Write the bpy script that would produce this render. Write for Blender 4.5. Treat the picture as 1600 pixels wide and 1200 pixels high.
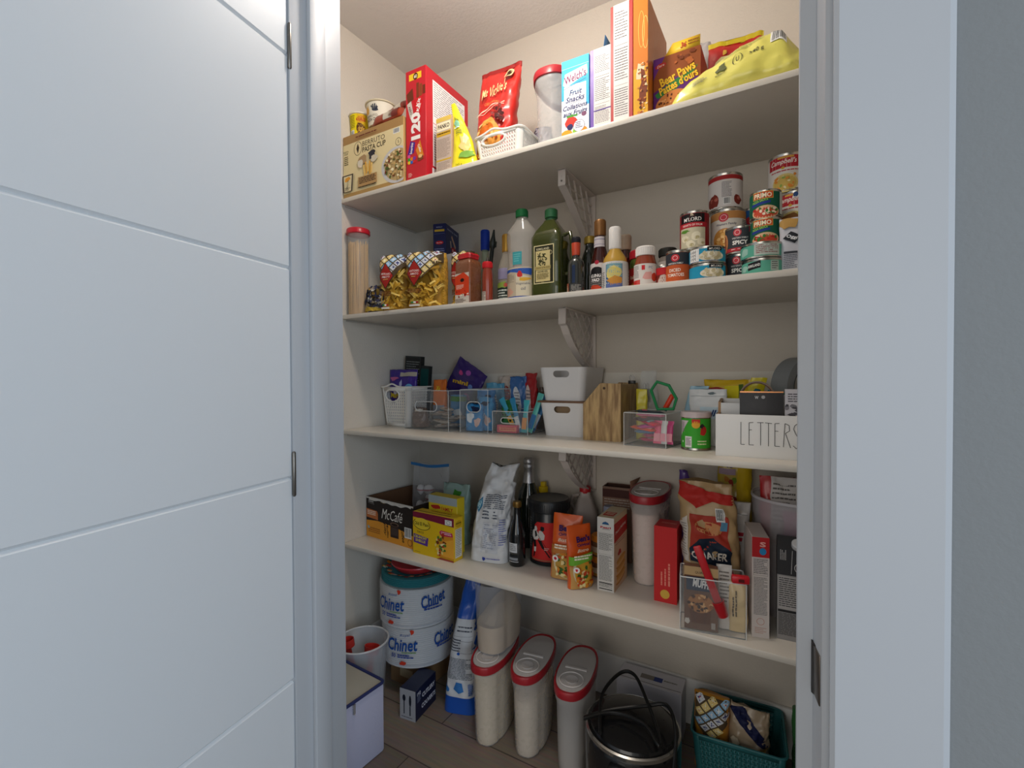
import bpy, bmesh, math, random
from mathutils import Vector, Matrix, noise, geometry
for _o in list(bpy.data.objects):
    bpy.data.objects.remove(_o)
C = bpy.context.scene.collection
R = math.radians
S_, C_ = math.sin, math.cos
# ---------------------------------------------------------------- camera
cam_data = bpy.data.cameras.new('camera')
cam = bpy.data.objects.new('camera', cam_data)
C.objects.link(cam)
cam_data.sensor_width = 36.0
cam_data.lens = 742.27 * 36.0 / 1600.0
cam_data.clip_start = 0.02
_y, _p, _r = R(-30.6645), R(-0.8535), R(-0.2341)
_f = Vector((S_(_y) * C_(_p), C_(_y) * C_(_p), S_(_p)))
_rt = Vector((C_(_y), -S_(_y), 0)); _up = _rt.cross(_f)
_r2 = _rt * C_(_r) + _up * S_(_r); _u2 = -_rt * S_(_r) + _up * C_(_r)
_m = Matrix((_r2, _u2, -_f)).transposed().to_4x4()
_m.translation = Vector((1.4018, -1.162, 1.0947))
cam.matrix_world = _m
bpy.context.scene.camera = cam
# ---------------------------------------------------------------- world and lights
scn = bpy.context.scene
scn.view_settings.view_transform = 'Standard'
scn.view_settings.look = 'None'
scn.view_settings.gamma = 1
scn.view_settings.use_curve_mapping = False
scn.view_settings.exposure = 0.0
world = bpy.data.worlds.new('world'); scn.world = world; world.use_nodes = True
bgn = world.node_tree.nodes['Background']
bgn.inputs[0].default_value = (0.84, 0.84, 0.84, 1); bgn.inputs[1].default_value = 0.42

def area(name, loc, target, size, power, color, size_y=None):
    ld = bpy.data.lights.new(name, 'AREA'); ld.energy = power; ld.color = color
    ld.shape = 'RECTANGLE'; ld.size = size; ld.size_y = size_y or size
    o = bpy.data.objects.new(name, ld); C.objects.link(o); o.location = loc
    o.rotation_euler = (Vector(target) - Vector(loc)).to_track_quat('-Z', 'Y').to_euler()
    return o
# daylight from the window of the room behind the camera (cool), and a warm fill panel added to brighten the pantry
area('window_daylight', (3.5, -2.3, 1.35), (0.7, -0.9, 0.9), 1.6, 44, (0.69, 0.84, 1.0), 1.7)
area('hall_fill', (1.15, -4.0, 1.35), (0.85, 0.2, 1.0), 2.0, 27, (1.0, 0.94, 0.86), 1.9)
# ---------------------------------------------------------------- materials
_mats = {}
def hexc(h):
    h = h.lstrip('#'); out = []
    for i in (0, 2, 4):
        c = int(h[i:i + 2], 16) / 255
        out.append(c / 12.92 if c <= .04045 else ((c + .055) / 1.055) ** 2.4)
    return (*out, 1)
def mat(col, rough=.5, metal=0, alpha=1, trans=0, ior=1.45, emit=0, bump=None, var=0, coat=0, sss=0, spec=.5):
    key = (col, rough, metal, alpha, trans, ior, emit, bump, var, coat, sss, spec)
    if key in _mats: return _mats[key]
    m = bpy.data.materials.new('material_' + str(len(_mats))); m.use_nodes = True
    nt = m.node_tree; b = nt.nodes['Principled BSDF']
    b.inputs['Base Color'].default_value = hexc(col)
    b.inputs['Metallic'].default_value = metal; b.inputs['Alpha'].default_value = alpha
    b.inputs['IOR'].default_value = ior; b.inputs['Transmission Weight'].default_value = trans
    b.inputs['Coat Weight'].default_value = coat; b.inputs['Specular IOR Level'].default_value = spec
    if emit:
        b.inputs['Emission Color'].default_value = hexc(col); b.inputs['Emission Strength'].default_value = emit
    tc = nt.nodes.new('ShaderNodeTexCoord'); nz = nt.nodes.new('ShaderNodeTexNoise')
    nz.inputs['Scale'].default_value = 60; nt.links.new(tc.outputs['Object'], nz.inputs['Vector'])
    mr = nt.nodes.new('ShaderNodeMapRange'); nt.links.new(nz.outputs['Fac'], mr.inputs['Value'])
    mr.inputs['To Min'].default_value = max(0, rough - .06); mr.inputs['To Max'].default_value = min(1, rough + .06)
    nt.links.new(mr.outputs['Result'], b.inputs['Roughness'])
    if var:
        n2 = nt.nodes.new('ShaderNodeTexNoise'); n2.inputs['Scale'].default_value = 25 if var < .3 else 130; n2.inputs['Detail'].default_value = 6
        nt.links.new(tc.outputs['Object'], n2.inputs['Vector'])
        hs = nt.nodes.new('ShaderNodeHueSaturation'); hs.inputs['Color'].default_value = hexc(col)
        m2 = nt.nodes.new('ShaderNodeMapRange'); nt.links.new(n2.outputs['Fac'], m2.inputs['Value'])
        m2.inputs['From Min'].default_value = .3; m2.inputs['From Max'].default_value = .7
        m2.inputs['To Min'].default_value = 1 - var; m2.inputs['To Max'].default_value = 1 + var
        nt.links.new(m2.outputs['Result'], hs.inputs['Value']); nt.links.new(hs.outputs['Color'], b.inputs['Base Color'])
    if bump:
        sc, st = bump
        n3 = nt.nodes.new('ShaderNodeTexNoise'); n3.inputs['Scale'].default_value = sc; n3.inputs['Detail'].default_value = 4
        nt.links.new(tc.outputs['Object'], n3.inputs['Vector'])
        bp = nt.nodes.new('ShaderNodeBump'); bp.inputs['Strength'].default_value = st; bp.inputs['Distance'].default_value = .002
        nt.links.new(n3.outputs['Fac'], bp.inputs['Height']); nt.links.new(bp.outputs['Normal'], b.inputs['Normal'])
    _mats[key] = m
    return m
def P(col): return mat(col, .52, spec=.22)                                    # printed paper and card
def clearp(col='#dfe6e8', a=.22, rough=.12): return mat(col, rough, alpha=a, spec=.6)
def frost(col='#d9d7d4', a=.55): return mat(col, .4, alpha=a)
def asm(x): return P(x) if isinstance(x, str) else x
# ---------------------------------------------------------------- mesh builder
class MB:
    def __init__(s): s.v = []; s.f = []; s.m = []; s.mats = []
    def mi(s, m):
        m = asm(m)
        if m not in s.mats: s.mats.append(m)
        return s.mats.index(m)
    def add(s, vs, fs, m, M=None):
        o = len(s.v); k = s.mi(m)
        s.v += [tuple(M @ Vector(q)) if M else tuple(q) for q in vs]
        s.f += [tuple(i + o for i in f) for f in fs]; s.m += [k] * len(fs)
        return s
    def bm(s, b, m, M=None):
        b.verts.index_update()
        s.add([v.co[:] for v in b.verts], [[v.index for v in f.verts] for f in b.faces], m, M); b.free(); return s
    def box(s, x0, y0, z0, x1, y1, z1, m, bev=0, M=None, seg=2):
        b = bmesh.new()
        bmesh.ops.create_cube(b, size=1)
        for v in b.verts:
            v.co = Vector((x0 + (v.co.x + .5) * (x1 - x0), y0 + (v.co.y + .5) * (y1 - y0), z0 + (v.co.z + .5) * (z1 - z0)))
        if bev: bmesh.ops.bevel(b, geom=b.edges[:], offset=bev, segments=seg, affect='EDGES', profile=.5)
        return s.bm(b, m, M)
    def lathe(s, prof, m, seg=36, sx=1, sy=1, c=(0, 0), M=None, caps=True):
        vs = []; fs = []; n = len(prof)
        for r, z in prof:
            for i in range(seg):
                a = 2 * math.pi * i / seg; vs.append((c[0] + r * sx * C_(a), c[1] + r * sy * S_(a), z))
        for j in range(n - 1):
            for i in range(seg):
                i2 = (i + 1) % seg
                fs.append((j * seg + i, j * seg + i2, (j + 1) * seg + i2, (j + 1) * seg + i))
        if caps:
            if prof[0][0] > 1e-6: fs.append(tuple(range(seg))[::-1])
            if prof[-1][0] > 1e-6: fs.append(tuple((n - 1) * seg + i for i in range(seg)))
        return s.add(vs, fs, m, M)
    def loft(s, rings, m, caps=(True, True), closed=True, M=None):
        n = len(rings[0]); vs = [q for r in rings for q in r]; fs = []
        for j in range(len(rings) - 1):
            for i in range(n if closed else n - 1):
                i2 = (i + 1) % n
                fs.append((j * n + i, j * n + i2, (j + 1) * n + i2, (j + 1) * n + i))
        if caps[0]: fs.append(tuple(range(n))[::-1])
        if caps[1]: fs.append(tuple((len(rings) - 1) * n + i for i in range(n)))
        return s.add(vs, fs, m, M)
    def tube(s, pts, r, m, seg=8, closed=False, M=None, flat=1):
        pts = [Vector(q) for q in pts]; n = len(pts); rings = []
        prev = None
        for i, q in enumerate(pts):
            a = pts[(i - 1) % n] if (closed or i > 0) else q
            b = pts[(i + 1) % n] if (closed or i < n - 1) else q
            t = (b - a).normalized()
            if prev is None:
                up = Vector((0, 0, 1)) if abs(t.z) < .9 else Vector((0, 1, 0))
                nx = t.cross(up).normalized()
            else:
                nx = (prev - t * prev.dot(t)).normalized()
            prev = nx; ny = t.cross(nx)
            rr = r[i] if isinstance(r, (list, tuple)) else r
            rings.append([tuple(q + nx * (rr * C_(k * 2 * math.pi / seg)) + ny * (rr * flat * S_(k * 2 * math.pi / seg))) for k in range(seg)])
        if closed: rings.append(rings[0]); return s.loft(rings, m, (False, False), M=M)
        return s.loft(rings, m, M=M)
    def grid(s, fn, nu, nv, m, M=None):
        vs = [fn(i / nu, j / nv) for j in range(nv + 1) for i in range(nu + 1)]
        fs = [(j * (nu + 1) + i, j * (nu + 1) + i + 1, (j + 1) * (nu + 1) + i + 1, (j + 1) * (nu + 1) + i) for j in range(nv) for i in range(nu)]
        return s.add(vs, fs, m, M)
    def prism(s, poly, fn, h0, h1, m, M=None):
        """poly in (u, v); fn(u, v, h) -> xyz; a solid plate between h0 and h1"""
        n = len(poly); tri = geometry.tessellate_polygon([[Vector((u, v, 0)) for u, v in poly]])
        vs = [fn(u, v, h0) for u, v in poly] + [fn(u, v, h1) for u, v in poly]
        fs = [tuple(t) for t in tri] + [tuple(i + n for i in t[::-1]) for t in tri]
        fs += [(i, (i + 1) % n, n + (i + 1) % n, n + i) for i in range(n)]
        return s.add(vs, fs, m, M)
    def ringplate(s, outer, inner, fn, h0, h1, m, M=None):
        n = len(outer); vs = []
        for h in (h0, h1):
            vs += [fn(u, v, h) for u, v in outer] + [fn(u, v, h) for u, v in inner]
        fs = []
        for i in range(n):
            j = (i + 1) % n
            fs += [(i, j, n + j, n + i), (2 * n + j, 2 * n + i, 3 * n + i, 3 * n + j), (i, 2 * n + i, 2 * n + j, j), (n + i, n + j, 3 * n + j, 3 * n + i)]
        return s.add(vs, fs, m, M)
    def build(s, name, parent=None, loc=(0, 0, 0), rot=(0, 0, 0), angle=38, fix=True):
        me = bpy.data.meshes.new(name); me.from_pydata(s.v, [], s.f)
        for m in s.mats: me.materials.append(m)
        me.polygons.foreach_set('material_index', s.m)
        if fix:
            b = bmesh.new(); b.from_mesh(me); bmesh.ops.recalc_face_normals(b, faces=b.faces[:]); b.to_mesh(me); b.free()
        me.shade_smooth(); me.set_sharp_from_angle(angle=R(angle)); me.update()
        o = bpy.data.objects.new(name, me); C.objects.link(o); o.parent = parent
        o.location = loc; o.rotation_euler = rot
        return o
def stadium(cx, cy, w, h, n=32):
    """rounded slot outline, n points, counter-clockwise from the right"""
    r = min(w, h) / 2; pts = []
    for i in range(n):
        a = 2 * math.pi * (i + .5) / n
        pts.append((cx + (w / 2 - r) * (1 if C_(a) > 0 else -1) + r * C_(a), cy + (h / 2 - r) * (1 if S_(a) > 0 else -1) + r * S_(a)))
    return pts
def rectring(x0, y0, x1, y1, cx, cy, n=32):
    pts = []
    for i in range(n):
        a = 2 * math.pi * (i + .5) / n; dx, dy = C_(a), S_(a)
        t = min((x1 - cx) / dx if dx > 0 else (x0 - cx) / dx, (y1 - cy) / dy if dy > 0 else (y0 - cy) / dy)
        pts.append((cx + dx * t, cy + dy * t))
    cs = [(x1, y1), (x0, y1), (x0, y0), (x1, y0)]
    for c in cs:                                                     # snap the nearest point onto each corner
        k = min(range(n), key=lambda i: (pts[i][0] - c[0]) ** 2 + (pts[i][1] - c[1]) ** 2); pts[k] = c
    return pts
def rrect(w, d, r, n=5):
    pts = []
    for k, (sx, sy) in enumerate(((1, 1), (-1, 1), (-1, -1), (1, -1))):
        for i in range(n + 1):
            a = math.pi / 2 * (k + i / n)
            pts.append((sx * (w / 2 - r) + r * C_(a), sy * (d / 2 - r) + r * S_(a)))
    return pts
# ---------------------------------------------------------------- scene objects
def thing(name, label, cat, loc=(0, 0, 0), rotz=0, group=None, rot=None):
    o = bpy.data.objects.new(name, None); C.objects.link(o); o.empty_display_size = .02
    o.location = loc; o.rotation_euler = rot if rot else (0, 0, R(rotz))
    o['label'] = label; o['category'] = cat
    if group: o['group'] = group
    return o
def tag(o, label, cat, group=None, kind=None):
    o['label'] = label; o['category'] = cat
    if group: o['group'] = group
    if kind: o['kind'] = kind
    return o
def struct(o, label=None):
    o['kind'] = 'structure'
    if label: o['label'] = label
    return o
# ---------------------------------------------------------------- printing (real lettering and artwork laid on a surface)
_txt = {}
def textmesh(st, bold, shear):
    k = (st, bold, shear)
    if k in _txt: return _txt[k]
    cu = bpy.data.curves.new('lettering', 'FONT'); cu.body = st; cu.size = 1; cu.resolution_u = 2; cu.offset = bold; cu.shear = shear
    cu.fill_mode = 'FRONT'
    ob = bpy.data.objects.new('lettering', cu); C.objects.link(ob)
    dg = bpy.context.evaluated_depsgraph_get(); ev = ob.evaluated_get(dg); me = ev.to_mesh()
    vs = [(v.co.x, v.co.y) for v in me.vertices]; fs = [tuple(p.vertices) for p in me.polygons]
    ev.to_mesh_clear(); bpy.data.objects.remove(ob); bpy.data.curves.remove(cu)
    _txt[k] = (vs, fs); return _txt[k]
class D:
    def __init__(s, fn, maxlen=None, seed=1, gap=.00025, step=.00004):
        s.fn = fn; s.ml = maxlen; s.mb = MB(); s.h = gap; s.step = step; s.rng = random.Random(seed)
    def _put(s, vs, fs, m, lay=True):
        if s.ml:
            b = bmesh.new(); bv = [b.verts.new((u, v, 0)) for u, v in vs]
            for f in fs:
                try: b.faces.new([bv[i] for i in f])
                except ValueError: pass
            bmesh.ops.triangulate(b, faces=b.faces[:])
            for _ in range(5):
                es = [e for e in b.edges if e.calc_length() > s.ml]
                if not es: break
                bmesh.ops.subdivide_edges(b, edges=es, cuts=1)
                bmesh.ops.triangulate(b, faces=[f for f in b.faces if len(f.verts) > 3])
            b.verts.index_update()
            vs = [(v.co.x, v.co.y) for v in b.verts]; fs = [[v.index for v in f.verts] for f in b.faces]; b.free()
        s.mb.add([s.fn(u, v, s.h) for u, v in vs], fs, m)
        if lay: s.h += s.step
    def poly(s, pts, m, lay=True):
        tri = geometry.tessellate_polygon([[Vector((u, v, 0)) for u, v in pts]])
        s._put(pts, [tuple(t) for t in tri], m, lay); return s
    def rect(s, u0, v0, u1, v1, m, lay=True): s._put([(u0, v0), (u1, v0), (u1, v1), (u0, v1)], [(0, 1, 2, 3)], m, lay); return s
    def ell(s, cu, cv, ru, rv, m, n=24, rot=0, lay=True):
        a = R(rot)
        s._put([(cu + ru * C_(t) * C_(a) - rv * S_(t) * S_(a), cv + ru * C_(t) * S_(a) + rv * S_(t) * C_(a)) for t in [2 * math.pi * i / n for i in range(n)]], [tuple(range(n))], m, lay); return s
    def blob(s, cu, cv, ru, rv, m, n=11, j=.25, lay=True):
        s.poly([(cu + ru * C_(t) * k, cv + rv * S_(t) * k) for t, k in [(2 * math.pi * i / n, 1 + s.rng.uniform(-j, j)) for i in range(n)]], m, lay); return s
    def specks(s, u0, v0, u1, v1, n, r, cols, ell=None):
        for i in range(n):
            u, v = s.rng.uniform(u0, u1), s.rng.uniform(v0, v1)
            if ell and ((u - ell[0]) / ell[2]) ** 2 + ((v - ell[1]) / ell[3]) ** 2 > 1: continue
            s.blob(u, v, r * s.rng.uniform(.6, 1.3), r * s.rng.uniform(.5, 1.1), s.rng.choice(cols), 6, .3)
        return s
    def ring(s, cu, cv, ru, rv, t, m, n=28):
        o = [(cu + ru * C_(a), cv + rv * S_(a)) for a in [2 * math.pi * i / n for i in range(n)]]
        i_ = [(cu + (ru - t) * C_(a), cv + (rv - t) * S_(a)) for a in [2 * math.pi * i / n for i in range(n)]]
        s._put(o + i_, [(i, (i + 1) % n, n + (i + 1) % n, n + i) for i in range(n)], m); return s
    def frame(s, u0, v0, u1, v1, t, m):
        s.rect(u0, v0, u1, v0 + t, m, False); s.rect(u0, v1 - t, u1, v1, m, False); s.rect(u0, v0, u0 + t, v1, m, False); s.rect(u1 - t, v0, u1, v1, m); return s
    def line(s, u0, v0, u1, v1, t, m):
        d = Vector((u1 - u0, v1 - v0)).normalized(); n = Vector((-d.y, d.x)) * (t / 2)
        s._put([(u0 + n.x, v0 + n.y), (u0 - n.x, v0 - n.y), (u1 - n.x, v1 - n.y), (u1 + n.x, v1 + n.y)], [(0, 1, 2, 3)], m); return s
    def txt(s, st, u, v, w, h, m, bold=.0, shear=0, rot=0):
        """lettering fitted into a box w x h centred on (u, v)"""
        vs, fs = textmesh(st, bold, shear)
        if not vs: return s
        x0 = min(q[0] for q in vs); x1 = max(q[0] for q in vs); y0 = min(q[1] for q in vs); y1 = max(q[1] for q in vs)
        a = R(rot); out = []
        for x, y in vs:
            X = ((x - x0) / (x1 - x0) - .5) * w; Y = ((y - y0) / (y1 - y0) - .5) * h
            out.append((u + X * C_(a) - Y * S_(a), v + X * S_(a) + Y * C_(a)))
        s._put(out, fs, m); return s
    def fine(s, u0, v0, u1, v1, n, m, th=.45, vert=False):
        """a block of print too small to read"""
        L = (v1 - v0) if not vert else (u1 - u0)
        for i in range(n):
            a = i / n; p0 = (v1 - (a + th / n) * L) if not vert else u0 + a * L; p1 = p0 + th / n * L
            q = v0 if vert else u0; qe = v1 if vert else u1
            end = qe - (qe - q) * s.rng.choice((0, 0, .05, .25))
            while q < end:
                l = min(s.rng.uniform(.06, .22) * (qe - (v0 if vert else u0)), end - q)
                if vert: s.rect(p0, q, p1, q + l, m, False)
                else: s.rect(q, p0, q + l, p1, m, False)
                q += l + .02 * (qe - (v0 if vert else u0))
        s.h += s.step; return s
    def bars(s, u0, v0, u1, v1, vert=True):
        s.rect(u0, v0, u1, v1, '#e9e9e6'); m = .08 * (u1 - u0); q = u0 + m
        if vert:
            while q < u1 - m:
                w = s.rng.uniform(.01, .045) * (u1 - u0); s.rect(q, v0 + .12 * (v1 - v0), min(q + w, u1 - m), v1 - .06 * (v1 - v0), '#26262a', False); q += w + s.rng.uniform(.015, .04) * (u1 - u0)
        else:
            q = v0 + .08 * (v1 - v0)
            while q < v1 - .08 * (v1 - v0):
                w = s.rng.uniform(.01, .05) * (v1 - v0); s.rect(u0 + m, q, u1 - m, q + w, '#26262a', False); q += w + s.rng.uniform(.015, .04) * (v1 - v0)
        s.h += s.step; return s
    def done(s, name, parent): return s.mb.build(name, parent, fix=False, angle=60)
# ---------------------------------------------------------------- makers
def carton(name, label, cat, fl, z, w, d, h, rot=0, col='#c9b48a', front=None, side=None, left=None, top=None, group=None, ml=None, open_top=None, tilt=None, rough=.42, sidecol=None):
    """card box: fl is its front left corner on the shelf"""
    a = R(rot)
    c = (fl[0] + (w / 2) * C_(a) - (d / 2) * S_(a), fl[1] + (w / 2) * S_(a) + (d / 2) * C_(a), z)
    t = thing(name, label, cat, c, rot, group)
    if tilt: t.rotation_euler = (tilt[0], tilt[1], a)
    mt = mat(col, rough)
    b = MB()
    if open_top:
        th = .003; inn = mat(open_top, .8)
        b.box(-w / 2, -d / 2, 0, w / 2, d / 2, th, mt)
        for (x0, y0, x1, y1) in ((-w / 2, -d / 2, w / 2, -d / 2 + th), (-w / 2, d / 2 - th, w / 2, d / 2), (-w / 2, -d / 2 + th, -w / 2 + th, d / 2 - th), (w / 2 - th, -d / 2 + th, w / 2, d / 2 - th)):
            b.box(x0, y0, th, x1, y1, h, mt)
        e = th * 1.02
        b.box(-w / 2 + e, -d / 2 + e, th, w / 2 - e, d / 2 - e, th + .001, inn)
        for (x0, y0, x1, y1) in ((-w / 2 + e, -d / 2 + e, w / 2 - e, -d / 2 + e + .0006), (-w / 2 + e, d / 2 - e - .0006, w / 2 - e, d / 2 - e), (-w / 2 + e, -d / 2 + e, -w / 2 + e + .0006, d / 2 - e), (w / 2 - e - .0006, -d / 2 + e, w / 2 - e, d / 2 - e)):
            b.box(x0, y0, th, x1, y1, h - .001, inn)
    else:
        b.box(-w / 2, -d / 2, 0, w / 2, d / 2, h, mt, .0012, seg=1)
    b.build('card_body', t)
    def face(fn, draw, nm, fw):
        cl = lambda u, v, k: fn(min(max(u, 0), fw), min(max(v, 0), h), k)       # artwork is cropped at the panel edge
        dd = D(cl, ml, seed=len(name) + len(label)); draw(dd, fw, h); dd.done(nm, t)
    if front: face(lambda u, v, k: (u - w / 2, -d / 2 - k, v), front, 'printed_front', w)
    if side: face(lambda u, v, k: (w / 2 + k, -d / 2 + u, v), side, 'printed_side', d)
    if left: face(lambda u, v, k: (-w / 2 - k, d / 2 - u, v), left, 'printed_side', d)
    if top:
        dd = D(lambda u, v, k: (u - w / 2, -d / 2 + v, h + k), ml); top(dd, w, d); dd.done('printed_top', t)
    return t
def cyl(r, cx=0, cy=0): return lambda u, v, k: (cx + (r + k) * S_(u / r), cy - (r + k) * C_(u / r), v)
def rev(prof, cx=0, cy=0, r0=None):
    """surface of a lathe profile; u is arc length at radius r0"""
    pr = prof
    def rad(v):
        if v <= pr[0][1]: return pr[0][0]
        for (ra, za), (rb, zb) in zip(pr, pr[1:]):
            if za <= v <= zb and zb > za: return ra + (rb - ra) * (v - za) / (zb - za)
        return pr[-1][0]
    R0 = r0 or max(p[0] for p in pr)
    return lambda u, v, k: (cx + (rad(v) + k) * S_(u / R0), cy - (rad(v) + k) * C_(u / R0), v)
def can(name, label, x, y, z, r, h, rot, base, draw=None, group=None, cat='can', pull=True):
    t = thing(name, label, cat, (x, y, z), rot, group)
    steel = mat('#b9b6ae', .28, 1)
    b = MB(); b.lathe([(r * .9, 0), (r, .0015), (r, .004), (r * .975, .006), (r * .975, h - .006), (r, h - .004), (r, h - .001), (r * .97, h), (r * .93, h - .003), (0, h - .003)], steel, 40)
    b.build('tin', t)
    lb = MB(); lb.lathe([(r * .985, .0065), (r * .985, h - .0065)], asm(base), 48, caps=False); wrap = lb.build('paper_wrap', t)
    if pull:
        q = MB(); q.tube([(r * .35 * C_(a) , r * .35 * S_(a) - r * .3, h - .0015) for a in [i * math.pi / 6 for i in range(12)]], .0012, steel, 6, True); q.box(-.004, -.002, h - .003, .004, r * .55, h - .0015, steel); q.build('pull_tab', t)
    if draw:
        dd = D(cyl(r * .985), .007, seed=int(x * 1000)); draw(dd, r, h); dd.done('printed_label', wrap)
    return t
def pouchfn(w, h, d, amp=.004, seed=0, topw=1.0, botw=1.0, prof=None, lean=(0, 0), fr=28, sq=.55, bulge=0):
    """stand-up bag surface S(t, v): t angle (front = -pi/2), v 0..1"""
    pf = prof or (lambda v: (1 - v ** 3) ** .8 if v < 1 else 0)
    off = Vector((seed * 7.3, seed * 3.1, seed * 1.7))
    def S(t, v, k=0):
        ww = w / 2 * (botw + (topw - botw) * v) * (1 + bulge * S_(math.pi * v))
        c, s = C_(t), S_(t)
        x = ww * (abs(c) ** sq) * (1 if c >= 0 else -1)
        y = (d / 2 * max(pf(v), .04) + k) * (abs(s) ** .8) * (1 if s >= 0 else -1)
        p = Vector((x, y, v * h))
        q = p * fr + off
        n = noise.noise(q) * amp + noise.noise(q * 2.3) * amp * .5 + (abs(noise.noise(q * 1.2 + Vector((9, 2, 4)))) - .2) * amp * .9
        env = min(1, v * 6) if v < .17 else 1
        y += (1 if s >= 0 else -1) * n * env * abs(s) ** .5 ; x += n * .6 * env
        x += lean[0] * v * v * h; y += lean[1] * v * v * h
        return (x, y, p.z + n * .5 * env)
    return S
def pouch(name, label, cat, x, y, z, w, h, d, rot, col, draw=None, group=None, amp=.004, seed=0, topw=1., botw=1., prof=None, lean=(0, 0), fr=28, seal=None, m=None, tilt=None, sq=.55, parts=None, nu=56, nv=34, bulge=0, base=True, zscale=1):
    t = thing(name, label, cat, (x, y, z), rot, group)
    if tilt: t.rotation_euler = (R(tilt[0]), R(tilt[1]), R(rot))
    S = pouchfn(w, h, d, amp, seed, topw, botw, prof, lean, fr, sq, bulge)
    b = MB(); rings = [[S(2 * math.pi * i / nu, j / nv) for i in range(nu)] for j in range(nv + 1)]
    zmin = min(q[2] for r in rings for q in r)
    b.loft(rings, m or mat(col, .33, coat=.2))
    b.build('bag_film', t, angle=70)
    if seal:
        sb = MB(); hh = .014
        r0 = rings[-1]; r1 = [(q[0], q[1] , q[2] - .002) for q in r0]
        cx = sum(q[0] for q in r0) / nu; cy = sum(q[1] for q in r0) / nu
        sb.loft([r1, [(cx + (q[0] - cx) * 1.01, cy + (q[1] - cy) * .5, q[2] + hh) for q in r0]], mat(seal, .35)); sb.build('top_seal', t, angle=70)
    if draw:
        def fn(u, v, k):
            xx = max(-.999, min(.999, (u - w / 2) / (w / 2)))
            t_ = -math.acos((abs(xx) ** (1 / sq)) * (1 if xx >= 0 else -1)); q = S(t_, min(max(v / h, 0), 1), .0003 + k); return (q[0], q[1] - k, q[2])
        dd = D(fn, min(.009, w / 12), seed=seed + 3, gap=.0009, step=.00012); draw(dd, w, h); dd.done('printed_front', t)
    return t
def bottle(name, label, x, y, z, prof, m, cap, capm, rot=0, draw=None, lab=None, cat='bottle', group=None, sx=1, sy=1, liquid=None, extra=None, seg=40):
    """prof [(r, z)...]; cap (r, z0, z1); lab (z0, z1, mat, u_half or None)"""
    t = thing(name, label, cat, (x, y, z), rot, group)
    b = MB(); b.lathe(prof, m, seg, sx, sy); b.build('glass_body', t)
    if liquid:
        lm, top, th = liquid
        lp = [(max(r - th, .0005), max(zz, .003)) for r, zz in prof if zz <= top]; lr = rev(prof)
        lp.append((max(abs(lr(0, top, 0)[1]) - th, .001), top)); q = MB(); q.lathe(lp, lm, seg, sx, sy); q.build('liquid', t)
    if cap:
        r, z0, z1 = cap; q = MB(); cm = asm(capm)
        q.lathe([(r * .96, z0), (r, z0 + .001), (r, z1 - .003), (r * .9, z1), (0, z1)], cm, 32)
        for i in range(28):
            a = 2 * math.pi * i / 28
            q.box(-.0006, r - .0004, z0 + .002, .0006, r + .0007, z1 - .004, cm, M=Matrix.Rotation(a, 4, 'Z'))
        q.build('cap', t)
    f0 = rev(prof); fn = lambda u, v, k: (lambda p: (p[0] * sx, p[1] * sy, p[2]))(f0(u, v, k))
    if lab:
        z0, z1, lm, uh = lab; R0 = max(p[0] for p in prof); uh = uh or math.pi * R0 * .999
        q = MB(); q.grid(lambda a, b_: fn((a - .5) * 2 * uh, z0 + (z1 - z0) * b_, .0007), 44, 4, asm(lm)); q.build('paper_label', t)
    if draw:
        dd = D(fn, .006, seed=int(x * 999), gap=.0012); draw(dd, max(p[0] for p in prof), z); dd.done('printed_label', t)
    if extra: extra(t)
    return t
# ================================================================ the pantry and its doorway
SZ = [0, 1.7344, 1.3198, 0.9056, 0.4943]       # shelf tops, top to bottom
DEP = 0.406; TH = 0.0152; CEIL = 2.362
paint = mat('#d2cabe', .85, bump=(160, .55))
paint_s = mat('#cbc9c6', .85, bump=(150, .5))
white = mat('#e6e6e4', .38)
trimw = mat('#b3b7bc', .45)
shelfm = mat('#dcd6cb', .32, var=.01)
def solid(name, x0, y0, z0, x1, y1, z1, m, label=None, bev=0):
    b = MB(); b.box(x0, y0, z0, x1, y1, z1, m, bev); return struct(b.build(name), label)
XR = 1.80; WY = -0.497; WF = -0.612
solid('wall_left', -.12, -.50, 0, 0, DEP + .1, CEIL, paint, 'textured pantry side wall at the left')
solid('wall_back', 0, DEP, 0, XR, DEP + .1, CEIL, paint, 'textured pantry back wall behind the shelves')
solid('wall_right', XR, -.50, 0, XR + .12, DEP + .1, CEIL, paint)
solid('ceiling', -.12, -.50, CEIL, XR + .12, DEP + .1, CEIL + .1, mat('#e2ddd8', .9, bump=(120, .6)), 'warm lit pantry ceiling')
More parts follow.
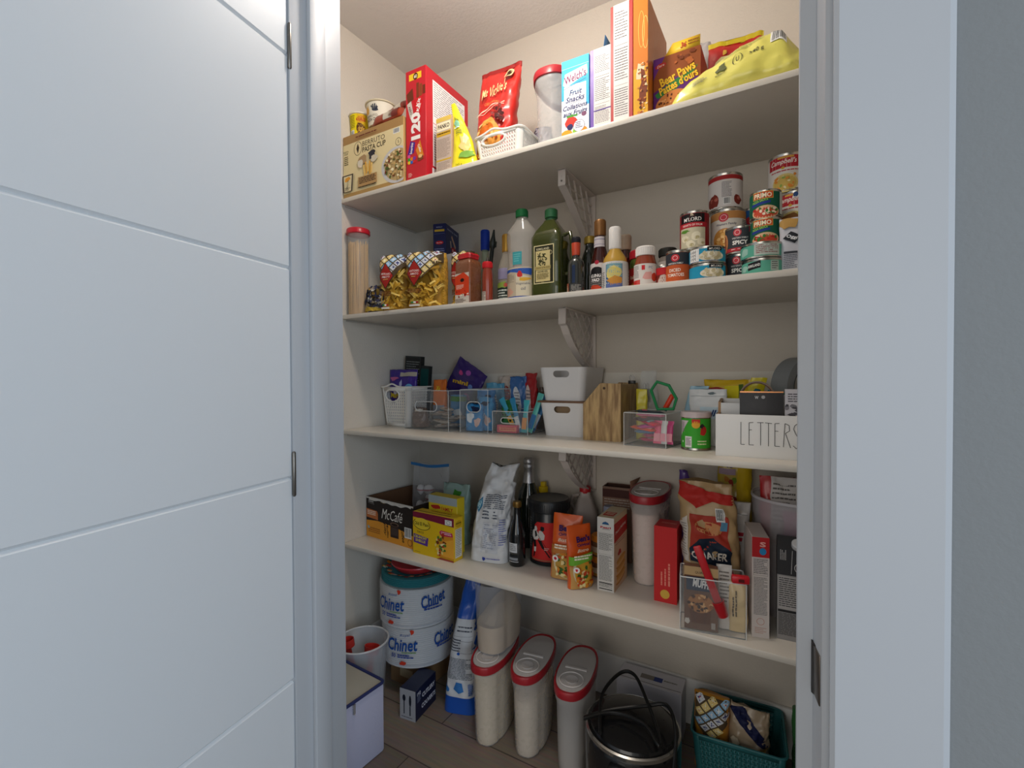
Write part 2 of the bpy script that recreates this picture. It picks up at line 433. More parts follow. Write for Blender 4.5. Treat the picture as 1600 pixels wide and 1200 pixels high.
# floor of wood-look planks
def floormat():
    m = bpy.data.materials.new('plank_floor'); m.use_nodes = True; nt = m.node_tree; b = nt.nodes['Principled BSDF']
    tc = nt.nodes.new('ShaderNodeTexCoord'); br = nt.nodes.new('ShaderNodeTexBrick')
    br.inputs['Color1'].default_value = hexc('#8d7f72'); br.inputs['Color2'].default_value = hexc('#7a6d61'); br.inputs['Mortar'].default_value = hexc('#4a423b')
    br.inputs['Scale'].default_value = 1; br.inputs['Brick Width'].default_value = .9; br.inputs['Row Height'].default_value = .15; br.inputs['Mortar Size'].default_value = .002
    nz = nt.nodes.new('ShaderNodeTexNoise'); mp = nt.nodes.new('ShaderNodeMapping'); mp.inputs['Scale'].default_value = (3, 40, 1)
    nt.links.new(tc.outputs['Object'], mp.inputs['Vector']); nt.links.new(mp.outputs['Vector'], nz.inputs['Vector']); nz.inputs['Scale'].default_value = 3
    mx = nt.nodes.new('ShaderNodeMix'); mx.data_type = 'RGBA'; mx.blend_type = 'MULTIPLY'; mx.inputs['Factor'].default_value = .5
    nt.links.new(tc.outputs['Object'], br.inputs['Vector']); nt.links.new(br.outputs['Color'], mx.inputs[6]); nt.links.new(nz.outputs['Color'], mx.inputs[7])
    nt.links.new(mx.outputs[2], b.inputs['Base Color']); b.inputs['Roughness'].default_value = .5
    return m
fm = floormat()
b = MB(); b.box(-.12, -4.2, -.05, 3.6, DEP + .1, 0, fm); struct(b.build('floor'), 'brown wood plank floor')
# baseboard and the pale painted strips on the back wall
solid('baseboard_back', .001, DEP - .014, 0, XR, DEP, .143, white, 'white baseboard along the back wall', .003)
solid('baseboard_left', 0, -.495, 0, .014, DEP - .014, .143, white, None, .003)
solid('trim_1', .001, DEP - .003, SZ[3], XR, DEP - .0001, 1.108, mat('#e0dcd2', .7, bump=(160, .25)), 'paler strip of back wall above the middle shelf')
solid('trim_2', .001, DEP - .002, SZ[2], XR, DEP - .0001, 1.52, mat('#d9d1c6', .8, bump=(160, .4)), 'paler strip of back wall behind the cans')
# doorway wall and jambs
gray = mat('#808486', .8, bump=(200, .25))
XL = .604; XJ = 1.4267
solid('wall_front', -.12, WF, 0, XL - .025, WY, CEIL, gray)
solid('wall_hall', XJ + .06, WF, 0, 3.6, WY, 2.6, gray, 'grey hallway wall right of the doorway')
b = MB(); b.box(XL - .025, WF, 2.07, XJ + .06, WY, 2.6, gray); struct(b.build('wall_above_doorway'))
# left jamb with its stop
b = MB(); b.box(XL - .02, WF, 0, XL, WY, 2.05, trimw, .001); b.box(XL, -.577, 0, XL + .012, -.542, 2.05, trimw, .002)
struct(b.build('trim_3'), 'white left door jamb with door stop')
# right jamb: its rebate runs slightly inwards to the stop
b = MB()
prof = [(XJ, WF), (XJ - .0065, -.577), (XJ - .0205, -.574), (XJ - .0215, -.571), (XJ - .0200, -.542), (XJ - .004, -.540), (XJ - .001, WY), (XJ + .02, WY), (XJ + .02, WF)]
b.prism(prof, lambda u, v, k: (u, v, k), 0, 2.05, trimw); struct(b.build('trim_4', angle=15), 'white right door jamb with door stop')
# casings
def casing(x0, x1, name, label):
    b = MB(); pts = [(x0, WF + .001), (x0, WF - .012), (x0 + .004, WF - .015), (x1 - .006, WF - .015), (x1 - .001, WF - .011), (x1, WF + .001)]
    b.prism(pts, lambda u, v, k: (u, v, k), 0, 2.13, trimw); return struct(b.build(name, angle=20), label)
casing(XJ + .006, XJ + .093, 'trim_5', 'flat white door casing on the right')
casing(XL - .093, XL - .006, 'trim_6', None)
b = MB(); b.box(XL, WF, 2.05, XJ, WY, 2.07, trimw); b.box(XL - .093, WF - .015, 2.055, XJ + .093, WF, 2.14, trimw, .003); struct(b.build('trim_7'))
# the strike plate on the right jamb
t = thing('strike_plate', 'dark metal latch strike plate on the right door jamb', 'strike plate', (XJ - .0065, -.5775, .792))
sm = mat('#6b635c', .35, .9); b = MB()
b.box(-.0012, -.030, -.025, .0006, .003, .025, sm, .0008, M=Matrix.Rotation(R(10.5), 4, 'Z')); b.build('plate', t)
b = MB(); rings = []
for i in range(9):
    a = i / 8; zz = -.026 + .052 * a; bow = .011 * S_(math.pi * a)
    rings.append([(-.0015, .001, zz), (-.0015, -.006, zz), (.0035, -.013 - bow * .25, zz), (.0045, -.012 - bow * .25, zz), (0, -.004, zz), (0, .001, zz)])
b.loft(rings, mat('#3a3531', .4, .8)); b.build('curved_lip', t)
# the open door with routed grooves
door = bpy.data.objects.new('door_1', None); C.objects.link(door); door.location = (.600, -.612, 0); door.rotation_euler = (0, 0, R(-90 + 10.7))
door['kind'] = 'structure'; door['label'] = 'white slab door with horizontal grooves standing open at the left'
b = MB(); DW, DT, DH = .762, .035, 2.03
gz = [.15, .530, .909, 1.297, 1.687]
g = .0045; dp = .004
# local: x along the door away from the hinge, +y faces the pantry opening
zs = [.01]
for q in gz: zs += [q - g, q, q + g]
zs.append(DH)
ys = [0]
for q in gz: ys += [0, -dp, 0]
ys.append(0)
front = [(y, z) for y, z in zip(ys, zs)]
poly = front + [(-DT, DH), (-DT, .01)]
b.prism(poly, lambda u, v, k: (k, u, v), .003, DW, mat('#dde2e6', .42))
o = b.build('door_slab', door, angle=20)
for q in (.11, .877, 1.665):
    hb = MB(); hm = mat('#77746f', .35, .9)
    hb.lathe([(.002, q - .003), (.0036, q), (.0036, q + .078), (.002, q + .081)], hm, 14, c=(-.0005, .0030))
    hb.build('hinge', door)
# shelves
for i, z in enumerate(SZ[1:]):
    b = MB(); b.box(.001, 0, z - TH, XR - .001, DEP, z, shelfm, .002)
    o = b.build('shelf'); tag(o, ['top white shelf, bearing cereal boxes and snack bags', 'second white shelf, bearing pasta, bottles and cans', 'middle white shelf, bearing bins and the letters box', 'lowest white shelf, bearing coffee box, flour and oats bag'][i], 'shelf', 'white pantry shelves')
    # cleats on the left wall
    b = MB(); b.box(0.0002, .02, z - TH - .006, .004, DEP - .01, z - TH - .0002, mat('#b9b2a8', .8)); struct(b.build('trim_%d' % (10 + i)))
# lattice brackets
brm = mat('#d6cdc6', .4)
def bracket(z, label, sty):
    t = thing('shelf_bracket', label, 'bracket', (.800, 0, z - TH), 0, 'white lattice shelf brackets')
    y0, y1 = .15, DEP - .0035; H = .20 if sty else .19
    b = MB(); b.box(-.013, y1 - .004, -H - .002, .013, y1, 0, brm, .001); b.build('wall_plate', t)
    b = MB(); b.box(-.013, y0, -.004, .013, y1, -.0002, brm, .001); b.build('top_plate', t)
    def ol(n, off=0):
        pts = [(y0, 0), (y0, -.05)]
        for i in range(n + 1):
            a = i / n
            pts.append((y0 + .012 + (y1 - y0 - .035) * a, -.055 - (H - .055) * (a ** (1.15 if sty else .8)) - (.0 if sty else .012 * S_(math.pi * a))))
        pts.append((y1 - .004, -H)); return pts
    pts = ol(10); b = MB()
    for (ya, za), (yb, zb) in zip(pts, pts[1:]):
        d = Vector((0, yb - ya, zb - za)); L = d.length; a = math.atan2(d.z, d.y)
        M = Matrix.Translation((0, (ya + yb) / 2, (za + zb) / 2)) @ Matrix.Rotation(a, 4, 'X')
        b.box(-.012, -L / 2 - .001, 0, .012, L / 2 + .001, .005, brm, 0, M=M)
    b.build('front_rim', t)
    b = MB()
    def low(y):
        for (ya, za), (yb, zb) in zip(pts[1:], pts[2:]):
            if ya <= y <= yb and yb > ya: return za + (zb - za) * (y - ya) / (yb - ya)
        return -H
    def bar(p, q):
        (ya, za), (yb, zb) = p, q; seg = 24; run = []
        for i in range(seg + 1):
            y = ya + (yb - ya) * i / seg; zz = za + (zb - za) * i / seg
            if y0 <= y <= y1 and low(y) <= zz <= 0: run.append((0, y, zz))
        if len(run) > 1: b.tube([run[0], run[-1]], .0032, brm, 4)
    if sty:
        for k in range(1, 6): bar((y0, -.036 * k), (y1, -.036 * k))
        for k in range(8): bar((y0 - .16 + .05 * k, 0), (y0 - .16 + .05 * k + .12, -.25))
    else:
        for k in range(-2, 9): bar((y0 - .2 + .05 * k, 0), (y0 + .05 + .05 * k, -.25)); bar((y0 - .05 + .05 * k, 0), (y0 - .30 + .05 * k, -.25))
    b.build('lattice', t)
    return t
bracket(SZ[1], 'white lattice bracket holding the top shelf behind the green oil bottle', 1)
bracket(SZ[2], 'white lattice bracket under the second shelf, above the stacked white bins', 0)
bracket(SZ[3], 'white lattice bracket under the middle shelf, mostly above the black tub', 0)
# warm ceiling lamp inside the pantry, just in front of the shelves
t = thing('ceiling_lamp', 'flush warm ceiling lamp in front of the shelves', 'lamp', (.80, -.29, CEIL))
b = MB(); b.lathe([(.09, -.001), (.09, -.02), (.0, -.02)], mat('#eeeae4', .4), 40); b.build('lamp_base', t)
b = MB(); b.lathe([(.0, -.150), (.03, -.147), (.058, -.125), (.068, -.095), (.058, -.055), (.04, -.021)], mat('#ffd9b0', .5, emit=4), 40); b.build('lamp_shade', t)
ld = bpy.data.lights.new('pantry_bulb', 'POINT'); ld.energy = 12.5; ld.color = (1, .925, .85); ld.shadow_soft_size = .05
lo = bpy.data.objects.new('pantry_bulb', ld); C.objects.link(lo); lo.location = (.80, -.29, CEIL - .205)
# ================================================================ top shelf
Z1 = SZ[1]
def f(d, w, h):
    k = '#3a2a1c'
    d.rect(0, 0, w, h, '#d8c294'); d.rect(0, h - .030, w, h, '#a98453'); d.rect(0, 0, w, .018, '#b08d55')
    d.rect(0, .018, w, h - .030, '#e0cf9f')
    d.ring(.075, h - .056, .020, .024, .0018, k); d.poly([(.075, h - .075), (.068, h - .055), (.075, h - .038), (.082, h - .055)], k)
    d.txt('BERRUTO', .152, h - .046, .108, .017, k); d.txt('PASTA CUP', .154, h - .067, .112, .018, k, bold=.02)
    d.bars(.245, h - .050, .275, h - .033); d.ring(.268, h - .080, .013, .013, .0015, k); d.txt('5', .268, h - .080, .006, .010, k)
    d.txt('PASTA', .015, h - .055, .026, .006, k); d.txt('CUP', .015, h - .063, .020, .006, k); d.fine(.004, h - .105, .026, h - .072, 5, k)
    d.ell(.262, .068, .072, .060, '#c6c4c4', 40); d.ell(.266, .068, .062, .052, '#b89d6b', 40)
    d.specks(.205, .018, w, .12, 120, .0055, ['#e3cf9d', '#caa76a', '#8c6a3c', '#55622f', '#7a2f22', '#efe2bd'], (.264, .068, .058, .048))
    d.blob(.100, .118, .022, .016, '#a98a63'); d.blob(.092, .108, .014, .012, '#d9d0bd'); d.blob(.150, .128, .018, .014, '#34323a', 14, .4); d.blob(.160, .112, .018, .011, '#cfc4ad')
    for q in range(5): d.line(.108 + q * .010, .100 + (q % 2) * .008, .114 + q * .008, .060 + (q % 3) * .006, .006, '#e0a63a' if q % 2 else '#efc36a')
    d.rect(.080, .028, .172, .062, '#b18d5c'); d.fine(.086, .036, .166, .058, 4, k, .6); d.fine(.080, .022, .170, .028, 1, k)
    d.poly([(.004, .022), (.050, .022), (.056, .082), (-.0, .082)], '#4a4038'); d.poly([(.010, .024), (.044, .024), (.049, .078), (.006, .078)], '#d9cda6')
    d.blob(.026, .066, .014, .008, '#dd9a35'); d.txt('PASTA', .027, .049, .028, .008, k, rot=80); d.fine(.012, .026, .04, .038, 4, k)
    d.fine(.070, h - .024, .21, h - .016, 1, '#6b2a20')
carton('pasta_cup_case', 'kraft and cream case reading Berruto Pasta Cup at the left end of the top shelf', 'box', (.004, .012), Z1, .290, .24, .222, 0, '#b8935c', front=f)
def cup(name, label, x, y, z, r0, r1, h, rot, base, draw, rim='#e9e2cf'):
    t = thing(name, label, 'cup', (x, y, z), rot)
    b = MB(); b.lathe([(r0, 0), (r0, .002), (r1, h - .004)], asm(base), 44); b.build('paper_cup', t)
    b = MB(); b.lathe([(r1, h - .006), (r1 + .0035, h - .004), (r1 + .0035, h), (r1 - .001, h + .001), (r1 - .002, h - .003), (0, h - .003)], asm(rim), 44); b.build('rim_lid', t)
    if draw:
        d = D(rev([(r0, 0), (r1, h)], r0=r1), .008, seed=4); draw(d, r1, h); d.done('printed_label', t)
def f(d, r, h):
    d.rect(-.10, .002, .012, h - .006, '#e8d21a'); d.rect(.012, .002, .05, h - .006, '#d9b21c'); d.blob(.030, h - .022, .018, .014, '#c95a2a'); d.blob(.030, .040, .018, .020, '#5a3416'); d.blob(.028, .036, .012, .010, '#e2b24a')
    d.bars(-.022, .010, .000, .034, False); d.fine(-.020, .040, .004, h - .012, 8, '#7a7410'); d.txt('CUP', .02, .070, .022, .010, '#b6301f')
cup('noodle_cup', 'yellow noodle cup standing on the pasta case, left of the cream cup', .026, .070, Z1 + .222, .030, .036, .096, 10, '#e8d21a', f)
def f(d, r, h):
    d.rect(-.12, .002, .12, .030, '#9c7a49'); d.blob(-.02, h - .030, .015, .014, '#e3a645', 12, .4); d.blob(.018, h - .026, .017, .010, '#2e3444', 14, .4)
    for q in range(3): d.line(-.03 + q * .008, h - .016, -.026 + q * .007, h - .044, .004, '#e8b65a')
    d.txt('BERRUTO', .0, h - .052, .055, .008, '#4a3626'); d.txt('PASTA CUP', .0, h - .064, .060, .010, '#30231b', .02); d.fine(-.03, .008, .03, .026, 4, '#3a2a1c')
cup('pasta_cup', 'large cream pasta cup with a tan base on top of the pasta case', .118, .085, Z1 + .222, .040, .052, .112, 0, '#e3dcc9', f, '#cfc3a4')
cup('noodle_cup', 'plain olive green cup beside the pantry wall on the pasta case', -.0 + .036, .150, Z1 + .222, .028, .033, .085, 0, '#a7a486', None, '#c7c4ab')
def bar(name, label, x, y, z, L, w, th, rz, cols, tilt=0, group=None, rx=0):
    t = thing(name, label, 'snack bar', (x, y, z), rz, group); t.rotation_euler = (R(rx), R(tilt), R(rz))
    b = MB(); n = 24; rings = []
    rg = random.Random(int(abs(x) * 5000))
    for i in range(n + 1):
        a = i / n; e = min(1, min(a, 1 - a) * 7 + .06); W = w / 2 * (.85 + .15 * e); H = th / 2 * e
        rings.append([((a - .5) * L + rg.uniform(-.0008, .0008), W * C_(q) + rg.uniform(-.0006, .0006), th / 2 + H * S_(q) + rg.uniform(-.0007, .0007)) for q in [2 * math.pi * k / 14 for k in range(14)]])
    b.loft(rings, mat(cols[0], .3, coat=.3)); b.build('wrapper', t)
    b = MB()
    for q in cols[1:]:
        u0 = rg.uniform(-.35, .1) * L; L2 = rg.uniform(.15, .4) * L
        b.grid(lambda s_, v_: (u0 + s_ * L2, (v_ - .5) * w * .9, th / 2 + th / 2 * S_(math.acos(max(-1, min(1, (v_ - .5) * 1.8 / 1)))) + .0012), 6, 8, mat(q, .35))
    if len(cols) > 1: b.build('printed_patch', t)
    return t
bar('wafer_bar', 'dark red wrapped bar, upper of two on the pasta case', .222, .062, Z1 + .2235 + .050, .120, .034, .020, -4, ('#8a3324', '#c9bfae'), -8, rx=62)
bar('wafer_bar', 'dark red wrapped bar lying lower, with a clear end, on the pasta case', .212, .038, Z1 + .2235 + .018, .135, .040, .024, 3, ('#97391f', '#6a1f18', '#c9bfae'), -3, rx=64)
# --- chocolate bar box, stood on end
def f(d, w, h):
    wt = '#ece7e2'
    d.rect(.015, h - .035, w - .018, h - .014, '#e8c02e'); d.ell(w / 2, h - .025, .010, .011, '#4a2513'); d.txt('60', w / 2, h - .025, .012, .011, '#f0e6d0', .02)
    d.poly([(.004, h - .075), (.030, h - .060), (.034, h - .098), (.010, h - .105)], '#6a3420'); 
    for q in range(3): d.rect(.046 + q * .013, h - .098 + q * .004, .057 + q * .013, h - .048 - q * .007, ['#7b3a22', '#8a4426', '#6d311d'][q])
    d.poly([(.032, h - .100), (.075, h - .092), (.066, h - .148), (.040, h - .142)], '#c62128'); d.txt('Kit', .054, h - .112, .026, .012, wt, .03, rot=70); d.txt('Kat', .055, h - .128, .026, .012, wt, .03, rot=70)
    d.poly([(.006, h - .108), (.024, h - .100), (.034, h - .150), (.020, h - .158)], '#c9c2b6'); d.txt('AERO', .020, h - .130, .030, .009, '#5a2416', .02, rot=-72)
    d.txt('120', .042, h - .185, .088, .040, wt, .05, rot=90)
    d.poly([(.006, .085), (.034, .092), (.040, .125), (.020, .132)], '#4b2a86'); d.txt('Smarties', .024, .108, .036, .010, wt, .02, rot=80)
    d.poly([(.042, .098), (.058, .062), (.076, .075), (.060, .128)], '#d5812a'); d.txt('Coffee', .058, .102, .028, .008, wt, .02, rot=-70); d.blob(.060, .070, .013, .010, '#7b4225'); d.blob(.062, .076, .008, .006, '#e0b57a')
    for q, cc in enumerate(['#e8c22e', '#2e62b8', '#cf2a2a', '#3b9a3a', '#e07b24', '#7a3a9a', '#d84c8a']): d.ell(.014 + (q % 3) * .011, .064 + (q // 3) * .010, .0065, .006, cc, 12)
    d.fine(.010, .014, .028, .028, 3, '#e9b9b0')
def g(d, w, h):
    d.rect(.034, .052, w - .022, h - .030, '#efeceb'); k = '#8f8a8a'
    d.fine(.040, h - .150, w - .028, h - .036, 16, k, .35); d.line(.036, h - .170, w - .024, h - .170, .002, '#c24a52'); d.fine(.040, .070, w - .028, h - .180, 14, k, .35)
    for q in (.07, .10, .13): d.line(.034 + q, h - .150, .034 + q, h - .04, .0006, '#b9b4b4')
    d.rect(.030, .010, .052, .045, '#efeceb')
carton('chocolate_bar_box', 'tall red box of 120 assorted chocolate bars standing on end', 'box', (.300, .018), Z1, .085, .235, .362, 1, '#c01f2c', front=f, side=g)
def f(d, w, h):
    d.rect(0, 0, w, h, '#c3b1a2'); d.rect(0, h - .014, w, h, '#d8b95a'); d.rect(.003, h - .042, w - .003, h - .016, '#efe3c2'); d.txt('PANKO', w / 2, h - .029, .046, .014, '#3b2a22', .03)
    d.rect(.002, h - .060, w - .002, h - .046, '#c9a02c'); d.fine(.004, h - .057, w - .004, h - .049, 1, '#4a3318'); d.fine(.004, .055, w - .004, h - .068, 18, '#8a786e', .35); d.rect(0, .045, w, .050, '#c9a63c'); d.fine(.004, .006, w - .004, .040, 8, '#8a786e', .35)
carton('breadcrumb_box', 'narrow tan panko breadcrumb box leaning by the red chocolate box', 'box', (.418, .030), Z1, .060, .10, .182, 0, '#b89d86', front=f)
# --- yellow peaked bag
def f(d, w, h):
    d.blob(w * .45, h * .66, .022, .010, '#8fcaa4'); d.txt('Ricola', w * .50, h * .73, .036, .010, '#2f6b4a', .02, rot=-12); d.rect(w * .2, h * .60, w * .62, h * .615, '#d8efe6'); d.fine(w * .3, h * .50, w * .7, h * .57, 3, '#5b6a38')
    d.blob(w * .72, h * .34, .024, .030, '#e6cf85', 14, .35); d.blob(w * .78, h * .42, .014, .018, '#f2e3b4', 12, .4); d.blob(w * .7, h * .2, .030, .010, '#7fb04e', 12, .3); d.txt('165 g', w * .42, h * .07, .024, .008, '#3f4420')
pouch('yellow_bag', 'bright yellow bag tapering to a peak beside the panko box', 'bag', .517, .050, Z1 + .001, .100, .222, .045, 4, '#efe02a', f, amp=.004, seed=2, topw=.14, prof=lambda v: (1 - v) ** .6, lean=(-.20, 0), sq=.7)
def f(d, w, h):
    d.rect(w * .2, h * .52, w * .75, h * .80, '#e9eef2'); d.ring(w * .45, h * .66, .010, .010, .002, '#c9302c'); d.txt('Q', w * .45, h * .66, .008, .010, '#2a2f55')
pouch('blue_pouch', 'blue pouch with a white panel behind the yellow bag', 'bag', .545, .245, Z1 + .001, .09, .285, .05, 0, '#1c62b8', f, amp=.004, seed=5, lean=(-.10, 0), topw=.5)
# --- white basket of chips
def hole_basket(name, label, x, y, z, w, d, h, rot, ncf, ncs, nr, arch, group=None, col='#ece8e1', taper=.012, hole=.44):
    t = thing(name, label, 'basket', (x, y, z), rot, group); m = mat(col, .45)
    def P_(side, a, v):      # side 0 front 1 right 2 back 3 left ; a 0..1
        k = 1 - (taper / (w / 2)) * (1 - v) ; W, Dp = w / 2 * (1 - taper * 2 / w * (1 - v)), d / 2 * (1 - taper * 2 / d * (1 - v)); r = .018
        if side == 0: return ((-W + r) + a * (2 * W - 2 * r), -Dp, v * h)
        if side == 1: return (W, (-Dp + r) + a * (2 * Dp - 2 * r), v * h)
        if side == 2: return ((W - r) - a * (2 * W - 2 * r), Dp, v * h)
        return (-W, (Dp - r) - a * (2 * Dp - 2 * r), v * h)
    b = MB(); v0, v1 = .08, .90
    for side in range(4):
        nc = ncf if side in (0, 2) else ncs
        hx, hz, hv = (.5, .70, .235) if side in (0, 2) else (9, 9, 1)
        def F(u, v): return P_(side, u, v)
        b.add([F(0, 0), F(1, 0), F(1, v0), F(0, v0)], [(0, 1, 2, 3)], m)
        for i in range(nc):
            for j in range(nr):
                a0, a1 = i / nc, (i + 1) / nc; c0, c1 = v0 + (v1 - v0) * j / nr, v0 + (v1 - v0) * (j + 1) / nr
                am, cm = (a0 + a1) / 2, (c0 + c1) / 2
                if arch and side == 0 and ((am - .40) / .30) ** 2 + ((cm - .78) / .16) ** 2 < 1: continue
                hw, hh = (a1 - a0) * hole / 2, (c1 - c0) * hole
                outer = [(a0, c0), (am, c0), (a1, c0), (a1, c1), (am, c1), (a0, c1)]
                inner = [(am - hw * .35, cm - hh), (am, cm - hh * 1.05), (am + hw * .35, cm - hh), (am + hw, cm + hh * .8), (am, cm + hh * .55), (am - hw, cm + hh * .8)]
                o = [F(*q) for q in outer] + [F(*q) for q in inner]
                b.add(o, [(k, (k + 1) % 6, 6 + (k + 1) % 6, 6 + k) for k in range(6)], m)
        b.add([F(0, v1), F(1, v1), F(1, 1), F(0, 1)], [(0, 1, 2, 3)], m)
    # rounded corners
    for k, (sx, sy) in enumerate(((1, -1), (1, 1), (-1, 1), (-1, -1))):
        def cr(a, v):
            W, Dp = w / 2 * (1 - taper * 2 / w * (1 - v)), d / 2 * (1 - taper * 2 / d * (1 - v)); r = .018
            an = -math.pi / 2 + k * math.pi / 2 + a * math.pi / 2
            return (sx * (W - r) + r * C_(an), sy * (Dp - r) + r * S_(an), v * h)
        b.grid(cr, 5, 6, m)
    W, Dp = w / 2 - taper, d / 2 - taper
    b.add([(-W, -Dp, .001), (W, -Dp, .001), (W, Dp, .001), (-W, Dp, .001)], [(0, 1, 2, 3)], m)
    o = b.build('woven_body', t); sd = o.modifiers.new('solid', 'SOLIDIFY'); sd.thickness = .0016; sd.offset = -1
    b = MB(); rim = [(q[0], q[1], h) for q in rrect(w + .003, d + .003, .02, 6)]
    if arch:
        out = []
        n_ = len(rim)
        for i_, q in enumerate(rim):
            r2 = rim[(i_ + 1) % n_]; out.append(q)
            if q[1] < 0 and r2[1] < 0 and abs(q[1] - r2[1]) < 1e-5 and abs(r2[0] - q[0]) > w * .5:
                for k_ in range(1, 16):
                    a_ = k_ / 16; out.append((q[0] + (r2[0] - q[0]) * a_, q[1], h + .012 * math.exp(-((a_ - .40) / .22) ** 2)))
        rim = out
    b.tube(rim, .0032, m, 8, True); b.build('rim', t)
    if arch:
        b = MB(); el = [(-w / 2 + .018 + (.40 + .31 * C_(a)) * (w - .036), -d / 2 - .0008 + taper * (1 - (.79 + .16 * S_(a))), h * (.79 + .16 * S_(a)) ) for a in [2 * math.pi * i / 32 for i in range(32)]]
        b.tube(el, .003, m, 8, True); b.build('handle', t)
    return t
hole_basket('storage_basket', 'small white pierced plastic basket holding a red chips bag on the top shelf', .640, .100, Z1, .168, .12, .088, 0, 15, 10, 7, True, 'white pierced plastic baskets')
def f(d, w, h):
    d.ell(w * .42, h * .26, w * .42, h * .20, '#d8a04e', 30); d.ell(w * .40, h * .32, w * .26, h * .10, '#c8641f', 20, 30); d.ell(w * .62, h * .24, w * .24, h * .08, '#e2a04a', 20, -35); d.ell(w * .30, h * .15, w * .22, h * .07, '#b8561c', 20, 20)
    d.specks(w * .1, h * .1, w * .8, h * .42, 26, .008, ['#f0c987', '#a8481a', '#dd8a33'])
    d.txt('Ms Vickie\'s', w * .50, h * .76, w * .64, h * .13, '#e2c08a', .01, .25, rot=8); d.txt('ORIGINAL', w * .52, h * .62, w * .4, .008, '#d98a4a'); d.line(w * .05, h * .55, w * .85, h * .60, .003, '#f0d8c0'); d.line(w * .05, h * .52, w * .85, h * .57, .002, '#f0d8c0')
    d.ell(w * .8, h * .90, .015, .016, '#d9b98a'); d.blob(w * .8, h * .9, .009, .009, '#3a2416'); d.specks(w * .55, h * .42, w * .85, h * .56, 14, .007, ['#4a1410', '#7a1c18'])
pouch('chips_bag', 'glossy red Ms Vickie\'s chips bag standing in the small white basket', 'bag', .592, .100, Z1 + .003, .135, .325, .075, 0, '#c42a22', f, amp=.009, seed=8, topw=1.12, botw=.8, lean=(.03, .03), fr=22, seal='#8c1a18', tilt=(-4, 0))
pouch('foil_bag', 'small silver and purple foil bag behind the white basket, left of the clear keeper', 'bag', .690, .250, Z1 + .001, .06, .180, .05, 10, '#8d8792', lambda d, w, h: d.specks(0, 0, w, h, 26, .006, ['#5d4a68', '#d6d2d8', '#3b3342']), amp=.010, seed=3, fr=60)
# --- keepers
KW, KD = .108, .245
def keeper(name, label, x, y, z, h, rot, level=None, content='#cdbb9b', group=None, w=KW, d=KD, lidface=True, mound=.02, notch=True, bodym=None):
    t = thing(name, label, 'food container', (x, y, z), rot, group)
    def ring(k, zz, ww=w, dd=d, n=44, nt=.0):
        out = []
        for i in range(n):
            a = 2 * math.pi * i / n; cx, sy = C_(a), S_(a)
            xx = (ww / 2) * (abs(cx) ** .8) * (1 if cx >= 0 else -1); yy = (dd / 2) * (abs(sy) ** .85) * (1 if sy >= 0 else -1)
            if nt and cx > .3: xx -= nt * math.exp(-((yy + dd * .28) / .006) ** 2)
            out.append((xx * k, yy * k, zz))
        return out
    bm_ = bodym or mat('#e3e2e1', .28, alpha=.34, spec=.6); nt = .006 if notch else 0
    b = MB(); prof = [(.80, 0), (.84, .006), (.86, .03), (.90, h * .6), (.92, h * .80), (.985, h * .86), (.985, h - .018)]
    b.loft([ring(k, zz, nt=nt if zz < h * .82 else 0) for k, zz in prof], bm_, (True, False)); b.build('clear_body', t)
    if level:
        b = MB(); m = mat(content, .9, bump=(900, .3), var=.04)
        ks = lambda zz: (.795 + .10 * (zz / (h * .8)) if zz < h * .8 else .895)
        rr = [ring(ks(zz), zz, nt=nt * 1.1) for zz in (.003, level * .35, level * .7, level)]
        rr.append([(q[0] * .6, q[1] * .6, level + mound * .7 + .05 * mound * 20 * q[1]) for q in ring(ks(level), level)]); rr.append([(q[0] * .1, q[1] * .1, level + mound) for q in ring(ks(level), level)])
        b.loft(rr, m); b.build('contents', t)
    red = mat('#a3222b', .35)
    b = MB(); b.loft([ring(1.0, h - .020), ring(1.03, h - .018), ring(1.04, h - .002), ring(1.02, h + .003), ring(.95, h + .002), ring(.94, h - .006)], red, (False, False)); lr = b.build('lid_rim', t)
    b = MB(); fr_ = mat('#c9c5c3', .35, alpha=.80)
    b.loft([ring(.95, h - .003), ring(.93, h + .002), ring(.6, h + .0035), ring(.05, h + .004)], fr_, (False, True)); b.build('lid_top', lr)
    b = MB(); b.tube([(.034 * C_(a) * w / KW, -d * .26 + .034 * S_(a), h + .005) for a in [i * math.pi / 14 for i in range(28)]], .0016, mat('#d9d5d3', .3), 6, True)
    b.lathe([(.018, h + .002), (.018, h + .006), (.015, h + .005), (0, h + .004)], mat('#bdb9b8', .3), 24, c=(0, -d * .26)); b.box(-w * .30, -.012, h + .003, w * .30, -.002, h + .0065, mat('#cfcbc9', .35), .001); b.build('pour_flap', lr)
    return t
keeper('cereal_keeper', 'tall clear cereal keeper with red rimmed lid on the top shelf, right of the chips', .789, .172, Z1, .240, 0, group=None, w=.128, d=.22, notch=True)
